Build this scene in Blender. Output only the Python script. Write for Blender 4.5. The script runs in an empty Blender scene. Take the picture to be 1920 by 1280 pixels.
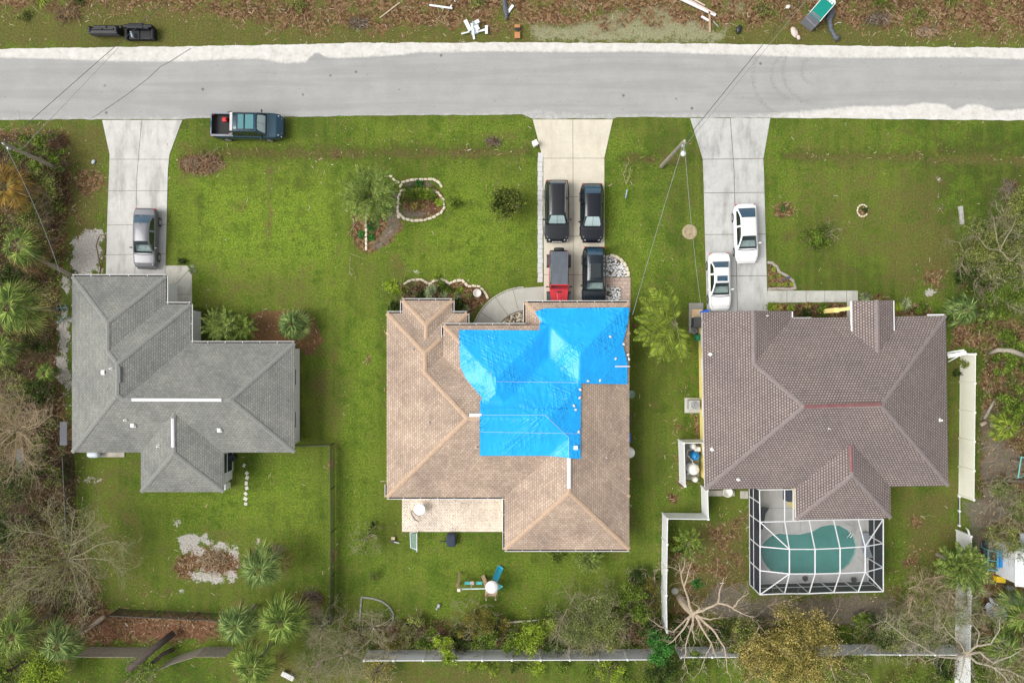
import bpy, bmesh, math, random
import numpy as np
from mathutils import Vector, Matrix, noise
from mathutils.geometry import tessellate_polygon
C = bpy.context.scene.collection
D = bpy.data
PI = math.pi
R = math.radians
# ------------------------------------------------------------------ camera, sky, sun
H = 54.5            # height of the drone above the ground
S = 23.5            # photograph pixels per metre on the ground
cam = D.objects.new('camera', D.cameras.new('camera')); C.objects.link(cam)
cam.location = (0, 0, H); cam.rotation_euler = (0, 0, 0)
cam.data.sensor_width = 36; cam.data.sensor_fit = 'HORIZONTAL'
cam.data.lens = 36 * H / (1920 / S)
cam.data.clip_start = 1; cam.data.clip_end = 2000
bpy.context.scene.camera = cam
SUN_EL, SUN_AZ = 52, 262     # azimuth clockwise from north
w = D.worlds.new('World'); bpy.context.scene.world = w; w.use_nodes = True
nt = w.node_tree; bg = nt.nodes['Background']
sky = nt.nodes.new('ShaderNodeTexSky'); sky.sky_type = 'NISHITA'; sky.sun_disc = False
sky.sun_elevation = R(SUN_EL); sky.sun_rotation = R(SUN_AZ); sky.air_density = 1.0; sky.dust_density = 3.0
hs = nt.nodes.new('ShaderNodeHueSaturation'); hs.inputs['Saturation'].default_value = 0.12
nt.links.new(sky.outputs[0], hs.inputs['Color']); nt.links.new(hs.outputs[0], bg.inputs[0])
bg.inputs[1].default_value = 0.15
sd = D.lights.new('sun', 'SUN'); sd.energy = 1.5; sd.angle = R(32); sd.color = (1.0, 0.96, 0.9)
so = D.objects.new('sun', sd); C.objects.link(so)
az = R(SUN_AZ); el = R(SUN_EL)
sdir = Vector((math.sin(az)*math.cos(el), math.cos(az)*math.cos(el), math.sin(el)))
so.rotation_euler = sdir.to_track_quat('Z', 'Y').to_euler(); so.location = (0, 0, 80)
vs = bpy.context.scene.view_settings
vs.view_transform = 'Standard'; vs.look = 'None'; vs.gamma = 1; vs.exposure = 0.45
bpy.context.scene.cycles.max_bounces = 6
bpy.context.scene.cycles.transparent_max_bounces = 12

def P(px, py, z=0.0):
    k = (H - z) / H / S
    return Vector(((px-960)*k, (640-py)*k, z))

# ------------------------------------------------------------------ materials
def nodes(m):
    m.use_nodes = True
    return m.node_tree, m.node_tree.nodes, m.node_tree.links, m.node_tree.nodes['Principled BSDF']
def nz(N, L, vec, scale, detail=3, rough=.55):
    n = N.new('ShaderNodeTexNoise'); n.inputs['Scale'].default_value = scale; n.inputs['Detail'].default_value = detail
    n.inputs['Roughness'].default_value = rough
    if vec is not None: L.new(vec, n.inputs['Vector'])
    return n.outputs['Fac']
def ramp(N, L, fac, stops, interp='LINEAR'):
    r = N.new('ShaderNodeValToRGB'); L.new(fac, r.inputs[0]); e = r.color_ramp.elements
    r.color_ramp.interpolation = interp
    while len(e) < len(stops): e.new(0.5)
    for i, (p, c) in enumerate(stops):
        e[i].position = p; e[i].color = (*c, 1) if len(c) == 3 else c
    return r.outputs[0]
def mixc(N, L, fac, a, b, mode='MIX'):
    m = N.new('ShaderNodeMix'); m.data_type = 'RGBA'; m.blend_type = mode
    if isinstance(fac, (int, float)): m.inputs[0].default_value = fac
    else: L.new(fac, m.inputs[0])
    for s, v in ((6, a), (7, b)):
        if isinstance(v, tuple): m.inputs[s].default_value = (*v, 1)
        else: L.new(v, m.inputs[s])
    return m.outputs[2]
def mth(N, L, op, a, b=None, c=None, clamp=False):
    m = N.new('ShaderNodeMath'); m.operation = op; m.use_clamp = clamp
    for i, v in enumerate((a, b, c)):
        if v is None: continue
        if isinstance(v, (int, float)): m.inputs[i].default_value = v
        else: L.new(v, m.inputs[i])
    return m.outputs[0]
def sstep(N, L, v, lo, hi):
    m = N.new('ShaderNodeMapRange'); m.interpolation_type = 'SMOOTHSTEP'
    L.new(v, m.inputs[0]); m.inputs[1].default_value = lo; m.inputs[2].default_value = hi
    return m.outputs[0]
def bump(N, L, bsdf, h, strength=.3, dist=.05):
    b = N.new('ShaderNodeBump'); b.inputs['Strength'].default_value = strength; b.inputs['Distance'].default_value = dist
    L.new(h, b.inputs['Height']); L.new(b.outputs[0], bsdf.inputs['Normal'])
_mc = {}
def mat(name, col, rough=.8, var=.18, scale=2.0, metal=0, bmp=0, coat=0, spec=.5, fine=0):
    if name in _mc: return _mc[name]
    m = D.materials.new(name); T, N, L, B = nodes(m)
    g = N.new('ShaderNodeNewGeometry')
    f = nz(N, L, g.outputs['Position'], scale, 5, .65)
    lo = tuple(c*(1-var) for c in col); hi = tuple(min(1, c*(1+var)) for c in col)
    c = ramp(N, L, f, [(.3, lo), (.7, hi)])
    if fine:
        f2 = nz(N, L, g.outputs['Position'], fine, 2)
        c = mixc(N, L, .6, c, ramp(N, L, f2, [(.35, lo), (.65, hi)]))
    L.new(c, B.inputs['Base Color'])
    B.inputs['Roughness'].default_value = rough; B.inputs['Metallic'].default_value = metal
    B.inputs['Coat Weight'].default_value = coat; B.inputs['Coat Roughness'].default_value = .12
    B.inputs['Specular IOR Level'].default_value = spec
    if bmp: bump(N, L, B, nz(N, L, g.outputs['Position'], scale*6, 4), bmp, .03)
    _mc[name] = m
    return m
def leafmat(name, c1, c2, c3=None):
    if name in _mc: return _mc[name]
    m = D.materials.new(name); T, N, L, B = nodes(m)
    g = N.new('ShaderNodeNewGeometry')
    c1 = tuple(q*.7 for q in c1); st = [(0, c1), (.6, c2)] + ([(1, c3)] if c3 else [])
    c = ramp(N, L, g.outputs['Random Per Island'], st)
    f = nz(N, L, g.outputs['Position'], 1.3, 3)
    c2_ = mixc(N, L, 1.0, c, ramp(N, L, f, [(.34, (.46, .5, .42)), (.62, (1.35, 1.32, 1.2))]), 'MULTIPLY')  # contrast the flat light lacks, put into the leaf colour
    L.new(c2_, B.inputs['Base Color'])
    B.inputs['Roughness'].default_value = .7; B.inputs['Specular IOR Level'].default_value = .12
    _mc[name] = m
    return m
def glassmat(name, col, trans, rough=.03):
    if name in _mc: return _mc[name]
    m = D.materials.new(name); T, N, L, B = nodes(m)
    B.inputs['Base Color'].default_value = (*col, 1); B.inputs['Roughness'].default_value = rough
    B.inputs['Specular IOR Level'].default_value = .9; B.inputs['Coat Weight'].default_value = .6
    t = N.new('ShaderNodeBsdfTransparent'); t.inputs[0].default_value = (.9, .98, .98, 1)
    mx = N.new('ShaderNodeMixShader'); mx.inputs[0].default_value = trans
    L.new(B.outputs[0], mx.inputs[1]); L.new(t.outputs[0], mx.inputs[2])
    L.new(mx.outputs[0], N['Material Output'].inputs[0])
    _mc[name] = m
    return m

# ------------------------------------------------------------------ mesh builder
class MB:
    def __init__(s): s.v = []; s.f = []; s.mi = []; s.uv = {}
    def add(s, verts, faces, mi=0):
        b = len(s.v); s.v += [tuple(q) for q in verts]
        for f in faces: s.f.append(tuple(b+i for i in f)); s.mi.append(mi)
        return s
    def box(s, c, d, rz=0, mi=0, M=None):
        x, y, z = d[0]/2, d[1]/2, d[2]/2
        vs_ = [Vector((a*x, b*y, e*z)) for a in (-1, 1) for b in (-1, 1) for e in (-1, 1)]
        if M is not None: vs_ = [M @ q for q in vs_]
        if rz:
            r = Matrix.Rotation(rz, 3, 'Z'); vs_ = [r @ q for q in vs_]
        vs_ = [q + Vector(c) for q in vs_]
        return s.add(vs_, [(0,1,3,2), (4,6,7,5), (0,4,5,1), (2,3,7,6), (0,2,6,4), (1,5,7,3)], mi)
    def rbox(s, c, d, r=.05, rz=0, mi=0, M=None, seg=2):
        bm = bmesh.new(); bmesh.ops.create_cube(bm, size=1)
        for q in bm.verts: q.co = Vector((q.co.x*d[0], q.co.y*d[1], q.co.z*d[2]))
        bmesh.ops.bevel(bm, geom=bm.edges[:], offset=min(r, min(d)*.45), segments=seg, affect='EDGES', profile=.5)
        Q = (Matrix.Rotation(rz, 3, 'Z') if rz else Matrix.Identity(3))
        if M is not None: Q = Q @ M
        bm.verts.index_update()
        vs_ = [Q @ q.co + Vector(c) for q in bm.verts]; fs = [tuple(q.index for q in f.verts) for f in bm.faces]
        bm.free(); return s.add(vs_, fs, mi)
    def bar(s, a, b, w_, h_=None, mi=0):
        a = Vector(a); b = Vector(b); d = b-a; h_ = h_ or w_
        if d.length < 1e-6: return s
        q = d.to_track_quat('X', 'Z').to_matrix()
        return s.box((a+b)/2, (d.length, w_, h_), M=q, mi=mi)
    def tube(s, pts, rad, n=6, mi=0, cap=True):
        pts = [Vector(p) for p in pts]
        if not isinstance(rad, (list, tuple)): rad = [rad]*len(pts)
        vs_ = []; k = len(pts)
        for i, p in enumerate(pts):
            t = (pts[min(i+1, k-1)] - pts[max(i-1, 0)])
            t = t.normalized() if t.length > 1e-9 else Vector((0, 0, 1))
            u = t.cross(Vector((0, 0, 1)) if abs(t.z) < .9 else Vector((1, 0, 0))).normalized(); q = t.cross(u)
            for j in range(n):
                a = 2*PI*j/n; vs_.append(p + (u*math.cos(a) + q*math.sin(a))*rad[i])
        fs = [(i*n+j, i*n+(j+1) % n, (i+1)*n+(j+1) % n, (i+1)*n+j) for i in range(k-1) for j in range(n)]
        if cap: fs += [tuple(range(n-1, -1, -1)), tuple((k-1)*n+j for j in range(n))]
        return s.add(vs_, fs, mi)
    def lathe(s, prof, n=20, c=(0, 0, 0), M=None, mi=0):
        vs_ = []; c = Vector(c)
        for r, z in prof:
            for j in range(n):
                a = 2*PI*j/n; q = Vector((r*math.cos(a), r*math.sin(a), z)); vs_.append((M @ q if M is not None else q) + c)
        k = len(prof)
        fs = [(i*n+j, i*n+(j+1) % n, (i+1)*n+(j+1) % n, (i+1)*n+j) for i in range(k-1) for j in range(n)]
        fs += [tuple(range(n-1, -1, -1)), tuple((k-1)*n+j for j in range(n))]
        return s.add(vs_, fs, mi)
    def prism(s, poly, z0, z1, mi=0, side=None):
        n = len(poly); a = sum(poly[i][0]*poly[(i+1) % n][1]-poly[(i+1) % n][0]*poly[i][1] for i in range(n))
        if a < 0: poly = poly[::-1]
        vs_ = [(p[0], p[1], z1) for p in poly] + [(p[0], p[1], z0) for p in poly]
        s.add(vs_, [tuple(range(n))], mi)
        s.add(vs_, [(i, i+n, (i+1) % n+n, (i+1) % n) for i in range(n)], mi if side is None else side)
        return s
    def sphere(s, c, r, n=10, m=6, jit=0, rng=random, mi=0):
        r = r if isinstance(r, (tuple, list)) else (r, r, r); vs_ = []
        for i in range(m+1):
            th = PI*i/m
            for j in range(n):
                a = 2*PI*j/n; k = 1+rng.uniform(-jit, jit)
                vs_.append((c[0]+r[0]*math.sin(th)*math.cos(a)*k, c[1]+r[1]*math.sin(th)*math.sin(a)*k, c[2]+r[2]*math.cos(th)*k))
        return s.add(vs_, [(i*n+j, (i+1)*n+j, (i+1)*n+(j+1) % n, i*n+(j+1) % n) for i in range(m) for j in range(n)], mi)
    def build(s, name, mats, parent=None, loc=None, smooth=False, shift=None, angle=None):
        if not s.f: return None
        me = D.meshes.new(name)
        vs_ = s.v if shift is None else [(a-shift[0], b-shift[1], c-shift[2]) for a, b, c in s.v]
        me.from_pydata(vs_, [], s.f)
        for m in (mats if isinstance(mats, (list, tuple)) else [mats]): me.materials.append(m)
        me.polygons.foreach_set('material_index', s.mi)
        if s.uv:
            ul = me.uv_layers.new(name='UVMap'); li = 0
            for fi, f in enumerate(s.f):
                for q in range(len(f)): ul.data[li].uv = s.uv[fi][q]; li += 1
        if smooth: me.polygons.foreach_set('use_smooth', [True]*len(me.polygons))
        me.update()
        if smooth and angle is not None: me.set_sharp_from_angle(angle=R(angle))
        o = D.objects.new(name, me); C.objects.link(o)
        if parent: o.parent = parent
        if loc is not None: o.location = loc
        return o
def tag(o, label, cat, group=None, kind=None):
    if label: o['label'] = label
    if cat: o['category'] = cat
    if group: o['group'] = group
    if kind: o['kind'] = kind
    return o
def thing(name, label, cat, loc, rz=0, group=None):
    o = D.objects.new(name, None); C.objects.link(o); o.empty_display_size = .3
    o.location = loc; o.rotation_euler = (0, 0, rz)
    return tag(o, label, cat, group)
def single(mb, name, mats, label, cat, loc, rz=0, group=None, smooth=False, shift=None):
    o = mb.build(name, mats, smooth=smooth, loc=loc, shift=shift); o.rotation_euler = (0, 0, rz)
    return tag(o, label, cat, group)

# ================================================================== GROUND
POOL = [(1426,1026),(1432,1015),(1445.5,1003.4),(1460,999),(1478,1000.7),(1499.5,1000.7),(1523,995.3),(1539,986),(1557,982.7),
        (1573,984.5),(1589,993.5),(1600,1006),(1604.7,1022),(1602,1038.5),(1593,1054.7),(1577,1069),(1560.6,1074.5),(1523,1075.5),
        (1478,1074),(1447,1071),(1436.5,1060),(1429,1047.5),(1426,1037)]
def inpoly(X, Y, poly):
    r = np.zeros(X.shape, bool); n = len(poly)
    for i in range(n):
        x0, y0 = poly[i]; x1, y1 = poly[(i+1) % n]
        if y0 == y1: continue
        c = ((y0 > Y) != (y1 > Y)) & (X < (x1-x0)*(Y-y0)/(y1-y0)+x0)
        r ^= c
    return r
def sdpoly(X, Y, poly, closed=True):
    d = np.full(X.shape, 1e9); n = len(poly)
    for i in range(n if closed else n-1):
        x0, y0 = poly[i]; x1, y1 = poly[(i+1) % n]
        dx, dy = x1-x0, y1-y0; t = np.clip(((X-x0)*dx+(Y-y0)*dy)/(dx*dx+dy*dy+1e-9), 0, 1)
        d = np.minimum(d, np.hypot(X-x0-t*dx, Y-y0-t*dy))
    if closed: d = np.where(inpoly(X, Y, poly), -d, d)
    return d
gx = np.concatenate([[-9000, -5000, -2500, -1200, -700, -400, -250, -160], np.arange(-100, 2024, 4), [2080, 2170, 2300, 2600, 3100, 4400, 7000, 11000]]).astype(float)
gy = np.concatenate([[-9000, -5000, -2500, -1200, -700, -400, -250, -160], np.arange(-100, 1384, 4), [1440, 1540, 1700, 2000, 2500, 4000, 7000, 11000]]).astype(float)
GX, GY = np.meshgrid(gx, gy)
Z = {k: np.zeros(GX.shape) for k in ('dirt', 'sand', 'dry', 'dark', 'red', 'soil', 'moss', 'bright')}
def paint(ch, val, soft, poly=None, ell=None, line=None, width=0):
    if ell: cx, cy, rx, ry = ell; d = (np.hypot((GX-cx)/rx, (GY-cy)/ry)-1)*min(rx, ry)
    elif line: d = sdpoly(GX, GY, line, False)-width
    else: d = sdpoly(GX, GY, poly)
    v = val*np.clip(.5-d/(2*soft), 0, 1)
    Z[ch] = np.maximum(Z[ch], v)
Z['dry'] += .2
# north verge
paint('dirt', .62, 25, poly=[(-9000,-190),(11000,-190),(11000,78),(1900,80),(1640,62),(1420,60),(960,62),(560,72),(440,50),(330,30),(-9000,0)])
paint('dry', .75, 18, poly=[(-9000,-9000),(11000,-9000),(11000,92),(-9000,95)])
paint('dark', .85, 60, poly=[(-9000,-9000),(11000,-9000),(11000,-150),(-9000,-150)]); paint('dark', .35, 20, poly=[(-100,58),(420,52),(480,84),(-100,92)])
paint('dark', .4, 20, ell=(100,10,60,26)); paint('dark', .4, 14, ell=(560,10,70,14)); paint('dark', .3, 14, ell=(1660,5,60,20))
paint('moss', .9, 18, poly=[(985,38),(1060,45),(1150,12),(1240,0),(1290,22),(1345,52),(1375,40),(1360,82),(1000,79)])
paint('moss', .8, 14, ell=(1380,12,26,24)); paint('moss', .65, 14, ell=(1090,12,60,20)); paint('moss', .6, 14, ell=(1455,10,16,16))
paint('red', .5, 16, ell=(1325,40,40,12)); paint('red', .45, 20, ell=(1050,36,50,12)); paint('red', .4, 30, ell=(720,50,200,20))
# ditch line
for a, b, y_ in ((380,700,285),(700,990,283),(1165,1290,297),(1470,1740,292),(1740,1960,298)):
    paint('dark', .75, 14, line=[(a, y_), (b, y_)], width=11); paint('dry', .9, 12, line=[(a+10, y_+2), (b-10, y_+2)], width=9); paint('dirt', .42, 10, line=[(a+20, y_), (b-20, y_)], width=4)
paint('dirt', .55, 8, ell=(610,292,30,6)); paint('dirt', .65, 6, line=[(644,232),(655,262),(664,300)], width=3)
paint('dirt', .6, 8, ell=(750,268,24,4)); paint('dirt', .7, 6, ell=(925,267,16,8)); paint('dirt', .5, 8, ell=(1758,288,22,10)); paint('sand', .5, 6, line=[(1758,300),(1761,420)], width=3)
paint('dirt', .6, 10, ell=(1212,298,28,8))
# left woods and bottom woods
paint('dirt', .85, 16, poly=[(-9000,250),(40,240),(120,250),(135,330),(128,470),(118,520),(112,640),(125,760),(140,830),(148,1000),(200,1140),(420,1150),(410,1200),(170,1212),(-9000,1215)])
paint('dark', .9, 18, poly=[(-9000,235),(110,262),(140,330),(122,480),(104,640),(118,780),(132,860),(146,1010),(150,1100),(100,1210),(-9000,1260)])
paint('dark', .7, 14, line=[(142,850),(146,1000)], width=6)
paint('dry', .8, 30, poly=[(0,225),(200,225),(200,500),(120,500),(120,300)])
paint('sand', .78, 16, poly=[(132,445),(170,430),(200,420),(199,516),(135,516),(128,480)])
paint('sand', .72, 14, poly=[(108,508),(134,516),(134,640),(134,770),(120,740),(103,700),(108,600),(118,560)])
paint('red', .5, 6, ell=(185,462,8,9)); paint('dirt', .5, 5, line=[(197,440),(185,515)], width=2)
paint('dirt', .6, 10, ell=(165,340,40,30)); paint('dirt', .5, 14, ell=(140,400,16,40))
# left lot
paint('bright', .4, 60, poly=[(340,860),(600,850),(620,1100),(240,1100)]); paint('bright', .5, 60, poly=[(650,1020),(1230,1030),(1200,1120),(700,1120)]); paint('bright', .4, 50, poly=[(1450,230),(1700,230),(1740,470),(1450,440)]); paint('bright', 1, 60, poly=[(330,300),(650,320),(650,580),(600,560),(350,590)])
paint('bright', .7, 40, poly=[(240,930),(600,860),(610,1030),(460,1010),(280,960)])
paint('bright', .7, 40, poly=[(650,600),(715,560),(715,900),(640,900)])
paint('dry', .5, 30, poly=[(150,860),(260,860),(300,1140),(160,1130)]); paint('dry', .45, 30, ell=(480,780,900,1)) if 0 else None
paint('red', .55, 8, line=[(510,325),(502,470)], width=4); paint('dirt', .5, 7, line=[(645,340),(658,420),(662,520)], width=3); paint('dark', .5, 10, line=[(655,300),(662,560)], width=6)
paint('sand', .5, 6, ell=(580,426,7,8)); paint('sand', .55, 6, ell=(609,528,4,3)); paint('dirt', .5, 8, ell=(452,386,18,14))
paint('dry', .7, 14, line=[(628,640),(632,780)], width=9); paint('dirt', .5, 5, line=[(646,740),(650,800)], width=4)
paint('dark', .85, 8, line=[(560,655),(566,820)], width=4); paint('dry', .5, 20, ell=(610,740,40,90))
paint('dirt', .85, 7, ell=(378,308,46,20)); paint('dry', .6, 12, ell=(378,308,58,28))
paint('red', .95, 5, poly=[(480,585),(545,580),(578,585),(595,605),(606,640),(590,655),(575,668),(560,650),(470,645),(470,590)])
paint('dark', 1, 4, poly=[(360,575),(480,590),(480,645),(360,645)])  # shade of the short palms put into the ground colour
paint('sand', .8, 9, poly=[(332,1008),(352,998),(385,1000),(408,1016),(446,1016),(452,1040),(450,1085),(410,1095),(362,1092),(335,1060)])
paint('dirt', .95, 9, poly=[(335,1040),(370,1030),(384,1022),(400,1036),(440,1032),(450,1048),(446,1078),(400,1082),(370,1070),(366,1088),(350,1080)])
paint('sand', .38, 12, ell=(170,900,26,16)); paint('sand', .5, 8, ell=(330,980,14,14)); paint('sand', .55, 6, ell=(342,1108,10,9)); paint('dirt', .4, 8, ell=(290,1115,40,14)); paint('sand', .4, 8, ell=(485,1016,12,12))
paint('dirt', .6, 8, ell=(515,902,6,8)); paint('dry', .4, 40, ell=(430,1050,200,90))
paint('dark', .8, 8, line=[(220,1146),(400,1152)], width=6); paint('red', .55, 16, poly=[(175,1155),(410,1155),(400,1205),(170,1210)])
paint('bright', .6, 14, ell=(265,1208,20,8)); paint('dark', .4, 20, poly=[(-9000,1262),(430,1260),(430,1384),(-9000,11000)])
paint('dirt', .7, 14, ell=(585,1130,30,26)); paint('dirt', .55, 8, line=[(626,1000),(628,1160)], width=3); paint('dirt', .6, 7, ell=(622,870,9,24))
paint('dark', .65, 8, line=[(637,840),(637,1150)], width=6)
# middle lot
paint('bright', .85, 50, poly=[(690,470),(760,440),(1000,330),(1008,500),(860,540),(740,520)])
paint('bright', .6, 30, poly=[(680,225),(990,220),(1000,262),(690,262)])
paint('dirt', .75, 8, poly=[(660,402),(700,396),(740,400),(756,420),(738,455),(715,468),(690,478),(664,470),(655,440)])
paint('soil', .85, 9, poly=[(734,352),(748,360),(752,410),(740,440),(712,470),(700,462),(724,420),(728,380)])
paint('dirt', .8, 5, ell=(792,376,40,37)); paint('soil', .8, 8, ell=(780,402,28,10)); paint('red', .65, 8, ell=(800,390,28,12)); paint('soil', .7, 6, ell=(790,347,36,9))
paint('bright', 1.0, 4, poly=[(688,418),(712,412),(708,455),(690,462)])
paint('red', .45, 12, ell=(738,490,16,22)); paint('dry', .6, 14, ell=(742,500,22,30)); paint('dry', .5, 20, ell=(790,470,50,20))
paint('dirt', .9, 6, poly=[(748,536),(790,524),(830,530),(870,526),(910,545),(918,562),(880,590),(874,612),(846,590),(754,566)])
paint('red', .7, 8, ell=(855,556,14,10)); paint('red', .75, 7, ell=(906,560,8,9)); paint('dark', .6, 8, ell=(765,552,18,12)); paint('sand', .6, 5, ell=(782,510,12,4))
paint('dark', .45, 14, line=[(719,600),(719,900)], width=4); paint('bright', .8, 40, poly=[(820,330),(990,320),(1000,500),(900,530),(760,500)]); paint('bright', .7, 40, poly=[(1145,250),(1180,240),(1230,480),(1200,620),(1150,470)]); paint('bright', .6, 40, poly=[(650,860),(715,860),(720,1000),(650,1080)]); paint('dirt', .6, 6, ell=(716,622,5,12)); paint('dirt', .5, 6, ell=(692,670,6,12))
paint('dry', .6, 40, poly=[(1600,330),(1780,300),(1800,560),(1650,560)]); paint('dry', .55, 60, poly=[(340,470),(640,480),(600,600),(360,600)]); paint('dry', .6, 12, line=[(508,320),(500,480)], width=8); paint('dry', .55, 10, line=[(560,600),(640,460)], width=8); paint('dry', .6, 30, poly=[(330,250),(440,290),(460,330),(330,340)]); paint('dry', .6, 20, ell=(960,258,60,18))
paint('dry', .5, 14, ell=(1180,225,30,10)); paint('bright', .8, 20, poly=[(1140,245),(1165,260),(1150,290),(1140,290)])
paint('bright', .5, 30, line=[(1160,330),(1170,470)], width=16); paint('dirt', .6, 3, ell=(1293,435,14,14))
paint('dirt', .5, 10, ell=(1280,725,8,14)); paint('dirt', .6, 9, ell=(1275,800,14,12)); paint('dirt', .75, 6, line=[(1304,780),(1306,825)], width=6); paint('dirt', .7, 6, ell=(1262,932,14,12))
paint('dirt', .6, 6, line=[(1270,832),(1270,905)], width=5); paint('dirt', .6, 8, ell=(1284,905,24,9)); paint('dirt', .55, 8, line=[(1239,975),(1240,1060)], width=4)
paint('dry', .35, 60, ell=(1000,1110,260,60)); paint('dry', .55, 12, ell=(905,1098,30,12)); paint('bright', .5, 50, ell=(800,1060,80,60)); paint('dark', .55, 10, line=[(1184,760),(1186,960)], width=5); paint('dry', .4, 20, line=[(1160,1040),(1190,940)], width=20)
paint('dirt', .75, 20, poly=[(640,1165),(740,1155),(800,1160),(1000,1190),(1180,1140),(1236,1070),(1240,1215),(640,1218)])
paint('dark', .5, 18, poly=[(820,1180),(1240,1150),(1240,1215),(820,1215)])
paint('dark', .45, 18, poly=[(1100,1240),(1300,1240),(1300,1290),(1100,1290)]); paint('dry', .6, 20, poly=[(430,1240),(1000,1240),(1000,11000),(430,11000)])
# right lot
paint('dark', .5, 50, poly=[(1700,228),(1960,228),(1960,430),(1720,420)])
paint('dry', .5, 70, poly=[(1450,240),(1700,240),(1720,560),(1450,480)]); paint('dark', .34, 60, poly=[(1450,430),(1660,440),(1700,560),(1500,560)])
paint('dirt', .7, 8, poly=[(1446,392),(1452,378),(1470,372),(1490,380),(1496,410),(1480,413),(1448,411)]); paint('dirt', .65, 3, ell=(1617,396,9,10))
paint('sand', .6, 8, ell=(1755,385,18,7)); paint('sand', .7, 7, ell=(1742,546,12,9)); paint('dirt', .6, 14, ell=(1748,520,24,24)); paint('dry', .75, 24, ell=(1750,470,50,80)); paint('dry', .4, 40, ell=(1730,360,60,60))
paint('dirt', .7, 8, ell=(1895,355,16,26)); paint('dirt', .45, 16, ell=(1815,520,30,30)); paint('dark', .6, 20, poly=[(1790,420),(1960,330),(1960,590),(1800,590)])
paint('dirt', .8, 4, poly=[(1441,494),(1450,500),(1460,512),(1488,525),(1490,540),(1440,542)])
paint('dirt', .8, 5, poly=[(1440,568),(1600,568),(1596,598),(1440,598)]); paint('dark', .7, 5, poly=[(1486,575),(1540,570),(1545,597),(1486,597)])
paint('dirt', .7, 6, poly=[(1610,545),(1625,544),(1680,560),(1740,570),(1760,594),(1674,594),(1674,566),(1612,566)]); paint('red', .5, 5, ell=(1615,555,6,8))
paint('dirt', .7, 14, poly=[(1780,600),(1830,590),(1960,600),(1960,11000),(1830,11000),(1830,940),(1836,660),(1780,655)])
paint('soil', .75, 16, poly=[(1835,780),(1870,750),(1880,820),(1920,860),(1900,960),(1860,1000),(1860,1100),(1830,1100),(1802,940),(1838,930)])
paint('dry', .7, 20, poly=[(1776,660),(1800,660),(1800,930),(1790,1100),(1700,1090),(1680,920),(1776,912)])
paint('dirt', .6, 12, ell=(1715,980,16,14)); paint('sand', .35, 8, ell=(1690,965,10,6)); paint('dirt', .55, 20, ell=(1715,1045,34,24)); paint('dark', .4, 14, ell=(1668,1060,10,50))
paint('dry', .9, 20, poly=[(1252,1010),(1330,975),(1403,960),(1403,1112),(1660,1112),(1690,1080),(1700,1170),(1252,1190)]); paint('dirt', .48, 20, poly=[(1252,1010),(1330,975),(1403,960),(1403,1112),(1660,1112),(1690,1080),(1700,1170),(1500,1190),(1252,1190)])
paint('soil', .8, 20, poly=[(1330,1100),(1403,1095),(1405,1116),(1660,1114),(1690,1130),(1680,1175),(1400,1170),(1300,1150)])
paint('dark', .45, 14, ell=(1285,1005,34,24)); paint('dark', .6, 12, poly=[(1570,1180),(1700,1180),(1700,1206),(1570,1206)]); paint('dry', .5, 30, poly=[(1330,950),(1400,950),(1400,1060),(1320,1060)]); paint('dark', .5, 16, ell=(1350,1180,60,20))
paint('dry', .35, 80, ell=(1400,150,1,1)); paint('dark', .35, 40, poly=[(1600,1235),(1960,1235),(1960,11000),(1600,11000)])
paint('dirt', .9, 60, poly=[(2000,560),(9000,560),(9000,9000),(2000,9000)])
def erase(ch, k, soft, **kw):
    keep = Z[ch]; Z[ch] = np.zeros(GX.shape); paint(ch, 1, soft, **kw); m_ = Z[ch]; Z[ch] = keep*(1-k*m_)
erase('sand', .75, 24, poly=[(330,1040),(352,1036),(372,1030),(386,1020),(402,1030),(436,1032),(449,1046),(446,1078),(420,1072),(392,1068),(372,1064),(362,1072),(356,1086),(330,1084)])
paint('dirt', .9, 14, poly=[(330,1040),(352,1036),(372,1030),(386,1020),(402,1030),(436,1032),(449,1046),(446,1078),(420,1072),(392,1068),(372,1064),(362,1072),(356,1086),(330,1084)])
kk = 1/S
gz = np.zeros(GX.shape)
for a, b, y_ in ((330,1000,286),(1150,1296,296),(1445,2600,296),(-400,190,290)):
    m_ = np.clip((GX-a)/60, 0, 1)*np.clip((b-GX)/60, 0, 1); gz -= .22*m_*np.exp(-((GY-y_)/16.)**2)
gz -= np.where(sdpoly(GX, GY, POOL) < 8, 2.2, 0)
gz += np.where((GY < 60) & (GY > -400), .05*np.sin(GX*.02)*np.clip((60-GY)/40, 0, 1), 0)
far = (np.abs(GX-960) > 1060) | (np.abs(GY-640) > 740)
me = D.meshes.new('ground'); ny, nx = GX.shape
co = np.stack([(GX-960)*kk, (640-GY)*kk, gz], -1).reshape(-1, 3)
me.vertices.add(nx*ny); me.vertices.foreach_set('co', co.ravel())
idx = np.arange(nx*ny).reshape(ny, nx)
q = np.stack([idx[:-1, :-1], idx[1:, :-1], idx[1:, 1:], idx[:-1, 1:]], -1).reshape(-1, 4)
me.loops.add(q.size); me.loops.foreach_set('vertex_index', q.ravel())
me.polygons.add(len(q)); me.polygons.foreach_set('loop_start', np.arange(len(q))*4); me.polygons.foreach_set('loop_total', np.full(len(q), 4))
me.polygons.foreach_set('use_smooth', np.ones(len(q), bool))
for nm, ks in (('zone_a', ('dirt', 'sand', 'dry', 'dark')), ('zone_b', ('red', 'soil', 'moss', 'bright'))):
    at = me.color_attributes.new(nm, 'FLOAT_COLOR', 'POINT')
    at.data.foreach_set('color', np.stack([Z[k] for k in ks], -1).astype(np.float32).ravel())
me.update(); me.validate()
gm = D.materials.new('ground'); T, N, L, B = nodes(gm)
geo = N.new('ShaderNodeNewGeometry').outputs['Position']
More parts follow.
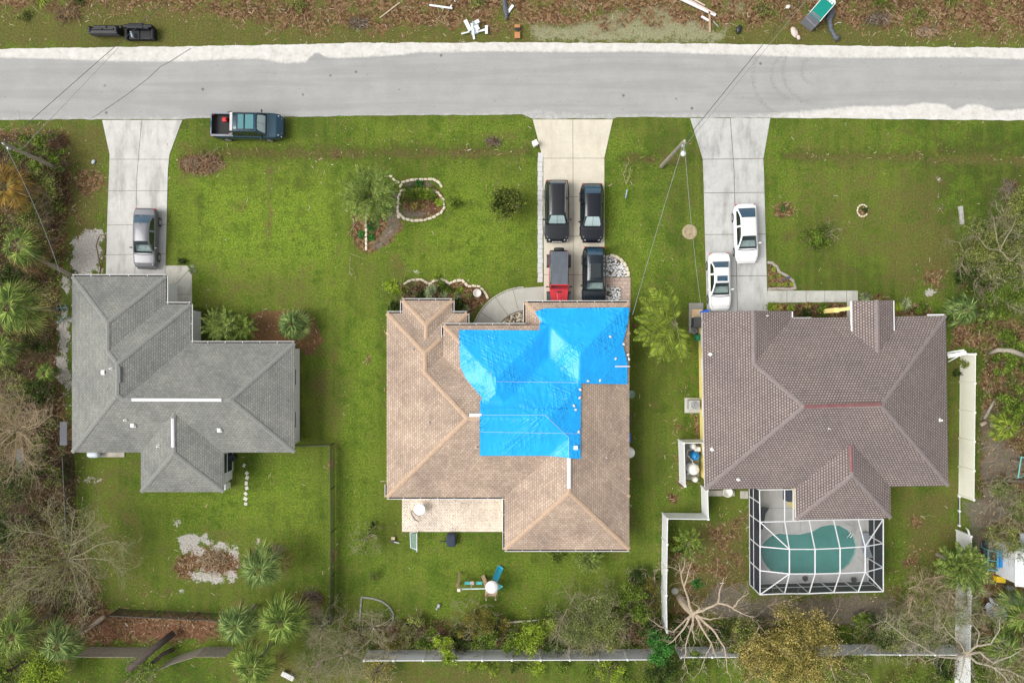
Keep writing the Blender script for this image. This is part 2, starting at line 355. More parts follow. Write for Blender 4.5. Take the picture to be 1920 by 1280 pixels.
def attr(nm):
    a = N.new('ShaderNodeAttribute'); a.attribute_name = nm; s = N.new('ShaderNodeSeparateColor'); L.new(a.outputs['Color'], s.inputs[0])
    return s.outputs[0], s.outputs[1], s.outputs[2], a.outputs['Alpha']
za, zb_ = attr('zone_a'), attr('zone_b')
nF = nz(N, L, geo, 7.5, 4, .85); nM = nz(N, L, geo, 2.2, 5, .7); nL_ = nz(N, L, geo, .35, 4, .6); nX = nz(N, L, geo, .13, 4, .6); nS = nz(N, L, geo, 22, 2, .6)
brk = mth(N, L, 'ADD', mth(N, L, 'MULTIPLY', mth(N, L, 'SUBTRACT', nM, .5), 1.1), mth(N, L, 'MULTIPLY', mth(N, L, 'SUBTRACT', nF, .5), .9))
nK = nz(N, L, geo, .75, 4, .65)
brk = mth(N, L, 'ADD', brk, mth(N, L, 'MULTIPLY', mth(N, L, 'SUBTRACT', nK, .5), 1.9))
def mask(ch, lo=.33, hi=.72):
    v = mth(N, L, 'ADD', ch, mth(N, L, 'MULTIPLY', brk, .75)); return mth(N, L, 'MULTIPLY', sstep(N, L, v, lo, hi), sstep(N, L, ch, .02, .25))
grass = ramp(N, L, nF, [(.36, (.030, .060, .006)), (.5, (.092, .155, .014)), (.64, (.215, .285, .042))])
grass = mixc(N, L, mth(N, L, 'MULTIPLY', sstep(N, L, nS, .45, .7), .35), grass, (.16, .21, .045))
grass = mixc(N, L, mth(N, L, 'MULTIPLY', sstep(N, L, nM, .47, .64), .5), grass, mixc(N, L, nF, (.10, .095, .018), (.17, .16, .035)))
grass = mixc(N, L, mth(N, L, 'MULTIPLY', sstep(N, L, nL_, .44, .58), .6), grass, mixc(N, L, nF, (.022, .05, .006), (.075, .125, .016)))
grass = mixc(N, L, mth(N, L, 'MULTIPLY', sstep(N, L, nK, .5, .68), .5), grass, mixc(N, L, nF, (.075, .08, .016), (.20, .19, .055)))
grass = mixc(N, L, mth(N, L, 'MULTIPLY', sstep(N, L, nX, .45, .58), .45), grass, mixc(N, L, nF, (.05, .07, .012), (.15, .165, .035)))
mwp = N.new('ShaderNodeMapping'); mwp.inputs['Scale'].default_value = (1.5, .07, 1); L.new(geo, mwp.inputs[0]); mw = nz(N, L, mwp.outputs[0], .8, 2)
grass = mixc(N, L, mth(N, L, 'MULTIPLY', sstep(N, L, mw, .48, .6), .3), grass, mixc(N, L, nF, (.09, .11, .012), (.24, .27, .05)))
grass = mixc(N, L, mth(N, L, 'MULTIPLY', sstep(N, L, nz(N, L, geo, 1.1, 5, .8), .6, .68), .45), grass, (.20, .165, .07))
brg = ramp(N, L, nF, [(.36, (.075, .14, .010)), (.5, (.17, .265, .022)), (.64, (.34, .41, .06))])
col = mixc(N, L, mth(N, L, 'MULTIPLY', zb_[3], mth(N, L, 'MULTIPLY', sstep(N, L, nK, .25, .6), sstep(N, L, nM, .3, .55))), grass, brg)
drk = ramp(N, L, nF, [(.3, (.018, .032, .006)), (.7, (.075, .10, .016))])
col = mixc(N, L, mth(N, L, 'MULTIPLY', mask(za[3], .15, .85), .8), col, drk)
dryc = ramp(N, L, nF, [(.3, (.07, .065, .015)), (.5, (.13, .115, .035)), (.75, (.24, .20, .085))])
col = mixc(N, L, mth(N, L, 'MULTIPLY', mask(za[2], .22, .8), .8), col, dryc)
moss = ramp(N, L, nF, [(.3, (.16, .16, .08)), (.55, (.33, .33, .2)), (.8, (.5, .5, .36))])
col = mixc(N, L, mth(N, L, 'MULTIPLY', mask(zb_[2], .4, .75), .9), col, moss)
vor = N.new('ShaderNodeTexVoronoi'); vor.inputs['Scale'].default_value = 6.5; L.new(geo, vor.inputs['Vector'])
vs3 = N.new('ShaderNodeSeparateColor'); L.new(vor.outputs['Color'], vs3.inputs[0])
dirt = ramp(N, L, mth(N, L, 'ADD', mth(N, L, 'MULTIPLY', vs3.outputs[0], .5), mth(N, L, 'MULTIPLY', nF, .5)), [(.2, (.042, .026, .013)), (.45, (.13, .072, .034)), (.62, (.21, .125, .065)), (.8, (.31, .21, .12))])
ddark = ramp(N, L, nF, [(.36, (.010, .010, .004)), (.64, (.055, .042, .022))])
dirt = mixc(N, L, mth(N, L, 'MULTIPLY', za[3], .75), dirt, ddark)
col = mixc(N, L, mask(za[0]), col, dirt)
col = mixc(N, L, mth(N, L, 'MULTIPLY', mask(zb_[0]), .8), col, ramp(N, L, nF, [(.3, (.11, .045, .025)), (.7, (.27, .13, .08))]))
col = mixc(N, L, mth(N, L, 'MULTIPLY', mask(zb_[1]), .85), col, ramp(N, L, nF, [(.3, (.10, .085, .065)), (.7, (.27, .24, .19))]))
col = mixc(N, L, mth(N, L, 'MULTIPLY', mask(za[1], .42, .58), .92), col, ramp(N, L, nF, [(.3, (.24, .21, .17)), (.5, (.50, .47, .43)), (.68, (.70, .67, .63))]))
L.new(col, B.inputs['Base Color']); B.inputs['Roughness'].default_value = .95; B.inputs['Specular IOR Level'].default_value = .15
bump(N, L, B, mth(N, L, 'ADD', nF, nM), .9, .09)
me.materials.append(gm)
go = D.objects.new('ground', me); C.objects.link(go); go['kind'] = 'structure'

# ---- road
def interp(pts, x): return float(np.interp(x, [p[0] for p in pts], [p[1] for p in pts]))
RN = [(-3000,95),(0,92),(300,88),(480,85),(660,81),(1000,80),(1300,82),(1440,84),(1700,88),(1920,90),(4000,95)]
RS = [(-3000,228),(0,225),(190,224),(345,224),(350,222),(540,219),(700,217),(980,215),(1000,223),(1150,223),(1158,219),(1290,221),(1440,221),(1700,224),(1920,226),(4000,230)]
SN = [(-3000,108),(0,109),(100,111),(200,115),(300,116),(350,116),(400,113),(480,111),(500,113),(530,119),(560,119),(574,117),(580,110),(590,100),(600,101),(610,108),(640,110),(700,107),(760,103),(787,98),(800,99),(850,99),(900,97),(960,97),(1100,99),(1200,97),(1300,101),(1400,104),(1440,106),(1560,109),(1700,109),(1800,108),(1920,112),(4000,112)]
SS = [(-3000,226),(600,216),(760,212),(980,209),(1000,203),(1100,212),(1440,212),(1540,206),(1600,199),(1700,198),(1730,192),(1770,196),(1790,205),(1800,202),(1815,195),(1840,197),(1870,207),(1920,204),(4000,210)]
xs = np.concatenate([[-3000, -800, -200], np.arange(-40, 1964, 4), [2100, 2600, 4000]]); mb = []; cols = []
nv = 34; vv = []; ss_ = []
for i, x in enumerate(xs):
    n1 = noise.noise(Vector((x*.05, 1.3, 0)))*1.6 + noise.noise(Vector((x*.2, 4, 0)))*1.0; n2 = noise.noise(Vector((x*.05, 7.3, 0)))*1.4 + noise.noise(Vector((x*.25, 9, 0)))*1.0
    yn = interp(RN, x)+n1; ys = interp(RS, x)+n2
    for j in range(nv):
        y = yn+(ys-yn)*j/(nv-1); p = P(x, y); vv.append((p.x, p.y, .02))
        a = (interp(SN, x)-y)/7.0; b = (y-interp(SS, x))/8.0
        k = min(.95, max(.42, .42+(x-1400)*.004))
        ss_.append(max(min(1, max(0, .5+a)), k*min(1, max(0, .5+b))))
fs = [(i*nv+j, i*nv+j+1, (i+1)*nv+j+1, (i+1)*nv+j) for i in range(len(xs)-1) for j in range(nv-1)]
me = D.meshes.new('road'); me.from_pydata(vv, [], fs)
at = me.attributes.new('sandy', 'FLOAT', 'POINT'); at.data.foreach_set('value', ss_)
rm = D.materials.new('asphalt'); T, N, L, B = nodes(rm); geo = N.new('ShaderNodeNewGeometry').outputs['Position']
a = N.new('ShaderNodeAttribute'); a.attribute_name = 'sandy'
mp = N.new('ShaderNodeMapping'); mp.inputs['Scale'].default_value = (.12, 1.6, 1); L.new(geo, mp.inputs[0])
st = nz(N, L, mp.outputs[0], 1.4, 4); f1 = nz(N, L, geo, 14, 3, .8); f2 = nz(N, L, geo, .5, 5, .6); f3 = nz(N, L, geo, 60, 2, .8)
c = ramp(N, L, st, [(.3, (.262, .260, .250)), (.7, (.325, .32, .305))])
c = mixc(N, L, .4, c, ramp(N, L, f1, [(.3, (.23, .23, .225)), (.7, (.43, .43, .42))]))
c = mixc(N, L, .25, c, ramp(N, L, f3, [(.35, (.18, .18, .18)), (.65, (.5, .5, .49))]))
c = mixc(N, L, mth(N, L, 'MULTIPLY', sstep(N, L, f2, .35, .7), .3), c, (.42, .415, .4))
vo = N.new('ShaderNodeTexVoronoi'); vo.inputs['Scale'].default_value = .9; L.new(geo, vo.inputs['Vector'])
v2 = N.new('ShaderNodeSeparateColor'); L.new(vo.outputs['Color'], v2.inputs[0])
spot = mth(N, L, 'MULTIPLY', sstep(N, L, mth(N, L, 'SUBTRACT', .13, vo.outputs['Distance']), 0, .05), sstep(N, L, v2.outputs[0], .72, .8))
vo2 = N.new('ShaderNodeTexVoronoi'); vo2.inputs['Scale'].default_value = 2.6; L.new(geo, vo2.inputs['Vector']); v3 = N.new('ShaderNodeSeparateColor'); L.new(vo2.outputs['Color'], v3.inputs[0])
spot = mth(N, L, 'MAXIMUM', spot, mth(N, L, 'MULTIPLY', sstep(N, L, mth(N, L, 'SUBTRACT', .12, vo2.outputs['Distance']), 0, .05), sstep(N, L, v3.outputs[0], .86, .9)))
sxy = N.new('ShaderNodeSeparateXYZ'); L.new(geo, sxy.inputs[0])
for cx_, cy_, rad in ((22.6, 21.2, 3.4), (24.2, 21.6, 2.6)):
    dx_ = mth(N, L, 'SUBTRACT', sxy.outputs[0], cx_); dy_ = mth(N, L, 'SUBTRACT', sxy.outputs[1], cy_); dd_ = mth(N, L, 'SQRT', mth(N, L, 'ADD', mth(N, L, 'MULTIPLY', dx_, dx_), mth(N, L, 'MULTIPLY', dy_, dy_)))
    ring = mth(N, L, 'SUBTRACT', 1, sstep(N, L, mth(N, L, 'ABSOLUTE', mth(N, L, 'SUBTRACT', dd_, rad)), .08, .22)); ring2 = mth(N, L, 'SUBTRACT', 1, sstep(N, L, mth(N, L, 'ABSOLUTE', mth(N, L, 'SUBTRACT', dd_, rad-1.5)), .08, .22))
    tread = nz(N, L, geo, 7, 2, .8); side_ = sstep(N, L, mth(N, L, 'MULTIPLY', dx_, -1), -.6, .8)
    c = mixc(N, L, mth(N, L, 'MULTIPLY', mth(N, L, 'MULTIPLY', mth(N, L, 'MAXIMUM', ring, ring2), side_), mth(N, L, 'MULTIPLY', sstep(N, L, tread, .42, .6), .38)), c, (.15, .15, .145))
mpw = N.new('ShaderNodeMapping'); mpw.inputs['Scale'].default_value = (.05, .9, 1); L.new(geo, mpw.inputs[0]); wt_ = nz(N, L, mpw.outputs[0], 1.1, 2)
c = mixc(N, L, mth(N, L, 'MULTIPLY', sstep(N, L, wt_, .5, .62), .3), c, (.24, .24, .235))
crk = N.new('ShaderNodeTexVoronoi'); crk.feature = 'DISTANCE_TO_EDGE'; crk.inputs['Scale'].default_value = .16
wv = N.new('ShaderNodeVectorMath'); wv.operation = 'ADD'; nn3 = N.new('ShaderNodeTexNoise'); nn3.inputs['Scale'].default_value = 1.2; L.new(geo, nn3.inputs['Vector']); L.new(geo, wv.inputs[0]); L.new(nn3.outputs['Color'], wv.inputs[1]); L.new(wv.outputs[0], crk.inputs['Vector'])
c = mixc(N, L, mth(N, L, 'MULTIPLY', mth(N, L, 'LESS_THAN', crk.outputs['Distance'], .0035), .3), c, (.14, .14, .135)) if 0 else c
c = mixc(N, L, mth(N, L, 'MULTIPLY', spot, .7), c, (.08, .08, .075))
sm = mth(N, L, 'ADD', a.outputs['Fac'], mth(N, L, 'MULTIPLY', mth(N, L, 'SUBTRACT', nz(N, L, geo, 3, 5, .75), .5), 1.0))
c = mixc(N, L, mth(N, L, 'MULTIPLY', sstep(N, L, sm, .2, .95), sstep(N, L, a.outputs['Fac'], .02, .2)), c, ramp(N, L, nz(N, L, geo, 1.5, 6, .75), [(.25, (.40, .375, .33)), (.45, (.55, .53, .49)), (.7, (.66, .65, .62))]))
L.new(c, B.inputs['Base Color']); B.inputs['Roughness'].default_value = .9; bump(N, L, B, f1, .35, .02)
me.materials.append(rm); ro = D.objects.new('road', me); C.objects.link(ro); ro['kind'] = 'structure'

# ---- concrete
def concrete(name, c0, stain=(.16, .15, .13), amt=.5):
    if name in _mc: return _mc[name]
    m = D.materials.new(name); T, N, L, B = nodes(m); geo = N.new('ShaderNodeNewGeometry').outputs['Position']
    c = ramp(N, L, nz(N, L, geo, .7, 6, .7), [(.3, tuple(q*.82 for q in c0)), (.7, tuple(min(.9, q*1.1) for q in c0))])
    c = mixc(N, L, .3, c, ramp(N, L, nz(N, L, geo, 16, 3, .7), [(.3, tuple(q*.7 for q in c0)), (.7, tuple(min(.9, q*1.2) for q in c0))]))
    mp = N.new('ShaderNodeMapping'); mp.inputs['Scale'].default_value = (1.3, .35, 1); L.new(geo, mp.inputs[0])
    s = nz(N, L, mp.outputs[0], .8, 5, .65)
    c = mixc(N, L, mth(N, L, 'MULTIPLY', sstep(N, L, s, .46, .74), amt), c, stain)
    c = mixc(N, L, mth(N, L, 'MULTIPLY', sstep(N, L, nz(N, L, geo, 3.2, 5, .75), .55, .72), amt*.5), c, stain)
    L.new(c, B.inputs['Base Color']); B.inputs['Roughness'].default_value = .9; bump(N, L, B, nz(N, L, geo, 20, 3), .2, .02)
    _mc[name] = m; return m
dark_joint = mat('joint', (.17, .16, .13), .95, .4, 6)
def pxy(poly, z=0): return [tuple(P(x, y, z))[:2] for x, y in poly]
def flat(name, poly, m, z1, joints=(), jw=.035, z0=-.05, label=None):
    mb = MB().prism(pxy(poly), z0, z1)
    for a, b, c_, d_ in joints:
        A = P(a, b); E = P(c_, d_); mb.bar((A.x, A.y, z1), (E.x, E.y, z1), jw, .008, 1)
    o = mb.build(name, [m, dark_joint]); o['kind'] = 'structure'; return o
flat('driveway', [(192,225.5),(342,225.5),(318,290),(315,320),(313,400),(310,512),(310,530),(199,530),(199,515),(202,400),(205,320),(206,290)], concrete('conc_l', (.56, .55, .52)), .035,
     [(206,299,317,299),(204,358,314,358),(202,422,312,421),(200,478,311,476),(266,227,257,330),(257,330,253,530)])
flat('pathway', [(310.8,498),(350,498),(356,503),(357,512),(360,515),(360,640),(310.8,640)], concrete('conc_l2', (.56, .54, .47), (.12, .1, .06), .75), .04, [(356,505,327,536),(327,536,327,640),(327,552,360,552)])
flat('driveway', [(999,224.5),(1149,224.5),(1133,296),(1133.5,590),(1020,590),(1018.5,300)], concrete('conc_m', (.62, .57, .46), (.25, .2, .14), .25), .035,
     [(1018,297,1133,297),(1019,369,1133,369),(1019,443,1133,443),(1020,515,1133,515),(1074,224,1075,590)])
flat('driveway', [(1294,222),(1444,222),(1431,298),(1432,320),(1438,545),(1441,605),(1326,605),(1318.5,320),(1317.5,298)], concrete('conc_r', (.5, .5, .48), (.17, .165, .15), .6), .035,
     [(1317,299,1431,298),(1320,362,1434,361),(1322,440,1436,439),(1324,518,1437,517),(1369,222,1376,320),(1376,320,1383,600)], .05)
flat('pathway', [(1438.8,545),(1608,545),(1608,620),(1588,620),(1588,566),(1438.8,567.5)], concrete('conc_r2', (.5, .5, .46)), .04, [(1475,545,1475,567),(1511,545,1511,567),(1546,545,1546,567),(1587,545,1587,567)])
# the curved front walk of the middle house
cx, cy, Ro, Ri = 987, 643, 103, 62
arc = [(cx+Ro*math.cos(R(a)), cy-Ro*math.sin(R(a))) for a in range(95, 182, 4)]; arci = [(cx+Ri*math.cos(R(a)), cy-Ri*math.sin(R(a))) for a in range(180, 60, -5)]
flat('pathway', [(1019.5,537),(978,540)] + arc + arci + [(1019.5,590)], concrete('conc_m2', (.46, .45, .4), (.3, .28, .24), .4), .045,
     [(cx+Ri*math.cos(R(a)), cy-Ri*math.sin(R(a)), cx+Ro*math.cos(R(a)), cy-Ro*math.sin(R(a))) for a in (104, 124, 146)])
gravel = D.materials.new('gravel'); T, N, L, B = nodes(gravel); geo = N.new('ShaderNodeNewGeometry').outputs['Position']
vo = N.new('ShaderNodeTexVoronoi'); vo.inputs['Scale'].default_value = 7; L.new(geo, vo.inputs['Vector']); v2 = N.new('ShaderNodeSeparateColor'); L.new(vo.outputs['Color'], v2.inputs[0])
c = ramp(N, L, v2.outputs[0], [(0, (.2, .16, .1)), (.4, (.5, .44, .33)), (1, (.75, .7, .6))])
c = mixc(N, L, sstep(N, L, vo.outputs['Distance'], .45, .7), c, (.1, .08, .05)); L.new(c, B.inputs['Base Color']); B.inputs['Roughness'].default_value = .9; bump(N, L, B, vo.outputs['Distance'], -.8, .05)
wgrav = gravel.copy(); wgrav.name = 'white_gravel'
for n in wgrav.node_tree.nodes:
    if n.type == 'VALTORGB':
        n.color_ramp.elements[0].color = (.45, .44, .43, 1); n.color_ramp.elements[1].color = (.68, .68, .68, 1); n.color_ramp.elements[2].color = (.8, .8, .82, 1)
o = MB().prism(pxy([(cx+(Ri-2)*math.cos(R(a)), cy-(Ri-2)*math.sin(R(a))) for a in range(60, 181, 6)]+[(925,650),(1020,650)]), -.05, .03).build('gravel_bed', gravel); o['kind'] = 'structure'
o = MB().prism(pxy([(1135,479)]+[(1142+36*math.cos(R(a))*1.0, 517-39*math.sin(R(a))) for a in range(88, -5, -8)]+[(1180,519),(1135,519)]), -.05, .03).build('gravel_bed', wgrav); o['kind'] = 'structure'
o = MB().prism(pxy([(1136,539),(1164,539),(1164,580),(1136,580)]), -.05, .032).build('gravel_bed', wgrav); o['kind'] = 'structure'
def brickmat(name, c1, c2, joint_shadow, bw, bh, rot=0, ms=.02, bmpv=.4, uv=False, var=None, warp=0):
    m = D.materials.new(name); T, N, L, B = nodes(m)
    if uv: src = N.new('ShaderNodeUVMap').outputs[0]
    else: src = N.new('ShaderNodeNewGeometry').outputs['Position']
    mp = N.new('ShaderNodeMapping'); mp.inputs['Rotation'].default_value = (0, 0, rot); L.new(src, mp.inputs[0])
    b = N.new('ShaderNodeTexBrick'); L.new(mp.outputs[0], b.inputs['Vector'])
    b.inputs['Color1'].default_value = (*c1, 1); b.inputs['Color2'].default_value = (*c2, 1); b.inputs['Mortar'].default_value = (*joint_shadow, 1)
    b.inputs['Scale'].default_value = 1; b.inputs['Brick Width'].default_value = bw; b.inputs['Row Height'].default_value = bh
    b.inputs['Mortar Size'].default_value = ms; b.inputs['Mortar Smooth'].default_value = .3; b.inputs['Bias'].default_value = 0
    g = N.new('ShaderNodeNewGeometry').outputs['Position']; n1 = nz(N, L, g, .45, 5, .65); n2 = nz(N, L, g, 6, 3, .7)
    v = var or ((.8, .8, .8), (1.15, 1.13, 1.1))
    c = mixc(N, L, 1, b.outputs[0], ramp(N, L, n1, [(.3, v[0]), (.7, v[1])]), 'MULTIPLY')
    c = mixc(N, L, .7, c, ramp(N, L, n2, [(.3, (.82, .82, .82)), (.7, (1.15, 1.15, 1.15))]), 'MULTIPLY')
    L.new(c, B.inputs['Base Color']); B.inputs['Roughness'].default_value = .92; B.inputs['Specular IOR Level'].default_value = .25
    bump(N, L, B, mth(N, L, 'SUBTRACT', 1, b.outputs['Fac']), bmpv, .02)
    return m
patio_m = brickmat('patio_pavers', (.84, .76, .66), (.78, .68, .57), (.50, .40, .31), .3, .15, R(45), .016)
pink_m = brickmat('pink_pavers', (.55, .43, .36), (.46, .35, .3), (.3, .24, .2), .4, .3, 0, .02)
flat('patio', [(754,925),(958,925),(946.5,996),(754,996)], patio_m, .06)
flat('paving', [(1135.2,520),(1182,520),(1182,585),(1165,585),(1165,538),(1135.2,538)], pink_m, .034)

# ---- litter (uncountable)
rng = random.Random(7)
tan = [mat('litter_tan', (.34, .22, .11), .9, .3, 9), mat('litter_brown', (.20, .095, .045), .9, .3, 9), mat('litter_pale', (.46, .38, .26), .9, .2, 9), mat('litter_white', (.75, .74, .72), .8, .1, 9)]
def zval(ch, x, y):
    i = int(np.clip(np.searchsorted(gx, x), 0, len(gx)-1)); j = int(np.clip(np.searchsorted(gy, y), 0, len(gy)-1)); return Z[ch][j, i]
STRUCT = [[(135,518),(311,518),(357,570),(552,643),(552,848),(135,848)],[(725,587),(876,587),(1181,567),(1181,1030),(946,1030),(946,932),(725,932)],[(1318,584),(1774,594),(1774,910),(1665,973),(1404,1110),(1404,918),(1322,918)],
          [(1404,915),(1660,915),(1660,1112),(1404,1112)]]
def onstruct(x, y):
    if interp(RN, x) < y < interp(RS, x): return True
    X = np.array([x]); Y = np.array([y])
    return any(inpoly(X, Y, s)[0] for s in STRUCT)
mb = MB(); n = 0
while n < 11000:
    x = rng.uniform(-60, 1980); y = rng.uniform(-60, 1340)
    dv = max(zval('dirt', x, y), zval('red', x, y)*.6); dk = zval('dark', x, y)
    pr = dv*(1-.8*dk)*.9 + .012
    if rng.random() > pr or onstruct(x, y): continue
    n += 1; p = P(x, y); l = rng.choice((.08, .1, .14, .2, .34)); wd = rng.uniform(.02, .055); a = rng.uniform(0, PI)
    u = Vector((math.cos(a), math.sin(a), 0))*l/2; q = Vector((-math.sin(a), math.cos(a), 0))*wd/2; t = Vector((0, 0, rng.uniform(0, .05))); c = p+Vector((0, 0, .015))
    k = rng.random(); mi = (0 if k < .45 else 1 if k < .82 else 2) if dv > .3 else (0 if k < .5 else 2)
    mb.add([c-u-q, c+u-q+t, c+u+q+t, c-u+q], [(0, 1, 2, 3)], mi if rng.random() > .008 else 3)
tag(mb.build('leaf_litter', tan), 'dry brown leaves and bark scattered over the dirt and verges', 'leaf litter', kind='stuff')
mb = MB(); n = 0
while n < 1100:
    x = rng.uniform(-60, 1980); y = rng.uniform(-60, 1340); dv = zval('dirt', x, y)
    if dv < .3 or rng.random() > dv or onstruct(x, y): continue
    n += 1; p = P(x, y, .03); l = rng.uniform(.4, 1.7); a = rng.uniform(0, 2*PI); b = rng.uniform(-.6, .6)
    mb.tube([p, p+Vector((math.cos(a), math.sin(a), .06))*l*.5, p+Vector((math.cos(a), math.sin(a), .03))*l*.5+Vector((math.cos(a+b), math.sin(a+b), 0))*l*.5], [.014, .011, .004], 3, 0 if rng.random() < .6 else 2)
tag(mb.build('fallen_twigs', tan), 'thin broken twigs strewn across the bare ground and woods', 'twigs', kind='stuff')
mb = MB(); n = 0
while n < 1100:
    x = rng.uniform(756, 944); y = rng.uniform(934, 994)
    n += 1; p = P(x, y, .065); a = rng.uniform(0, PI); l = rng.uniform(.025, .065)
    mb.box(p, (l, l*.5, .006), a, 1)
tag(mb.build('patio_leaves', tan), 'small dark leaves scattered over the pale rear patio', 'leaves', kind='stuff')

# ================================================================== HOUSES
EZ = 2.75; SL = .417
def clip(poly, a, b, c):           # keep a*x+b*y+c >= 0
    out = []; n = len(poly)
    for i in range(n):
        p, q = poly[i], poly[(i+1) % n]; dp = a*p[0]+b*p[1]+c; dq = a*q[0]+b*q[1]+c
        if dp >= 0: out.append(p)
        if (dp > 0 and dq < 0) or (dp < 0 and dq > 0):
            t = dp/(dp-dq); out.append((p[0]+t*(q[0]-p[0]), p[1]+t*(q[1]-p[1])))
    return out
def area(poly): return abs(sum(poly[i][0]*poly[(i+1) % len(poly)][1]-poly[(i+1) % len(poly)][0]*poly[i][1] for i in range(len(poly))))/2
class House:
    def __init__(s, name, label, cpx, rot, rects, outline, shingle, cap, wallm, trimm, group=None, overhang=.45):
        k = (H-EZ)/H/S; s.k = k; s.cx = (cpx[0]-960)*k; s.cy = (640-cpx[1])*k; s.rot = R(rot)
        s.root = thing(name, label, 'house', (s.cx, s.cy, 0), s.rot, group)
        s.rects = []
        for r in rects:
            dz = r[4] if len(r) > 4 else 0; gb = r[5] if len(r) > 5 else ''
            x0, y1 = s.loc(r[0], r[1]); x1, y0 = s.loc(r[2], r[3]); z0 = EZ+dz
            pl = {}
            if 'W' not in gb: pl['W'] = (SL, 0, z0-SL*x0)
            if 'E' not in gb: pl['E'] = (-SL, 0, z0+SL*x1)
            if 'S' not in gb: pl['S'] = (0, SL, z0-SL*y0)
            if 'N' not in gb: pl['N'] = (0, -SL, z0+SL*y1)
            s.rects.append(dict(x0=x0, x1=x1, y0=y0, y1=y1, z0=z0, pl=pl, gb=gb))
        s.out = [s.loc(*p) for p in outline]
        a = sum(s.out[i][0]*s.out[(i+1) % len(s.out)][1]-s.out[(i+1) % len(s.out)][0]*s.out[i][1] for i in range(len(s.out)))
        if a < 0: s.out = s.out[::-1]
        # roof
        mb = MB()
        for i, r in enumerate(s.rects):
            for kf, (a, b, c) in r['pl'].items():
                poly = [(r['x0'], r['y0']), (r['x1'], r['y0']), (r['x1'], r['y1']), (r['x0'], r['y1'])]
                for k2, (a2, b2, c2) in r['pl'].items():
                    if k2 != kf: poly = clip(poly, a2-a, b2-b, c2-c)
                    if len(poly) < 3: break
                if len(poly) < 3: continue
                pieces = [poly]
                for j, q in enumerate(s.rects):
                    if j == i: continue
                    e = -1e-4 if j < i else 1e-4
                    hp = [(1, 0, -q['x0']), (-1, 0, q['x1']), (0, 1, -q['y0']), (0, -1, q['y1'])]
                    hp += [(a2-a, b2-b, c2-c-e) for (a2, b2, c2) in q['pl'].values()]
                    new = []
                    for pc in pieces:
                        cur = pc
                        for h in hp:
                            o = clip(cur, -h[0], -h[1], -h[2]); 
                            if abs(h[0])+abs(h[1]) < 1e-9: o = cur if h[2] < 0 else []
                            if len(o) > 2 and area(o) > 2e-4: new.append(o)
                            if abs(h[0])+abs(h[1]) < 1e-9: cur = cur if h[2] >= 0 else []
                            else: cur = clip(cur, *h)
                            if len(cur) < 3: break
                    pieces = new
                for pc in pieces:
                    if area(pc) < 1e-3: continue
                    vs_ = [(x, y, a*x+b*y+c) for x, y in pc]; b0 = len(mb.f)
                    mb.add(vs_, [tuple(range(len(vs_)))])
                    mb.uv[b0] = [((x, y*1.08) if kf in 'NS' else (y+50, x*1.08)) for x, y in pc]
        s.roof = mb.build('roof', [shingle], s.root)
        # eaves: fascia boards and soffit
        n = len(s.out); mb = MB(); zt = EZ-.004
        mb.add([(x, y, EZ-.17) for x, y in s.out], [tuple(range(n))[::-1]])
        for i in range(n):
            a, b = Vector(s.out[i]), Vector(s.out[(i+1) % n]); mb.add([(a.x, a.y, EZ-.17), (b.x, b.y, EZ-.17), (b.x, b.y, zt), (a.x, a.y, zt)], [(0, 1, 2, 3)])
        mb.build('eaves', [trimm], s.root)
        # walls inset from the eaves
        ins = []
        for i in range(n):
            p0, p1, p2 = Vector(s.out[i-1]), Vector(s.out[i]), Vector(s.out[(i+1) % n]); d0 = (p1-p0).normalized(); d1 = (p2-p1).normalized()
            ins.append(p1 + overhang*(Vector((-d0.y, d0.x)) + Vector((-d1.y, d1.x))))
        s.ins = ins; mb = MB()
        for i in range(n):
            a, b = ins[i], ins[(i+1) % n]; mb.add([(a.x, a.y, 0), (b.x, b.y, 0), (b.x, b.y, EZ-.165), (a.x, a.y, EZ-.165)], [(0, 1, 2, 3)])
        mb.build('wall', [wallm], s.root)
        mb = MB(); mg = MB()
        for r in s.rects:
            x0, x1, y0, y1, z0 = r['x0'], r['x1'], r['y0'], r['y1'], r['z0']
            if z0 > EZ+.05:
                for a, b in (((x0, y0), (x1, y0)), ((x1, y0), (x1, y1)), ((x1, y1), (x0, y1)), ((x0, y1), (x0, y0))):
                    mb.add([(a[0], a[1], z0-.3), (b[0], b[1], z0-.3), (b[0], b[1], z0-.004), (a[0], a[1], z0-.004)], [(0, 1, 2, 3)])
                e = .3; mg.add([(x0+e, y0+e, EZ-.16), (x1-e, y0+e, EZ-.16), (x1-e, y1-e, EZ-.16), (x0+e, y1-e, EZ-.16), (x0+e, y0+e, z0-.05), (x1-e, y0+e, z0-.05), (x1-e, y1-e, z0-.05), (x0+e, y1-e, z0-.05)], [(0,1,5,4),(1,2,6,5),(2,3,7,6),(3,0,4,7)])
            if 'N' in r['gb']:
                xm = (x0+x1)/2; hz = z0+SL*(x1-x0)/2; mb.add([(x0, y1+.01, z0-.12), (x1, y1+.01, z0-.12), (x1, y1+.01, z0+.0), (xm, y1+.01, hz), (x0, y1+.01, z0+.0)], [(0, 1, 2, 3, 4)])
        mb.build('fascia', [trimm], s.root); mg.build('upper_wall', [wallm], s.root)
        # hip and ridge caps
        rg = random.Random(3)
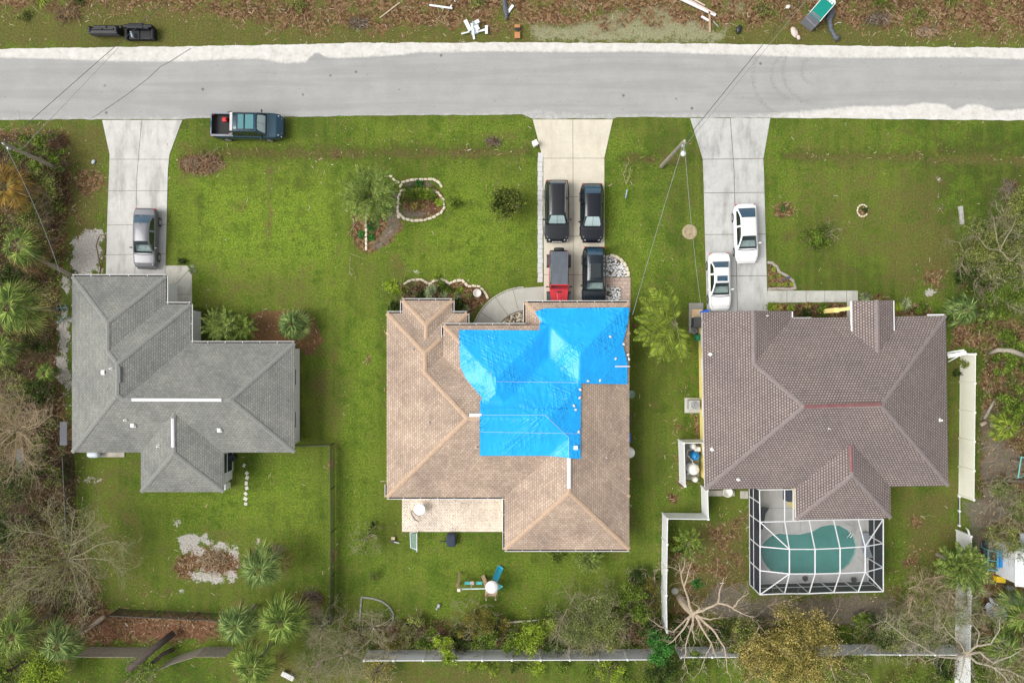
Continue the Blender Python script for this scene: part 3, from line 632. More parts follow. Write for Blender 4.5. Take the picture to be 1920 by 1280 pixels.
        for r in s.rects:
            x0, x1, y0, y1, gb = r['x0'], r['x1'], r['y0'], r['y1'], r['gb']; h = min(x1-x0, y1-y0)/2 if not gb else (x1-x0)/2
            L_ = []
            if x1-x0 >= y1-y0: A = (x0+h, (y0+y1)/2); Bq = (x1-h, (y0+y1)/2); L_ = [((x0, y0), A), ((x0, y1), A), ((x1, y0), Bq), ((x1, y1), Bq), (A, Bq)]
            else:
                xm = (x0+x1)/2; A = (xm, y0+h); Bq = (xm, y1-h) if 'N' not in gb else (xm, y1)
                L_ = [((x0, y0), A), ((x1, y0), A), (A, Bq)] + ([] if 'N' in gb else [((x0, y1), Bq), ((x1, y1), Bq)])
            for a, b in L_:
                a = Vector(a); b = Vector(b); d = b-a; n_ = max(1, int(d.length/.26))
                if d.length < .2: continue
                mb = MB()
                u = d.normalized(); q = Vector((-u.y, u.x))*.15
                for i in range(n_):
                    m0 = a+d*(i/n_); m1 = a+d*((i+1.12)/n_); mm = (m0+m1)/2
                    hz = s.envr(r, mm.x, mm.y)
                    if hz is None or abs(hz-s.env(mm.x, mm.y)) > .004: continue
                    if (s.env(*(mm+q)) or 0)+(s.env(*(mm-q)) or 0) > 2*hz-.03: continue
                    def zz(p): return (s.env(p.x, p.y) or EZ)
                    l = .022+rg.uniform(-.004, .008)
                    e0 = zz(a+d*min(1, i/n_)); e1 = zz(a+d*min(1, (i+1.12)/n_)); tl = [m0-q, m1-q, m1+q, m0+q]
                    dr = .15*SL*(.72 if abs(u.x) > .1 and abs(u.y) > .1 else 1)
                    mb.add([(m0.x, m0.y, e0+l), (m1.x, m1.y, e1+l+.012), (tl[1].x, tl[1].y, e1-dr+l+.02), (tl[0].x, tl[0].y, e0-dr+l+.006), (tl[2].x, tl[2].y, e1-dr+l+.02), (tl[3].x, tl[3].y, e0-dr+l+.006)], [(0, 3, 2, 1), (0, 1, 4, 5)])
                mb.build('ridge_caps', [cap], s.root)
    def loc(s, px, py): return ((px-960)*s.k-s.cx, (640-py)*s.k-s.cy)
    def envr(s, r, x, y):
        if not (r['x0']-1e-3 <= x <= r['x1']+1e-3 and r['y0']-1e-3 <= y <= r['y1']+1e-3): return None
        return min(a*x+b*y+c for a, b, c in r['pl'].values())
    def env(s, x, y):
        v = [q for q in (s.envr(r, x, y) for r in s.rects) if q is not None]
        return max(v) if v else None
    def on(s, px, py):             # a point of the roof (in the house's own coordinates) under a pixel
        z = EZ+1
        for _ in range(8):
            p = P(px, py, z)-Vector((s.cx, s.cy, 0)); q = Matrix.Rotation(-s.rot, 3, 'Z') @ p; z = s.env(q.x, q.y) or EZ
        return Vector((q.x, q.y, z))
    def window(s, i, t, w_=1.3, h_=1.1, z=1.0, name='window', door=False):
        a, b = s.ins[i], s.ins[(i+1) % len(s.ins)]; u = (b-a).normalized(); nrm = Vector((u.y, -u.x)); c = a+(b-a)*t
        m = Matrix(((u.x, nrm.x, 0), (u.y, nrm.y, 0), (0, 0, 1)))
        def pt(x, y, zz): q = m @ Vector((x, y, zz)); return (q.x+c.x, q.y+c.y, q.z)
        mb = MB()
        for x, zz, dx, dz in ((-w_/2, z+h_/2, .08, h_+.08), (w_/2, z+h_/2, .08, h_+.08), (0, z, w_-.08, .08), (0, z+h_, w_-.08, .08)) + (() if door else ((0, z+h_/2, w_-.08, .04),)):
            mb.box(pt(x, .03, zz), (dx, .08, dz), M=m)
        o = mb.build(name, WHITE, s.root)
        MB().box(pt(0, .012, z+h_/2), (w_-.09, .03, h_-.09), M=m).build('door_leaf' if door else 'pane', DOORM if door else GLASS, o)
    def gutter(s, pts, mats, dz=0):
        mb = MB()
        for (a, b), (c, d) in zip(pts[:-1], pts[1:]):
            A = Vector(s.loc(a, b)); Bv = Vector(s.loc(c, d)); u = (Bv-A).normalized(); nrm = Vector((-u.y, u.x)); z = EZ+dz
            # nrm points outwards: points run so that the outside lies on their left
            def q(p, o, zz): return (p.x+nrm.x*o, p.y+nrm.y*o, z+zz)
            e = .13; A2 = A-u*0; B2 = Bv+u*0
            mb.add([q(A2, .004, -.1), q(B2, .004, -.1), q(B2, e, -.1), q(A2, e, -.1)], [(0, 1, 2, 3)], 1)
            mb.bar(q(A2-u*.0, e, -.055), q(B2+u*e*0, e, -.055), .035, .1)
            l = (B2-A2).length; n_ = int(l/1.2)
            for i in range(1, n_): p = A2+u*l*i/n_; mb.bar(q(p, .01, -.02), q(p, e-.01, -.02), .03, .015)
        mb.build('gutter', mats, s.root)
    def part(s, mb, name, mats, **k): return mb.build(name, mats, s.root, **k)
WHITE = mat('white_paint', (.78, .78, .77), .5, .04, 1.5)
GLASS = mat('window_glass', (.03, .04, .05), .08, .2, .6, spec=.8)
DOORM = mat('door_white', (.72, .72, .70), .5, .06, 1)
GDARK = mat('gutter_inside', (.035, .03, .025), .9, .5, 5)
sh_g = brickmat('grey_shingles', (.29, .295, .27), (.225, .23, .21), (.165, .165, .155), .25, .155, 0, .022, .5, True, ((.74, .74, .76), (1.14, 1.14, 1.1)))
sh_b = brickmat('tan_shingles', (.52, .415, .325), (.40, .305, .235), (.30, .225, .175), .26, .175, 0, .024, .5, True, ((.72, .71, .72), (1.16, 1.14, 1.12)))
sh_p = brickmat('mauve_shingles', (.36, .31, .285), (.29, .24, .225), (.12, .095, .09), .22, .185, 0, .042, .8, True, ((.86, .86, .88), (1.1, 1.08, 1.06)))  # dark dashes paint the shadow between the shingle tabs
cap_g = mat('grey_cap', (.225, .23, .212), .9, .2, 8); cap_b = mat('tan_cap', (.48, .34, .235), .9, .16, 6); cap_p = mat('mauve_cap', (.225, .19, .18), .9, .25, 9)
w_white = mat('stucco_white', (.66, .66, .66), .9, .06, 1.5, bmp=.2); w_beige = mat('stucco_beige', (.60, .52, .42), .9, .06, 1.5, bmp=.2); w_yel = mat('stucco_yellow', (.82, .68, .26), .9, .08, 1.2, bmp=.2)
trim_g = mat('trim_grey', (.42, .42, .41), .6, .06); trim_b = mat('trim_brown', (.38, .30, .24), .6, .08)
# ---- left house
hl = House('grey_roof_house', 'single-storey house at the left with a grey shingled hip roof and white walls', (343, 720), 0,
  [(135,643,552,848), (135,570,357,848), (135,518,311,848), (264,692,419,922)],
  [(135,518),(311,518),(311,570),(357,570),(357,643),(552,643),(552,848),(419,848),(419,922),(264,922),(264,848),(135,848)], sh_g, cap_g, w_white, trim_g)
hl.gutter([(135,518),(311,518),(311,570),(357,570),(357,643),(552,643)], [WHITE, GDARK])
def ventbox(h, pts, name='roof_vent', sz=.3, m=WHITE):
    for x, y in pts:
        p = h.on(x, y); mb = MB().rbox((p.x, p.y, p.z+.1), (sz, sz, .2), .03); mb.box((p.x, p.y, p.z+.0), (sz*1.35, sz*1.35, .05)); h.part(mb, name, m)
def ventpipe(h, pts, r=.05, m=WHITE):
    for x, y in pts:
        p = h.on(x, y); h.part(MB().lathe([(r*2, -.05), (r*2, .02), (r, .05), (r, .3), (r*.6, .3)], 10, p), 'vent_pipe', m)
def ridgevent(h, a, b, m, w_=.16, hh=.1):
    A = h.on(*a); Bv = h.on(*b); z = max(A.z, Bv.z); mb = MB(); A.z = Bv.z = z+.045
    d = (Bv-A); u = d.normalized(); q = Vector((-u.y, u.x, 0)); 
    pr = [(-w_, -.02), (-w_, .03), (0, .085), (w_, .03), (w_, -.02)]
    vs_ = [A+q*x+Vector((0, 0, z_)) for x, z_ in pr]+[Bv+q*x+Vector((0, 0, z_)) for x, z_ in pr]
    mb.add(vs_, [(0, 5, 6, 1), (1, 6, 7, 2), (2, 7, 8, 3), (3, 8, 9, 4), (4, 3, 2, 1, 0), (5, 6, 7, 8, 9)]); h.part(mb, 'ridge_vent', m)
vent_w = mat('vent_white', (.74, .74, .74), .5, .05)
ridgevent(hl, (248,749), (416,749.5), vent_w, .11); ridgevent(hl, (324.5,784), (325,838), vent_w, .11)
ventbox(hl, [(195,698),(250,796.5),(412,805.5)], sz=.27); ventpipe(hl, [(210,691),(236,787),(298,836)], .05)
p = hl.on(223.5, 702); hl.part(MB().box((p.x, p.y, p.z+.03), (.3, 1.2, .02), M=Matrix.Rotation(-R(22.6), 3, 'Y')), 'roof_patch', mat('slate_patch', (.13, .14, .145), .9))
for i, t, w_ in ((4, .5, 1.5), (5, .3, 1.2), (5, .7, 1.2), (3, .5, .9)): pass
def edge_of(h, px0, py0, px1, py1):
    a = Vector(h.loc(px0, py0)); b = Vector(h.loc(px1, py1)); best = 0; bd = 1e9
    for i in range(len(h.out)):
        p, q = Vector(h.out[i]), Vector(h.out[(i+1) % len(h.out)]); d = min((p-a).length+(q-b).length, (p-b).length+(q-a).length)
        if d < bd: bd = d; best = i
    return best
def wins(h, e, ts, **k):
    i = edge_of(h, *e)
    for t in ts: h.window(i, t, **k)
wins(hl, (552,643,552,848), [.25, .7]); wins(hl, (135,518,135,848), [.3, .6, .85]); wins(hl, (357,643,552,643), [.35, .75]); wins(hl, (264,922,419,922), [.5], w_=2.2)
wins(hl, (135,518,311,518), [.5], w_=4.9, h_=2.2, z=.04, name='garage_door', door=True); wins(hl, (311,570,357,570), [.5], w_=.95, h_=2.1, z=.04, name='front_door', door=True)
wins(hl, (419,848,419,922), [.5], w_=1.6, h_=2.1, z=.04, name='patio_door'); wins(hl, (419,848,552,848), [.5])
# ---- middle house
hm = House('tan_roof_house', 'single-storey house in the middle with a tan shingled hip roof partly under blue tarps', (953, 800), 0,
  [(725,622,1180,932), (725,587,876,900), (754,563,848,800), (833,610,1028,830,.78), (985,567,1180,900), (946,700,1180,1030)],
  [(754,563),(848,563),(848,587),(876,587),(876,622),(985,622),(985,567),(1180,567),(1180,1030),(946,1030),(946,932),(725,932),(725,587),(754,587)], sh_b, cap_b, w_beige, trim_b)
hm.gutter([(725,587),(754,587),(754,563),(848,563),(848,587),(876,587),(876,610)], [WHITE, GDARK])
hm.gutter([(833,650),(833,610),(985,610)], [WHITE, GDARK], .78); hm.gutter([(985,609),(985,567),(1180,567)], [WHITE, GDARK])
hm.gutter([(1180,1030),(946,1030),(946,932),(725,932),(725,908)], [WHITE, GDARK])
ridgevent(hm, (880,778), (903,778), vent_w, .13); ridgevent(hm, (1067,858), (1067,915), vent_w, .13)
ventpipe(hm, [(1137,857),(893,838),(804,792),(774,655)], .045, mat('vent_dull', (.5, .45, .4)))
wins(hm, (725,587,725,932), [.2, .5, .8]); wins(hm, (1180,567,1180,1030), [.2, .45, .7, .9]); wins(hm, (946,1030,1180,1030), [.3, .7]); wins(hm, (725,932,946,932), [.5], w_=3.2, h_=2.1, z=.04, name='patio_door'); wins(hm, (725,932,946,932), [.15])
wins(hm, (985,567,1180,567), [.5], w_=4.9, h_=2.2, z=.04, name='garage_door', door=True); wins(hm, (754,563,848,563), [.5], w_=2.0); wins(hm, (876,622,985,622), [.5], w_=1.6, h_=2.2, z=.04, name='front_door', door=True)
# ---- right house
hr = House('mauve_roof_house', 'single-storey yellow house at the right with a purplish brown shingled roof', (1546, 752), .9,
  [(1319,595,1776,914), (1319,582,1487,800,0,'N'), (1594,566,1671,720,.5,'N'), (1489,720,1667,973)],
  [(1319,582),(1487,582),(1487,595),(1776,595),(1776,914),(1667,914),(1667,973),(1489,973),(1489,914),(1319,914)], sh_p, cap_p, w_yel, WHITE)
ridgevent(hr, (1508,762), (1651,757), mat('vent_maroon', (.20, .085, .085), .6), .13); ridgevent(hr, (1594,834), (1596,884), mat('vent_maroon', (.20, .085, .085), .6), .13)
ventpipe(hr, [(1332,664),(1335,842),(1384,898),(1762,787)], .07); ventpipe(hr, [(1438,592),(1554,803)], .03)
wins(hr, (1319,582,1319,914), [.12, .3, .55, .8]); wins(hr, (1776,595,1776,914), [.3, .7]); wins(hr, (1489,973,1667,973), [.5], w_=2.4, h_=2.1, z=.04, name='patio_door'); wins(hr, (1319,582,1487,582), [.5], w_=4.9, h_=2.2, z=.04, name='garage_door', door=True)
wins(hr, (1487,595,1776,595), [.15, .85]); wins(hr, (1487,595,1776,595), [.5], w_=1.1, h_=2.2, z=.04, name='front_door', door=True)
q = Matrix.Rotation(-hr.rot, 3, 'Z')
def hl_(px, py, z): v = q @ (P(px, py, z)-Vector((hr.cx, hr.cy, 0))); return v
mb = MB(); a = hl_(1572, 581, 2.7); b = hl_(1596, 577.5, 2.7); mb.bar(a, b, .25, .4); hr.part(mb, 'porch_beam', w_yel)
hr.part(MB().rbox((a.x, a.y, 1.25), (.36, .36, 2.5), .02), 'porch_column', w_yel)
# porch gable barge boards, satellite and gutters on the right house
mb = MB()
for x in (1594, 1671):
    A = Vector(hr.loc(x, 566)); Bv = Vector(hr.loc(x, 622)); o = -.03 if x < 1600 else .03
    mb.bar((A.x+o, A.y, EZ+.5-.05), (Bv.x+o, Bv.y, EZ+.5-.05), .07, .12)
A = Vector(hr.loc(1487, 597)); Bv = Vector(hr.loc(1524, 597)); mb.bar((A.x, A.y+.06, EZ-.06), (Bv.x, Bv.y+.06, EZ-.06), .1, .1)
A = Vector(hr.loc(1742, 595)); Bv = Vector(hr.loc(1774, 595)); mb.bar((A.x, A.y+.06, EZ-.06), (Bv.x, Bv.y+.06, EZ-.06), .1, .1)
A = Vector(hr.loc(1487, 583)); Bv = Vector(hr.loc(1487, 596)); mb.bar((A.x+.05, A.y, EZ-.06), (Bv.x+.05, Bv.y, EZ-.06), .1, .1)
hr.part(mb, 'white_trim', WHITE)

# ---- tarps on the middle roof
tm = D.materials.new('blue_tarp'); T, N, L, B = nodes(tm); g = N.new('ShaderNodeNewGeometry').outputs['Position']
n1 = nz(N, L, g, .8, 3); L.new(ramp(N, L, n1, [(.3, (.0, .345, .86)), (.7, (.003, .41, .95))]), B.inputs['Base Color'])
B.inputs['Roughness'].default_value = .42; B.inputs['Specular IOR Level'].default_value = .6
bs = None
for a, sc in ((25, 1.0), (-40, 1.2), (80, .9)):
    mp = N.new('ShaderNodeMapping'); mp.inputs['Rotation'].default_value = (0, 0, R(a)); L.new(g, mp.inputs[0])
    m2 = N.new('ShaderNodeMapping'); m2.inputs['Scale'].default_value = (.22*sc, 2.4*sc, 1); L.new(mp.outputs[0], m2.inputs[0])
    f = nz(N, L, m2.outputs[0], 1.3, 1.5, .5); f = mth(N, L, 'POWER', mth(N, L, 'SUBTRACT', 1, mth(N, L, 'ABSOLUTE', mth(N, L, 'MULTIPLY', mth(N, L, 'SUBTRACT', f, .5), 4)), clamp=True), 3)
    f = mth(N, L, 'MULTIPLY', f, sstep(N, L, nz(N, L, g, .35+.1*sc, 2), .38, .6))
    bs = f if bs is None else mth(N, L, 'ADD', bs, f)
bump(N, L, B, bs, .6, .05)
def zroof(x, y):
    best = 0
    v = hm.env(x, y) or EZ
    av = [hm.env(x+dx, y+dy) or v for dx, dy in ((.18, 0), (-.18, 0), (0, .18), (0, -.18), (.12, .12), (-.12, -.12), (.12, -.12), (-.12, .12))]
    return max(v, sum(av)/8)
FANS = [((1180,578), 60), ((1167,646), 70), ((1030,608), 60), ((1022,777), 110), ((1090,712), 55), ((930,764), 60), ((863,686), 55), ((1012,700), 45)]
FL = [(hm.on(*a), r/S) for a, r in FANS]
def tarp(poly, lift, label, step=.1):
    pl = [hm.on(x, y) for x, y in poly]; pts = [(p.x, p.y) for p in pl]
    x0 = min(p[0] for p in pts)-.2; x1 = max(p[0] for p in pts)+.2; y0 = min(p[1] for p in pts)-.2; y1 = max(p[1] for p in pts)+.2
    X, Y = np.meshgrid(np.arange(x0, x1, step), np.arange(y0, y1, step)); d = sdpoly(X, Y, pts)
    # move the vertices next to the edge onto it
    n = len(pts)
    XX, YY = X.copy(), Y.copy()
    for j, i in zip(*np.where(np.abs(d) < step*.75)):
        b = None
        for k in range(n):
            (ax, ay), (bx, by) = pts[k], pts[(k+1) % n]; dx, dy = bx-ax, by-ay; t = min(1, max(0, ((X[j, i]-ax)*dx+(Y[j, i]-ay)*dy)/(dx*dx+dy*dy)))
            q = (ax+t*dx, ay+t*dy); e = math.hypot(q[0]-X[j, i], q[1]-Y[j, i])
            if b is None or e < b[0]: b = (e, q)
        XX[j, i], YY[j, i] = b[1]
    ok = d < step*.75; mb = MB(); ids = {}; vs_ = []; fs = []
    def vid(j, i):
        if (j, i) not in ids:
            x, y = XX[j, i], YY[j, i]; z = zroof(x, y)+lift
            w1 = noise.noise(Vector((x*.9+y*.3, y*5, lift*50)))+noise.noise(Vector((x*4.2, y*.7-x*.4, 3)))
            z += .012*(w1+1)
            for p, r in FL:
                e = math.hypot(x-p.x, y-p.y)
                if e < r: z += .035*(1-e/r)*min(1, e/.4)*(.5+.5*math.sin(math.atan2(y-p.y, x-p.x)*17+2*noise.noise(Vector((x, y, 0)))))
            ids[(j, i)] = len(vs_); vs_.append((x, y, z))
        return ids[(j, i)]
    for j in range(X.shape[0]-1):
        for i in range(X.shape[1]-1):
            if ok[j, i] and ok[j+1, i] and ok[j, i+1] and ok[j+1, i+1] and d[j:j+2, i:i+2].mean() < 0:
                fs.append((vid(j, i), vid(j, i+1), vid(j+1, i+1), vid(j+1, i)))
    mb.add(vs_, fs); o = mb.build('roof_tarp', tm, smooth=True, loc=(hm.cx, hm.cy, 0)); tag(o, label, 'tarp', 'blue tarps over the tan roof')
tarp([(1003,584),(1022,578),(1180,576.5),(1175.7,611),(1167,646),(1175.7,676),(1175.7,720),(1092,718.6),(1084,714),(1028,660),(1028,612),(1012,601)], .085, 'wrinkled blue tarp over the garage wing, nearest the parked cars')
tarp([(861,618),(1011,619.3),(1012,604),(1031,608),(1031,662),(1090,718),(1089,770),(900,770),(900,754),(903.8,745),(874,710),(863,686)], .04, 'largest blue tarp, over the raised centre block of the tan roof')
tarp([(900,764),(1089,764),(1088.5,859.6),(1060,857),(1019.5,853.5),(900,853.5)], .08, 'blue tarp folded over the main ridge, the lowest of the three')
seam = mat('tarp_seam', (.30, .60, .88), .4, .1)
SLAB = ['pale blue seam across the lower third of the blue tarps', 'pale blue seam along the top of the valley between the garage and ridge tarps', 'pale blue fold on the main ridge under the lowest blue tarp', 'short diagonal fold of blue tarp running down the hip', 'short upright fold of blue tarp above the white ridge vent']
for si, pts in enumerate(([(902,809),(1088,812)], [(932,715),(1084,717)], [(902,777.5),(1022,777.5)], [(1022,777.5),(1066,819)], [(1066,819),(1066,856)])):
    mb = MB(); A, Bv = Vector(pts[0]), Vector(pts[1]); n_ = 24; L_ = []
    for i in range(n_+1):
        c = A.lerp(Bv, i/n_); p = hm.on(c.x, c.y); L_.append(Vector((p.x, p.y, zroof(p.x, p.y)+.125)))
    mb.tube(L_, .022, 4); o = mb.build('tarp_batten', seam, loc=(hm.cx, hm.cy, 0)); tag(o, SLAB[si], 'tarp seam', 'pale seams on the blue tarps')
sb = mat('sandbag', (.72, .66, .6), .8, .2, 8)
BL = ['at the inner end of the bottom edge of the garage tarp', 'halfway along the bottom edge of the garage tarp', 'at the top of the main tarp right edge', 'second down on the main tarp right edge', 'third down and slightly inside the main tarp right edge', 'just below its twin, inside the main tarp right edge', 'near the bottom of the main tarp right edge', 'topmost in the middle of the garage tarp', 'lower in the middle of the garage tarp beside the board', 'topmost on the shingles right of the garage tarp', 'second on the shingles right of the garage tarp', 'lowest on the shingles right of the garage tarp']
b0 = None
for i, (x, y) in enumerate([(1102,714),(1125,713),(1088,730),(1087,745),(1076,760),(1079,767.5),(1085,809),(1144,631),(1154,672),(1169,645),(1177,665),(1179,673)]):
    p = hm.on(x, y); L_ = (hm.cx+p.x, hm.cy+p.y, zroof(p.x, p.y)+.12)
    if b0 is None: b0 = single(MB().sphere((0, 0, 0), (.13, .09, .05), 8, 5, .12, random.Random(2)), 'sandbag', sb, 'small pale weight holding down the edge of the blue tarp', 'weight', L_, 0, 'small weights on the tarp edges', True)
    else: o = b0.copy(); C.objects.link(o); o.location = L_; o.rotation_euler = (0, 0, i*1.3)
    (b0 if i == 0 else o)['label'] = 'small pale weight '+BL[i]
p = hm.on(1079, 838); hm.part(MB().rbox((p.x, p.y, p.z+.22), (.3, .3, .25), .03), 'roof_vent', WHITE)
a = hm.on(1153, 686.5); b = hm.on(1180, 686.5); hm.part(MB().bar((a.x, a.y, a.z+.2), (b.x, b.y, b.z+.17), .1, .05), 'white_board', WHITE)
# ================================================================== CARS
def carpaint(name, col, metal=.3, rough=.3): return mat(name, col, rough, .05, .6, metal=metal, coat=.45)
RUB = mat('tyre_rubber', (.025, .025, .026), .85, .2, 6); RIM = mat('alloy_rim', (.5, .5, .51), .35, .08, 3, metal=.7); BLK = mat('black_plastic', (.02, .02, .022), .5, .2, 5)
CHR = mat('chrome', (.7, .7, .72), .2, .05, 3, metal=.9); HLG = mat('headlight_glass', (.62, .64, .66), .12, .1, 9, coat=1); TLG = mat('tail_light', (.42, .015, .02), .2, .1, 4, coat=1)
WS = glassmat('windscreen_glass', (.03, .065, .075), .74); SG = glassmat('tinted_glass', (.012, .02, .022), .1); RG = glassmat('rear_glass', (.02, .07, .12), .12)
INT = mat('car_interior', (.055, .05, .048), .8, .3, 4); SEAT = mat('car_seat', (.16, .145, .13), .8, .3, 5); DASH = mat('dashboard', (.42, .46, .44), .7, .3, 5)  # dashboard kept pale teal to stand for the reflection in the windscreens
def smooth_interp(pts, x):
    xs_ = [p[0] for p in pts]
    if x <= xs_[0]: return pts[0][1]
    if x >= xs_[-1]: return pts[-1][1]
    for i in range(len(pts)-1):
        if x <= xs_[i+1]:
            t = (x-xs_[i])/(xs_[i+1]-xs_[i]); t = t*t*(3-2*t) if len(pts[i]) < 3 else t
            return pts[i][1]+(pts[i+1][1]-pts[i][1])*t
def wheel(root, x, y, r, w_, rim=RIM, out=1):
    M = Matrix.Rotation(PI/2, 3, 'X')
    o = MB().lathe([(r*.62, -w_/2), (r*.9, -w_/2), (r, -w_/2+.03), (r, w_/2-.03), (r*.9, w_/2), (r*.62, w_/2)], 28, (x, y, r), M).build('wheel', RUB, root, smooth=True, angle=40)
    mb = MB(); mb.lathe([(r*.63, 0), (r*.63, .02), (r*.56, .015), (r*.5, 0)], 24, (x, y+out*w_/2*.99, r), Matrix.Rotation(-out*PI/2, 3, 'X'))
    for k in range(5):
        a = 2*PI*k/5+.3; mb.bar((x, y+out*(w_/2+.005), r), (x+math.cos(a)*r*.57, y+out*(w_/2-.0), r+math.sin(a)*r*.57), .03, .07)
    mb.lathe([(.055, -.01), (.06, .01), (.03, .025)], 12, (x, y+out*w_/2, r), Matrix.Rotation(-out*PI/2, 3, 'X'))
    mb.build('rim', rim, o)
def car(name, label, cpx, rz, L_, W_, H_, paint_, zb, cab, roofz, ends=(.80, .86), bed=None, wheels=None, wr=.33, rails=False, sunroof=False, glassroof=False, tumble=.38, group='cars parked on the driveways', rim=RIM, belt=.93, cat='car', ghood=0):
    root = thing(name, label, cat, (0, 0, 0), rz, group); p = P(cpx[0], cpx[1], .8); root.location = (p.x, p.y, .035)
    xr0, xr1, xf1, xf0 = cab
    base = sorted(set([round(-L_/2+L_*i/64, 4) for i in range(65)]+list(cab)+([bed[0], bed[1]] if bed else [])+[L_/2-.02, L_/2-.06, -L_/2+.02, -L_/2+.06]))
    mid = (xr1+xf1)/2; W2 = W_/2
    def wid(x):
        f = (x/(L_/2)); r_, fr = ends
        e = fr if f > 0 else r_; t = max(0, (abs(f)-.62)/.38); k = 1-(1-e)*(t**2.6)
        t2 = max(0, (abs(f)-.93)/.07); return W2*k*(1-.10*t2**2)
    def hb(x): return smooth_interp(zb, x)
    def hr_(x):
        b = hb(x)
        if x <= xr0 or x >= xf0: return b
        if x < xr1: t = (x-xr0)/(xr1-xr0); e = hr2(xr1); return b+(e-b)*(1-(1-t)**1.35)
        if x > xf1: t = (xf0-x)/(xf0-xf1); e = hr2(xf1); return b+(e-b)*(1-(1-t)**1.25)
        return hr2(x)
    def hr2(x): return roofz-.07*((x-mid)/((xf1-xr1)/2+.3))**2
    rows = []
    for x in base:
        b = hb(x); h = hr_(x); t = max(0, h-b); w_ = wid(x); wg = w_*.90; wrf = wg-tumble*t*.75; c = .035+(.0 if t < .05 else .015)
        low = .30+.25*max(0, (abs(x)/(L_/2)-.93)/.07)*.4
        rows.append([(x, 0, h+c), (x, wrf*.5, h+c*.75), (x, wrf-.09, h+.008), (x, wrf, h-min(.05, t*.3)-.004), (x, wg+.004, b-.0), (x, w_*.965, b-.045), (x, w_, b-.2), (x, w_*1.0, (b-.2)*.5+.2), (x, w_*.975, low+.03), (x, w_*.9, low-.08)])
    body = MB(); gl = {k: MB() for k in ('windscreen', 'rear_window', 'side_window_a', 'side_window_b')}; nP = 10
    def put(mb_, q, flip): mb_.add(q if not flip else q[::-1], [(0, 1, 2, 3)])
    V = [];
    for r in rows:
        V += [Vector(v) for v in r] + [Vector((v[0], -v[1], v[2])) for v in r]
    F = {k: [] for k in ('body', 'windscreen', 'rear_window', 'side_a', 'side_b')}
    pil = (xr1+xf1)/2-.1
    for i in range(len(base)-1):
        xm = (base[i]+base[i+1])/2
        for j in range(nP-1):
            key = 'body'
            cabz = xr0 < xm < xf0
            if bed and bed[0] < xm < bed[1] and j < 4: continue
            if cabz and j <= 1 and xm > xf1+.04 and xm < xf0-.03: key = 'windscreen'
            if cabz and j <= 1 and xm < xr1-.03 and xm > xr0+.04 and not bed: key = 'rear_window'
            if cabz and j == 3 and hr_(xm)-hb(xm) > .16 and not (pil-.06 < xm < pil+.06) and not (bed and xm < xr1+.05): key = 'side'
            for s_ in (0, 1):
                o_ = s_*nP; a = i*2*nP+o_+j; q = (a, a+1, a+2*nP+1, a+2*nP) if s_ == 0 else (a, a+2*nP, a+2*nP+1, a+1)
                F[key if key != 'side' else ('side_a' if s_ == 0 else 'side_b')].append(q)
    for e in (0, len(base)-1):
        o_ = e*2*nP; ring = [o_+j for j in range(nP)]+[o_+nP+j for j in range(nP-1, 0, -1)]
        F['body'].append(tuple(ring if e == 0 else ring[::-1]))
    def mk(fs_, nm, m, par):
        used = sorted({i for f in fs_ for i in f}); mp = {u: k for k, u in enumerate(used)}
        mb_ = MB(); mb_.add([V[u] for u in used], [tuple(mp[i] for i in f) for f in fs_])
        bm_o = mb_.build(nm, m, par, smooth=True, angle=38)
        bm = bmesh.new(); bm.from_mesh(bm_o.data); bmesh.ops.remove_doubles(bm, verts=bm.verts, dist=.0008); bmesh.ops.recalc_face_normals(bm, faces=bm.faces) if nm == 'body' else None; bm.to_mesh(bm_o.data); bm.free()
        bm_o.data.polygons.foreach_set('use_smooth', [True]*len(bm_o.data.polygons)); bm_o.data.set_sharp_from_angle(angle=R(40)); return bm_o
    mk(F['body'], 'body', paint_, root); mk(F['windscreen'], 'windscreen', WS, root)
    if F['rear_window']: mk(F['rear_window'], 'rear_window', RG, root)
    mk(F['side_a'], 'side_window', SG, root); mk(F['side_b'], 'side_window', SG, root)
    # dark cabin with seats and dashboard
    mb = MB(); mb.box(((xr0+xf0)/2, 0, .42), (xf0-xr0-.1, W_*.8, .3)); ib = mb.build('interior', INT, root)
    mb = MB(); mb.rbox((xf0-.42, 0, belt-.12), (.5, W_*.74, .18), .05); mb.build('dashboard', DASH, ib)
    for sx in (xf1-.35, (xr1+xf1)/2-.5):
        for sy in (-.37, .37):
            mb = MB().rbox((sx, sy, .68), (.5, .5, .2), .06); mb.rbox((sx-.3, sy, .95), (.16, .5, .62), .06); mb.build('seat', SEAT, ib)
    # wheels and arches
    wx = wheels or (-L_*.29, L_*.30)
    for x in wx:
        for s_ in (1, -1):
            wheel(root, x, s_*(W2-.10), wr, .23, rim, s_)
            MB().lathe([(wr*1.14, -.06), (wr*1.14, .0)], 24, (x, s_*(W2-.012), wr+.01), Matrix.Rotation(-s_*PI/2, 3, 'X')).build('wheel_arch', BLK, root)
    # lights, grille, bumpers, mirrors, plates
    xe = L_/2; zf = hb(xe-.12)
    for s_ in (1, -1):
        y1 = wid(xe-.14); mb = MB()
        pts = [(xe-.52, y1*s_*1.01, hb(xe-.52)-.03), (xe-.12, y1*s_*.985, hb(xe-.12)-.05), (xe-.03, y1*s_*.78, hb(xe-.03)-.04), (xe-.10, y1*s_*.62, hb(xe-.10)+.005), (xe-.36, y1*s_*.86, hb(xe-.36)+.012)]
        lo = [(a+ (.012 if i in (1, 2) else 0), b*1.005, c-.14) for i, (a, b, c) in enumerate(pts)]
        mb.add([(a, b, c+.012) for a, b, c in pts]+lo, [(0, 1, 2, 3, 4), (0, 5, 6, 1), (1, 6, 7, 2), (2, 7, 8, 3)]); mb.build('headlight', HLG, root)
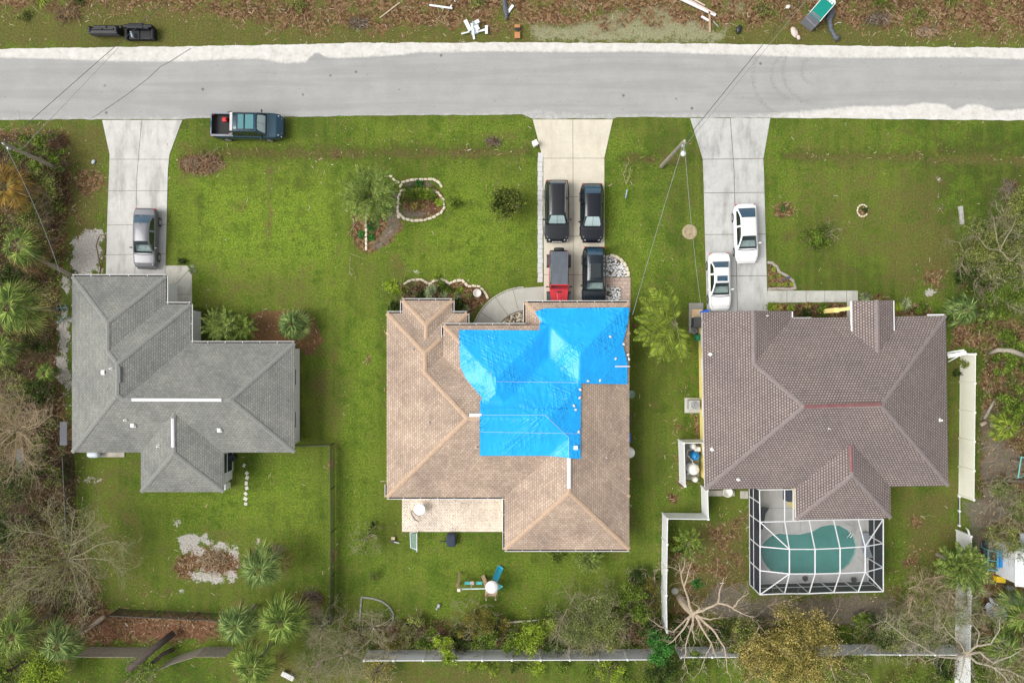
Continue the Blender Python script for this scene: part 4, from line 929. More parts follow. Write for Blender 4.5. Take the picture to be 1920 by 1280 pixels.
        yr = wid(-xe+.1); mb = MB(); zt = hb(-xe+.1)
        mb.rbox((-xe+.1, s_*(yr-.09), zt-.17), (.24, .24, .2), .05); mb.build('tail_light', TLG, root)
        mb = MB(); xm_ = xf0-.42; mb.rbox((xm_, s_*(W2+.09), belt+.06), (.12, .20, .14), .045); mb.bar((xm_+.03, s_*(W2-.12), belt), (xm_, s_*(W2+.05), belt+.04), .05, .05)
        mb.build('mirror', paint_ if paint_ not in () else BLK, root)
        for xx in (pil-.45, pil+.35):
            MB().rbox((xx, s_*(W2*1.003), belt-.2), (.2, .02, .035), .01).build('door_handle', paint_, root)
    mb = MB(); mb.rbox((xe-.015, 0, zf-.24), (.05, W_*.5, .16), .02); mb.build('grille', BLK, root)
    mb = MB(); mb.rbox((xe-.05, 0, .42), (.14, W_*.80, .2), .06); mb.build('front_bumper', paint_, root)
    mb = MB(); mb.rbox((-xe+.04, 0, .48), (.14, W_*.80, .24), .06); mb.build('rear_bumper', paint_, root)
    # panel gaps
    mb = MB(); k = 14
    for i in range(k):
        y0, y1 = [wid(xf0+.06)*.86*(-1+2*(i+q_)/k) for q_ in (0, 1)]
        zc = lambda y: hb(xf0+.05)+.03*(1-(y/W2)**2)+.01; 
        mb.bar((xf0+.03+.10*(1-(y0/W2)**2), y0, zc(y0)+.006), (xf0+.03+.10*(1-(y1/W2)**2), y1, zc(y1)+.006), .05, .02)
    for s_ in (1, -1):
        for i in range(8):
            xa = xf0+.05+(xe-.38-xf0)*i/8; xb = xf0+.05+(xe-.38-xf0)*(i+1)/8
            mb.bar((xa, s_*wid(xa)*.85, hb(xa)+.012), (xb, s_*wid(xb)*.85, hb(xb)+.012), .014, .006)
    mb.build('hood_gap', BLK, root)
    if rails:
        for s_ in (1, -1):
            yy = (W_*.45-tumble*(roofz-belt)*.75)-.05
            mb = MB(); mb.tube([(xr1+.1, s_*yy, hr2(xr1+.1)-.01), (xr1+.25, s_*yy, hr2(xr1)+.06), (mid, s_*yy, roofz+.06), (xf1-.3, s_*yy, hr2(xf1)+.06), (xf1-.15, s_*yy, hr2(xf1)-.01)], .02, 6); mb.build('roof_rail', CHR, root)
    mb = MB(); mb.add([(xr1+.25, -.02, roofz-.02), (xr1+.25, .02, roofz-.02), (xr1+.05, .015, roofz-.03), (xr1+.05, -.015, roofz-.03), (xr1+.02, 0, roofz+.07)], [(0, 1, 4), (1, 2, 4), (2, 3, 4), (3, 0, 4)]); mb.build('antenna', BLK, root)
    if sunroof: MB().rbox((xf1-.32, 0, roofz+.045), (.42, .82, .03), .01).build('sunroof', RG, root)
    if glassroof: MB().rbox((xf1-.75, 0, roofz+.03), (1.1, .86, .05), .02).build('sunroof', SG, root)
    return root, dict(V=V, base=base, hr=hr_, wid=wid, cab=cab, tumble=tumble, hb=hb)
def shade(root, info, label, m, split=True):
    xr0, xr1, xf1, xf0 = info['cab']; mb = MB()
    for s_ in (1, -1):
        g = 6; vs_ = []
        for i in range(g+1):
            x = xf1+.06+(xf0-.16-xf1)*i/g; h = info['hr'](x); b = info['hb'](x); t = h-b; wg = info['wid'](x)*.9-info['tumble']*t*.75
            for y in (.012, wg*.45, wg-.16-(.05 if i in (0, g) else 0)): vs_.append((x, s_*y, h-.004-.02*(y > .2)+.006*math.sin(x*25+y*9)))
        mb.add(vs_, [(3*i+j, 3*i+3+j, 3*i+4+j, 3*i+1+j) for i in range(g) for j in range(2)])
    o = mb.build('sunshade', m); o.location = root.location; o.rotation_euler = root.rotation_euler; tag(o, label, 'sunshade', 'sunshades inside windscreens')
pw = carpaint('paint_white', (.80, .80, .80), 0, .35); pb1 = carpaint('paint_charcoal', (.012, .014, .018), .2, .3); pb2 = carpaint('paint_black', (.006, .008, .014), .2, .25)
pb3 = carpaint('paint_blue_black', (.007, .014, .022), .2, .25); pg = carpaint('paint_grey', (.135, .135, .15), .2, .4); pt = carpaint('paint_teal', (.010, .045, .075), .3, .3)
S1 = -PI/2
r, i_ = car('parked_suv', 'black boxy wagon with patterned sunshade, rear left on the middle driveway', (1044,396), S1, 4.82, 1.94, 1.78, pb1,
    [(-2.41,.95),(-2.2,1.02),(-1.8,1.03),(1.0,1.02),(1.15,1.0),(2.1,.93),(2.3,.84),(2.41,.7)], (-2.36,-1.95,.42,1.12), 1.70, (.86,.84), rails=True, wr=.37, belt=1.0, tumble=.45)
for k in range(7): MB().box((2.405, -.33+k*.11, .76), (.05, .05, .09)).build('grille_slot', WHITE, r)
shade(r, i_, 'pale folded sunshade with dark speckles in the windscreen of the boxy wagon', mat('sunshade_patterned', (.62, .68, .66), .5, .35, 14))
r, i_ = car('parked_suv', 'glossy black compact crossover with a plain white sunshade, rear right on the middle driveway', (1110,399), S1, 4.58, 1.86, 1.66, pb2,
    [(-2.29,.85),(-2.1,1.0),(-1.8,1.03),(.95,.99),(1.1,.97),(1.95,.86),(2.2,.72),(2.29,.58)], (-2.15,-1.35,.38,1.18), 1.60, (.80,.76), wr=.36, belt=.98, tumble=.45)
shade(r, i_, 'plain white two-piece sunshade in the windscreen of the black crossover', mat('sunshade_white', (.8, .82, .82), .5, .05))
r, i_ = car('parked_suv', 'blue-black crossover with a large glass roof, parked nose-in under the blue tarped garage eave', (1114,518.5), S1, 4.66, 1.86, 1.68, pb3,
    [(-2.33,.86),(-2.15,1.0),(-1.85,1.04),(.95,1.0),(1.1,.98),(1.95,.88),(2.22,.74),(2.33,.6)], (-2.2,-1.55,.35,1.15), 1.62, (.82,.80), wr=.36, belt=.98, glassroof=True, tumble=.45)
r, i_ = car('parked_sedan', 'white sedan without sunroof, the one nearer the road on the right driveway', (1399.5,437.5), S1+R(2.2), 4.6, 1.80, 1.45, pw,
    [(-2.3,.8),(-2.1,.93),(-1.75,.95),(.95,.93),(1.1,.9),(1.9,.78),(2.15,.68),(2.3,.5)], (-1.98,-1.12,.28,1.22), 1.42, (.80,.74), belt=.9, tumble=.55)
r, i_ = car('parked_sedan', 'white sedan with a dark sunroof, nearest the garage on the right driveway', (1349.5,528), S1+R(1.5), 4.5, 1.72, 1.43, pw,
    [(-2.25,.82),(-2.1,.95),(-1.6,.96),(.85,.91),(1.0,.89),(1.8,.8),(2.1,.7),(2.25,.52)], (-1.62,-1.0,.12,1.05), 1.40, (.80,.78), belt=.9, sunroof=True, tumble=.5)
r, i_ = car('parked_sedan', 'metallic grey sedan alone on the left driveway', (272,447), S1-R(1.5), 4.72, 1.80, 1.47, pg,
    [(-2.36,.85),(-2.2,.98),(-1.75,1.0),(.85,.94),(1.0,.92),(1.85,.82),(2.18,.72),(2.36,.52)], (-1.80,-1.10,.28,1.18), 1.43, (.84,.76), belt=.92, tumble=.5)
r, i_ = car('parked_pickup', 'dark teal pickup with a roof rack and open bed, parked by the road', (465,236.5), R(-.8), 5.55, 2.0, 1.9, pt,
    [(-2.77,1.16),(-.78,1.16),(-.7,1.14),(.9,1.12),(1.15,1.1),(2.3,1.04),(2.6,.93),(2.77,.72)], (-1.02,-.92,1.0,1.62), 1.84, (.93,.82), bed=(-2.68,-1.02), wheels=(-1.7, 1.62), wr=.40, belt=1.1, tumble=.32, group='', cat='pickup truck')
root = r
mb = MB(); z0 = .72
for a, b, c_, d_ in ((-2.68, -.8, -1.02, -.8), (-2.68, .8, -1.02, .8), (-2.68, -.8, -2.68, .8), (-1.03, -.8, -1.03, .8)):
    mb.add([(a, b, z0), (c_, d_, z0), (c_, d_, 1.15), (a, b, 1.15)], [(0, 1, 2, 3)])
mb.add([(-2.7, -.82, z0), (-1.0, -.82, z0), (-1.0, .82, z0), (-2.7, .82, z0)], [(0, 1, 2, 3)])
for k in range(12): mb.box((-1.85, -.7+k*.127, z0+.01), (1.6, .05, .02))
mb.build('bed_liner', mat('bed_liner', (.03, .03, .032), .8, .3, 8), root)
gr = mat('cladding_grey', (.23, .25, .28), .6, .1)
for s_ in (1, -1):
    MB().box((-1.86, s_*.87, 1.17), (1.75, .15, .05)).build('bed_rail', gr, root)
    mb = MB(); mb.add([(-.95, s_*.86, 1.72), (-.80, s_*.86, 1.72), (-1.55, s_*.93, 1.19), (-1.35, s_*.93, 1.19)], [(0, 1, 3, 2)]); mb.add([(-.95, s_*.82, 1.72), (-.80, s_*.82, 1.72), (-1.55, s_*.89, 1.19), (-1.35, s_*.89, 1.19)], [(0, 2, 3, 1)]); mb.build('sail_panel', mat('panel_pale', (.55, .53, .50), .6, .1), root)
MB().rbox((-.88, 0, 1.86), (.22, 1.42, .07), .03).build('rack_end', mat('panel_pale', (.55, .53, .50), .6, .1), root)
MB().rbox((-2.72, 0, 1.05), (.07, 1.6, .28), .02).build('tailgate', gr, root)
for x in (-.42, .12): MB().rbox((x, 0, 1.94), (.06, 1.2, .04), .015).build('crossbar', BLK, root)
for s_ in (1, -1): MB().tube([(-.85, s_*.62, 1.86), (-.6, s_*.62, 1.93), (.6, s_*.62, 1.93), (.85, s_*.62, 1.85)], .025, 6).build('roof_rail', BLK, root)
for x_, l_ in ((-.15, .5), (.52, .66)): MB().rbox((x_, 0, 1.885), (l_, 1.12, .03), .012).build('sunroof', glassmat('teal_reflection', (.05, .22, .24), .1), root)  # added panels; their teal colour stands for the reflection on the roof
shade(r, i_, 'crumpled white sunshade in the windscreen of the teal pickup', mat('sunshade_white', (.8, .82, .82), .5, .05))
single(MB().rbox((0, 0, .12), (.42, .36, .24), .08).rbox((.08, 0, .27), (.12, .2, .1), .03), 'fuel_can', mat('red_plastic', (.55, .02, .03), .4, .15, 5), 'small red bag lying in the open pickup bed', 'bag', (P(421,224,1).x, P(421,224,1).y, .8))
# ---- red off-road car with a grey hard top
root = thing('offroad_car', 'red off-road car with a grey hard top and rear spare wheel', 'car', (P(1047.8,523.5,.9).x, P(1047.8,523.5,.9).y, .035), S1, 'cars parked on the driveways')
red = carpaint('paint_red', (.58, .02, .035), .1, .35); flare = mat('fender_grey', (.06, .07, .08), .7, .15); hard = mat('hardtop_grey', (.105, .12, .14), .75, .12, 2)
mb = MB(); mb.rbox((-.55, 0, .78), (3.1, 1.52, .62), .06); mb.build('tub', red, root)
mb = MB(); mb.add([(.78, -.72, 1.16), (.78, .72, 1.16), (2.15, .58, 1.10), (2.15, -.58, 1.10), (.78, -.75, .6), (.78, .75, .6), (2.15, .6, .6), (2.15, -.6, .6)], [(0, 3, 2, 1), (0, 4, 7, 3), (1, 2, 6, 5), (3, 7, 6, 2)])
for s_ in (1, -1): mb.bar((.9, s_*.34, 1.165), (2.05, s_*.28, 1.115), .09, .04)
mb.rbox((1.45, 0, 1.15), (1.0, .34, .05), .02); ho = mb.build('hood', red, root)
for x, y in ((1.82, .28), (1.82, -.28)): MB().rbox((x, y, 1.16), (.16, .14, .05), .02).build('hood_latch', BLK, ho)
MB().rbox((1.02, 0, 1.2), (.12, .36, .04), .01).build('cowl_vent', BLK, root)
MB().rbox((2.18, 0, .85), (.08, 1.2, .5), .03).build('grille', red, root); MB().rbox((2.35, 0, .6), (.2, 1.5, .2), .05).build('front_bumper', BLK, root)
for s_ in (1, -1): MB().lathe([(.1, 0), (.1, .05)], 16, (2.2, s_*.45, .9), Matrix.Rotation(PI/2, 3, 'Y')).build('headlight', HLG, root)
mb = MB(); mb.add([(-2.05, -.66, 1.82), (-2.05, .66, 1.82), (.48, .62, 1.83), (.48, -.62, 1.83), (-2.12, -.74, 1.08), (-2.12, .74, 1.08), (.75, .74, 1.08), (.75, -.74, 1.08)], [(0, 3, 2, 1), (0, 1, 5, 4), (0, 4, 7, 3), (1, 2, 6, 5)])
for k in range(-3, 4): mb.box((-1.2 if abs(k) < 9 else 0, k*.17, 1.835), (1.6, .03, .022))
mb.box((-.37, 0, 1.835), (.02, 1.2, .02)); mb.box((.05, 0, 1.835), (.85, .018, .016)); mb.build('hard_top', hard, root)
mb = MB(); mb.add([(.48, -.62, 1.825), (.48, .62, 1.825), (.56, .64, 1.76), (.56, -.64, 1.76)], [(0, 1, 2, 3)]); mb.bar((.5, -.63, 1.79), (.5, .63, 1.79), .12, .07); mb.bar((.8, -.68, 1.2), (.8, .68, 1.2), .08, .06)
for s_ in (1, -1): mb.bar((.5, s_*.64, 1.8), (.8, s_*.69, 1.2), .08, .07)
mb.build('windscreen_frame', red, root)
MB().add([(.56, -.56, 1.74), (.56, .56, 1.74), (.79, .60, 1.24), (.79, -.60, 1.24)], [(0, 1, 2, 3)]).build('windscreen', WS, root)
for s_ in (1, -1):
    MB().add([(-1.9, s_*.70, 1.72), (.3, s_*.67, 1.74), (.5, s_*.745, 1.2), (-1.95, s_*.755, 1.2)], [(0, 1, 2, 3)]).build('side_window', SG, root)
    MB().rbox((.62, s_*.93, 1.22), (.1, .2, .18), .04).bar((.65, s_*.75, 1.15), (.62, s_*.88, 1.2), .04).build('mirror', BLK, root)
    for x, w_ in ((-1.45, .9), (1.45, .95)):
        wheel(root, x, s_*.78, .40, .26, RIM, s_)
        mb = MB(); pts = [(-.52, .62), (-.36, .9), (0, .96), (.36, .9), (.52, .62)]; 
        for (a, b), (c_, d_) in zip(pts[:-1], pts[1:]): mb.add([(x+a, s_*.60, b+.02), (x+a, s_*.955, b), (x+c_, s_*.955, d_), (x+c_, s_*.60, d_+.02), (x+a, s_*.955, b-.06), (x+c_, s_*.955, d_-.06)], [(0, 1, 2, 3), (1, 4, 5, 2)])
        mb.build('fender_flare', flare, root)
    MB().rbox((-2.14, s_*.6, .95), (.08, .16, .2), .02).build('tail_light', TLG, root)
MB().rbox((-2.2, 0, .6), (.2, 1.4, .18), .05).build('rear_bumper', BLK, root)
o = MB().lathe([(.2, -.13), (.36, -.13), (.40, -.09), (.40, .09), (.36, .13), (.2, .13)], 26, (-2.29, 0, 1.12), Matrix.Rotation(PI/2, 3, 'Y')).build('spare_wheel', RUB, root, smooth=True, angle=40)
MB().lathe([(.22, 0), (.2, .03), (.05, .04)], 16, (-2.41, 0, 1.12), Matrix.Rotation(-PI/2, 3, 'Y')).build('rim', RIM, o)

# ================================================================== FENCES
VIN = mat('vinyl_white', (.86, .87, .87), .45, .02, .8); VIN2 = mat('vinyl_cream', (.76, .76, .67), .5, .05, .5)
def translucent(m, k):
    T, N, L, B = nodes(m); t = N.new('ShaderNodeBsdfTranslucent'); t.inputs[0].default_value = (.86, .9, .95, 1); mx = N.new('ShaderNodeMixShader'); mx.inputs[0].default_value = k
    L.new(B.outputs[0], mx.inputs[1]); L.new(t.outputs[0], mx.inputs[2]); L.new(mx.outputs[0], N['Material Output'].inputs[0])
translucent(VIN, .12)
def vinyl(pts, label, m=VIN, hgt=1.83, step=2.35, name='vinyl_fence'):
    W = [P(x, y) for x, y in pts]; o = W[0]; root = thing(name, label, 'fence', o, 0, 'white vinyl fences around the right-hand lot'); posts = []
    for a, b in zip(W[:-1], W[1:]):
        a = a-o; b = b-o; d = b-a; n_ = max(1, round(d.length/step)); u = d.normalized()
        for i in range(n_):
            p0 = a+d*i/n_; p1 = a+d*(i+1)/n_; posts.append(p0); mb = MB()
            c = (p0+p1)/2; rz = math.atan2(d.y, d.x); l = d.length/n_-.14
            mb.box((c.x, c.y, hgt/2+.02), (l, .022, hgt-.2), rz); k = int(l/.28)
            for j in range(1, k): q = p0+u*(.07+l*j/k); mb.box((q.x, q.y, hgt/2+.02), (.012, .03, hgt-.24), rz)
            mb.box((c.x, c.y, hgt-.05), (l, .05, .13), rz); mb.box((c.x, c.y, .1), (l, .05, .13), rz); mb.build('panel', m, root)
    posts.append(W[-1]-o)
    for p in posts:
        mb = MB().box((p.x, p.y, (hgt+.04)/2), (.127, .127, hgt+.04)); mb.add([(p.x+a*.08, p.y+b*.08, hgt+.045) for a, b in ((-1, -1), (1, -1), (1, 1), (-1, 1))]+[(p.x, p.y, hgt+.11)], [(0, 1, 4), (1, 2, 4), (2, 3, 4), (3, 0, 4), (3, 2, 1, 0)])
        mb.build('post', m, root)
vinyl([(1800,663),(1797,927)], 'tall cream-white fence of five solid panels beside the purplish roof house', VIN2)
vinyl([(1792.5,993),(1792,1100),(1790,1208),(1790,1330)], 'white fence running down the lower right behind bushes and bare branches')
vinyl([(1790,1207.5),(1600,1207),(1490,1209),(1380,1211),(1266,1212)], 'long white rear fence behind the pool yard, under yellow foliage')
vinyl([(1222,1216),(960,1217),(692,1218)], 'long pale rear fence behind the swing set lawn')
vinyl([(1314.5,910),(1316,962),(1242,961),(1240,1100),(1241,1166)], 'bright white stepped fence beside the pool yard')
vinyl([(1315,823.5),(1272,824),(1274,902)], 'small white L-shaped fence hiding the pool pumps')
vinyl([(1797,930),(1797,984)], 'low remnant of white fence, only a bottom rail left', VIN, .16, 1.2)
root = thing('broken_gate', 'broken white gate pieces leaning at the top of the cream-white fence', 'gate', P(1775,663))
for pts, w_ in (([(1776,663,1.2),(1826,664,1.75)], .1), ([(1776,661,.9),(1808,656,1.6)], .1), ([(1777,668,1.3),(1812,661,1.7)], .3), ([(1778,678,.6),(1805,663,1.5)], .08)):
    a = P(*pts[0])-P(1775,663); b = P(*pts[1])-P(1775,663); MB().bar(a, b, w_, .05).build('rail', VIN, root)
root = thing('bent_fence_rail', 'bent white fence rail spanning the gap in the fence by the sheds', 'fence rail', P(1797,984))
a = P(1797,984)-P(1797,984); b = P(1815,993,1.4)-P(1797,984); MB().bar(a+Vector((0,0,.9)), b, .12, .05).build('rail', VIN, root); MB().bar(b, P(1820,1010,1.8)-P(1797,984), .12, .05).build('rail', VIN, root)
# chain-link fences
cl = D.materials.new('chain_link'); T, N, L, B = nodes(cl); g = N.new('ShaderNodeNewGeometry').outputs['Position']; B.inputs['Base Color'].default_value = (.012, .014, .014, 1); B.inputs['Roughness'].default_value = .6
sx = N.new('ShaderNodeSeparateXYZ'); L.new(g, sx.inputs[0]); hsum = mth(N, L, 'ADD', sx.outputs[0], sx.outputs[1])
f = None
for s_ in (1, -1):
    v = mth(N, L, 'ADD', mth(N, L, 'MULTIPLY', hsum, 15), mth(N, L, 'MULTIPLY', sx.outputs[2], 15*s_)); v = mth(N, L, 'ABSOLUTE', mth(N, L, 'SUBTRACT', mth(N, L, 'FRACT', v), .5)); v = mth(N, L, 'GREATER_THAN', v, .33)
    f = v if f is None else mth(N, L, 'MAXIMUM', f, v)
t = N.new('ShaderNodeBsdfTransparent'); mx = N.new('ShaderNodeMixShader'); L.new(f, mx.inputs[0]); L.new(t.outputs[0], mx.inputs[1]); L.new(B.outputs[0], mx.inputs[2]); L.new(mx.outputs[0], N['Material Output'].inputs[0])
def chain(pts, label, hgt=1.5):
    W = [P(x, y) for x, y in pts]; o = W[0]; root = thing('chain_link_fence', label, 'fence', o, 0, 'black chain-link fences behind the grey house')
    ps = []
    for a, b in zip(W[:-1], W[1:]):
        a = a-o; b = b-o; n_ = max(1, round((b-a).length/3)); ps += [a+(b-a)*i/n_ for i in range(n_)]
        MB().add([(a.x, a.y, .03), (b.x, b.y, .03), (b.x, b.y, hgt), (a.x, a.y, hgt)], [(0, 1, 2, 3)]).build('mesh_panel', cl, root)
        MB().bar((a.x, a.y, hgt), (b.x, b.y, hgt), .04).build('top_rail', BLK, root)
    for p in ps+[W[-1]-o]: MB().lathe([(.035, 0), (.035, hgt+.05), (.01, hgt+.08)], 8, p).build('post', BLK, root)
chain([(561,831),(628,829.5),(629,990),(628,1155)], 'black chain-link fence around the right side of the grey house yard')
chain([(625,1156),(450,1150),(225,1140)], 'black chain-link fence along the bottom of the grey house yard'); chain([(140,850),(147,1000),(188,1140)], 'black chain-link fence along the left side of the grey house yard')
# weathered wooden fence
WD = mat('weathered_wood', (.36, .32, .26), .9, .3, 7)
def wood(pts, label, hgt=1.75, lean=0):
    W = [P(x, y) for x, y in pts]; o = W[0]; root = thing('wooden_fence', label, 'fence', o, 0, 'weathered wooden fences'); mb = MB(); rg = random.Random(4)
    for a, b in zip(W[:-1], W[1:]):
        a = a-o; b = b-o; d = b-a; n_ = int(d.length/.15); u = d.normalized(); q = Vector((u.y, -u.x, 0))
        for i in range(n_):
            p = a+d*(i+.5)/n_; h = hgt+rg.uniform(-.03, .03); M = Matrix(((u.x, q.x*1, lean*.0), (u.y, q.y, 0), (0, 0, 1)))
            mb.box(p+Vector((q.x*.0, q.y*0, h/2)), (.135, .02+rg.uniform(0, .008), h), math.atan2(d.y, d.x)+rg.uniform(-.02, .02))
        r_ = MB()
        for z in (.35, 1.4): r_.bar(a+q*.04+Vector((0, 0, z)), b+q*.04+Vector((0, 0, z)), .04, .09)
        r_.build('rail', WD, root)
    mb.build('pickets', WD, root)
wood([(168,1212),(290,1213)], 'weathered grey wooden fence, the left stretch behind the fallen trunk'); wood([(316,1237),(340,1226),(385,1212),(440,1212)], 'weathered grey wooden fence, the bent right stretch beside the fan palms')

# ================================================================== POOL
deck = concrete('pool_deck', (.52, .52, .51), (.22, .22, .21), .4)
pp = [P(x, y) for x, y in POOL]; outer = [P(*q) for q in ((1404,905),(1490,905),(1490,962),(1630,962),(1630,1092),(1405,1094))]
zD = .06; tri = tessellate_polygon([[Vector((p.x, p.y, 0)) for p in outer], [Vector((p.x, p.y, 0)) for p in pp]]); allp = outer+pp
mb = MB().add([(p.x, p.y, zD) for p in allp], [tuple(t) for t in tri])
n = len(pp)
for A in (outer,): mb.add([(p.x, p.y, zD) for p in A]+[(p.x, p.y, -.1) for p in A], [(i, (i+1) % len(A), (i+1) % len(A)+len(A), i+len(A)) for i in range(len(A))])
for a in ((1404,952,1490,952),(1500,975,1500,1000),(1523,1076,1523,1092),(1605,1040,1628,1062),(1405,990,1430,1012),(1470,952,1468,1000)): A = P(a[0],a[1]); E = P(a[2],a[3]); mb.bar((A.x, A.y, zD), (E.x, E.y, zD), .02, .006, 1)
o = mb.build('pool_deck', [deck, dark_joint]); o['kind'] = 'structure'
pr = thing('swimming_pool', 'kidney-shaped swimming pool with teal water inside the screened enclosure', 'pool', P(1515,1030))
o0 = P(1515,1030)
plast = mat('pool_plaster', (.38, .56, .52), .8, .2, 1.2); mb = MB()
mb.add([(p.x, p.y, zD+.0) for p in pp]+[(p.x, p.y, -1.3) for p in pp], [(i, i+n, (i+1) % n+n, (i+1) % n) for i in range(n)]+[tuple(range(2*n-1, n-1, -1))]); mb.build('basin', plast, pr, shift=o0)
mb = MB()
for i in range(n):
    a, b = pp[i], pp[(i+1) % n]; c_ = P(1515, 1030); na = (a-c_).normalized()*.24; nb = (b-c_).normalized()*.24
    mb.add([(a.x, a.y, zD+.035), (b.x, b.y, zD+.035), (b.x+nb.x, b.y+nb.y, zD+.03), (a.x+na.x, a.y+na.y, zD+.03), (a.x, a.y, zD-.02), (b.x, b.y, zD-.02)], [(0, 1, 2, 3), (0, 4, 5, 1)])
mb.build('coping', mat('coping', (.48, .48, .47), .8, .1), pr, shift=o0)
mb = MB(); cs = P(1566, 999)
for k, (rr, z) in enumerate(((1.05, -.22), (.7, -.1))):
    pl = [(cs.x+.35+rr*math.cos(R(a)), cs.y+.45+rr*math.sin(R(a))) for a in range(0, 360, 15)]; mb.prism(pl, -1.2, z-.12)
mb.build('steps', mat('pool_steps', (.36, .48, .45), .8, .1), pr, shift=o0)
wm = D.materials.new('pool_water'); T, N, L, B = nodes(wm); B.inputs['Base Color'].default_value = (.05, .215, .195, 1); B.inputs['Roughness'].default_value = .06
g = N.new('ShaderNodeNewGeometry').outputs['Position']; L.new(ramp(N, L, nz(N, L, g, .5, 4), [(.3, (.075, .27, .245)), (.7, (.12, .35, .32))]), B.inputs['Base Color']); bump(N, L, B, nz(N, L, g, 2.5, 2), .05, .05)
t = N.new('ShaderNodeBsdfTransparent'); t.inputs[0].default_value = (.45, .85, .8, 1); mx = N.new('ShaderNodeMixShader'); mx.inputs[0].default_value = .35; L.new(B.outputs[0], mx.inputs[1]); L.new(t.outputs[0], mx.inputs[2]); L.new(mx.outputs[0], N['Material Output'].inputs[0])
MB().add([(p.x, p.y, -.09) for p in pp], [tuple(range(n))[::-1]]).build('water', wm, pr, shift=o0)
for k in (0, 1):
    a = P(1579+k*6.5, 1003-k*1.2, .06); b = P(1590+k*6, 982+k*2, .06); MB().tube([a, a+Vector((0, 0, .8)), a.lerp(b, .5)+Vector((0, 0, .92)), b+Vector((0, 0, .85)), b+Vector((-.25, .1, .8)), b+Vector((-.25, .1, 0))], .024, 8).build('handrail', CHR, pr, shift=o0)
for x, y in ((1508,1083),(1599,1085)):
    single(MB().lathe([(.17, 0), (.21, .22), (.19, .25), (.15, .22), (.13, .05)], 16), 'drain_pot', mat('dark_pot', (.09, .09, .09), .7), 'small dark pot on the pool deck, the '+('left' if x < 1550 else 'right')+' of two along its lower edge', 'pot', P(x, y, .06), 0, 'dark pots on the pool deck')
# screened enclosure
ALU = mat('white_aluminium', (.70, .70, .72), .4, .03)
def screen(name, col, op):
    m = D.materials.new(name); T, N, L, B = nodes(m); B.inputs['Base Color'].default_value = (*col, 1); B.inputs['Roughness'].default_value = .9; B.inputs['Specular IOR Level'].default_value = .1
    t = N.new('ShaderNodeBsdfTransparent'); mx = N.new('ShaderNodeMixShader'); mx.inputs[0].default_value = 1-op; L.new(B.outputs[0], mx.inputs[1]); L.new(t.outputs[0], mx.inputs[2]); L.new(mx.outputs[0], N['Material Output'].inputs[0]); return m
scw = screen('screen_wall', (.03, .034, .044), .9); scr = screen('screen_roof', (.12, .13, .13), .16)
he, hp = 2.25, 3.0; base_ = P(1404, 1094)
enc = thing('pool_enclosure', 'white framed screen enclosure with a mansard top over the swimming pool', 'pool enclosure', base_)
def Q(x, y, z=he): return P(x, y, z)
def beam(a, b, w_=.065, nm='beam'): MB().bar(a, b, w_).build(nm, ALU, enc, shift=base_)
E1 = {'a': (1424,918), 'b': (1471,918), 'c': (1487,917)}
T_ = [(1425,978),(1471,977),(1517,975),(1563,974),(1609,973),(1656,973)]; Bm = [(1425,1114),(1471,1112),(1517,1112),(1563,1110),(1609,1109),(1656,1108)]
U1 = [(1480,1029),(1480,1029),(1528,1029),(1575,1027),(1622,1024),(1622,1024)]; U2 = [(1480,1075),(1480,1075),(1528,1075),(1575,1074),(1622,1072),(1622,1072)]
for a, b in zip(T_[:-1], T_[1:]): beam(Q(*a), Q(*b))
for a, b in zip(Bm[:-1], Bm[1:]): beam(Q(*a), Q(*b), .075)
for i in range(6):
    beam(Q(*T_[i]), Q(*U1[i], hp)); beam(Q(*U2[i], hp), Q(*Bm[i]))
for i in range(1, 5): beam(Q(*U1[i], hp), Q(*U2[i], hp), .08)
for i in range(1, 4): beam(Q(*U1[i], hp), Q(*U1[i+1], hp)); beam(Q(*U2[i], hp), Q(*U2[i+1], hp))
for a, b in (((1424,918),(1425,978)), ((1425,978),(1425,1114)), ((1471,918),(1471,977)), ((1487,917),(1487,976)), ((1424,918),(1487,917)), ((1656,973),(1656,1108))): beam(Q(*a), Q(*b))
beam(Q(1425,1024), Q(1480,1029, hp)); beam(Q(1425,1069), Q(1480,1075, hp)); beam(Q(1622,1024, hp), Q(1656,1018)); beam(Q(1622,1072, hp), Q(1656,1063))
def post(x, y, nm='post'):
    q = Q(x, y); MB().bar((q.x, q.y, .02), q, .08).build(nm, ALU, enc, shift=base_)
for x, y in [(1424,918),(1424,942),(1425,978),(1425,1024),(1425,1069)]+Bm+[(1656,1063),(1656,1018),(1656,973)]: post(x, y)
for a, b, z in (((1424,918),(1425,1114),.95), ((1425,1114),(1656,1108),.95), ((1656,1108),(1656,973),.95), ((1424,918),(1425,1114),.06), ((1425,1114),(1656,1108),.06), ((1656,1108),(1656,973),.06)):
    A = Q(*a); Bv = Q(*b); beam((A.x, A.y, z), (Bv.x, Bv.y, z), .06, 'rail')
for a, b in (((1424,918),(1425,1114)), ((1425,1114),(1656,1108)), ((1656,1108),(1656,973))):
    A = Q(*a); Bv = Q(*b); MB().add([(A.x, A.y, .03), (Bv.x, Bv.y, .03), (Bv.x, Bv.y, he), (A.x, A.y, he)], [(0, 1, 2, 3)]).build('wall_screen', scw, enc, shift=base_)
mb = MB()
for i in range(1, 4): mb.add([Q(*U1[i], hp), Q(*U1[i+1], hp), Q(*U2[i+1], hp), Q(*U2[i], hp)], [(0, 1, 2, 3)])
for i in range(5): mb.add([Q(*T_[i]), Q(*T_[i+1]), Q(*U1[i+1], hp), Q(*U1[i], hp)], [(0, 1, 2, 3)]); mb.add([Q(*Bm[i]), Q(*Bm[i+1]), Q(*U2[i+1], hp), Q(*U2[i], hp)], [(3, 2, 1, 0)])
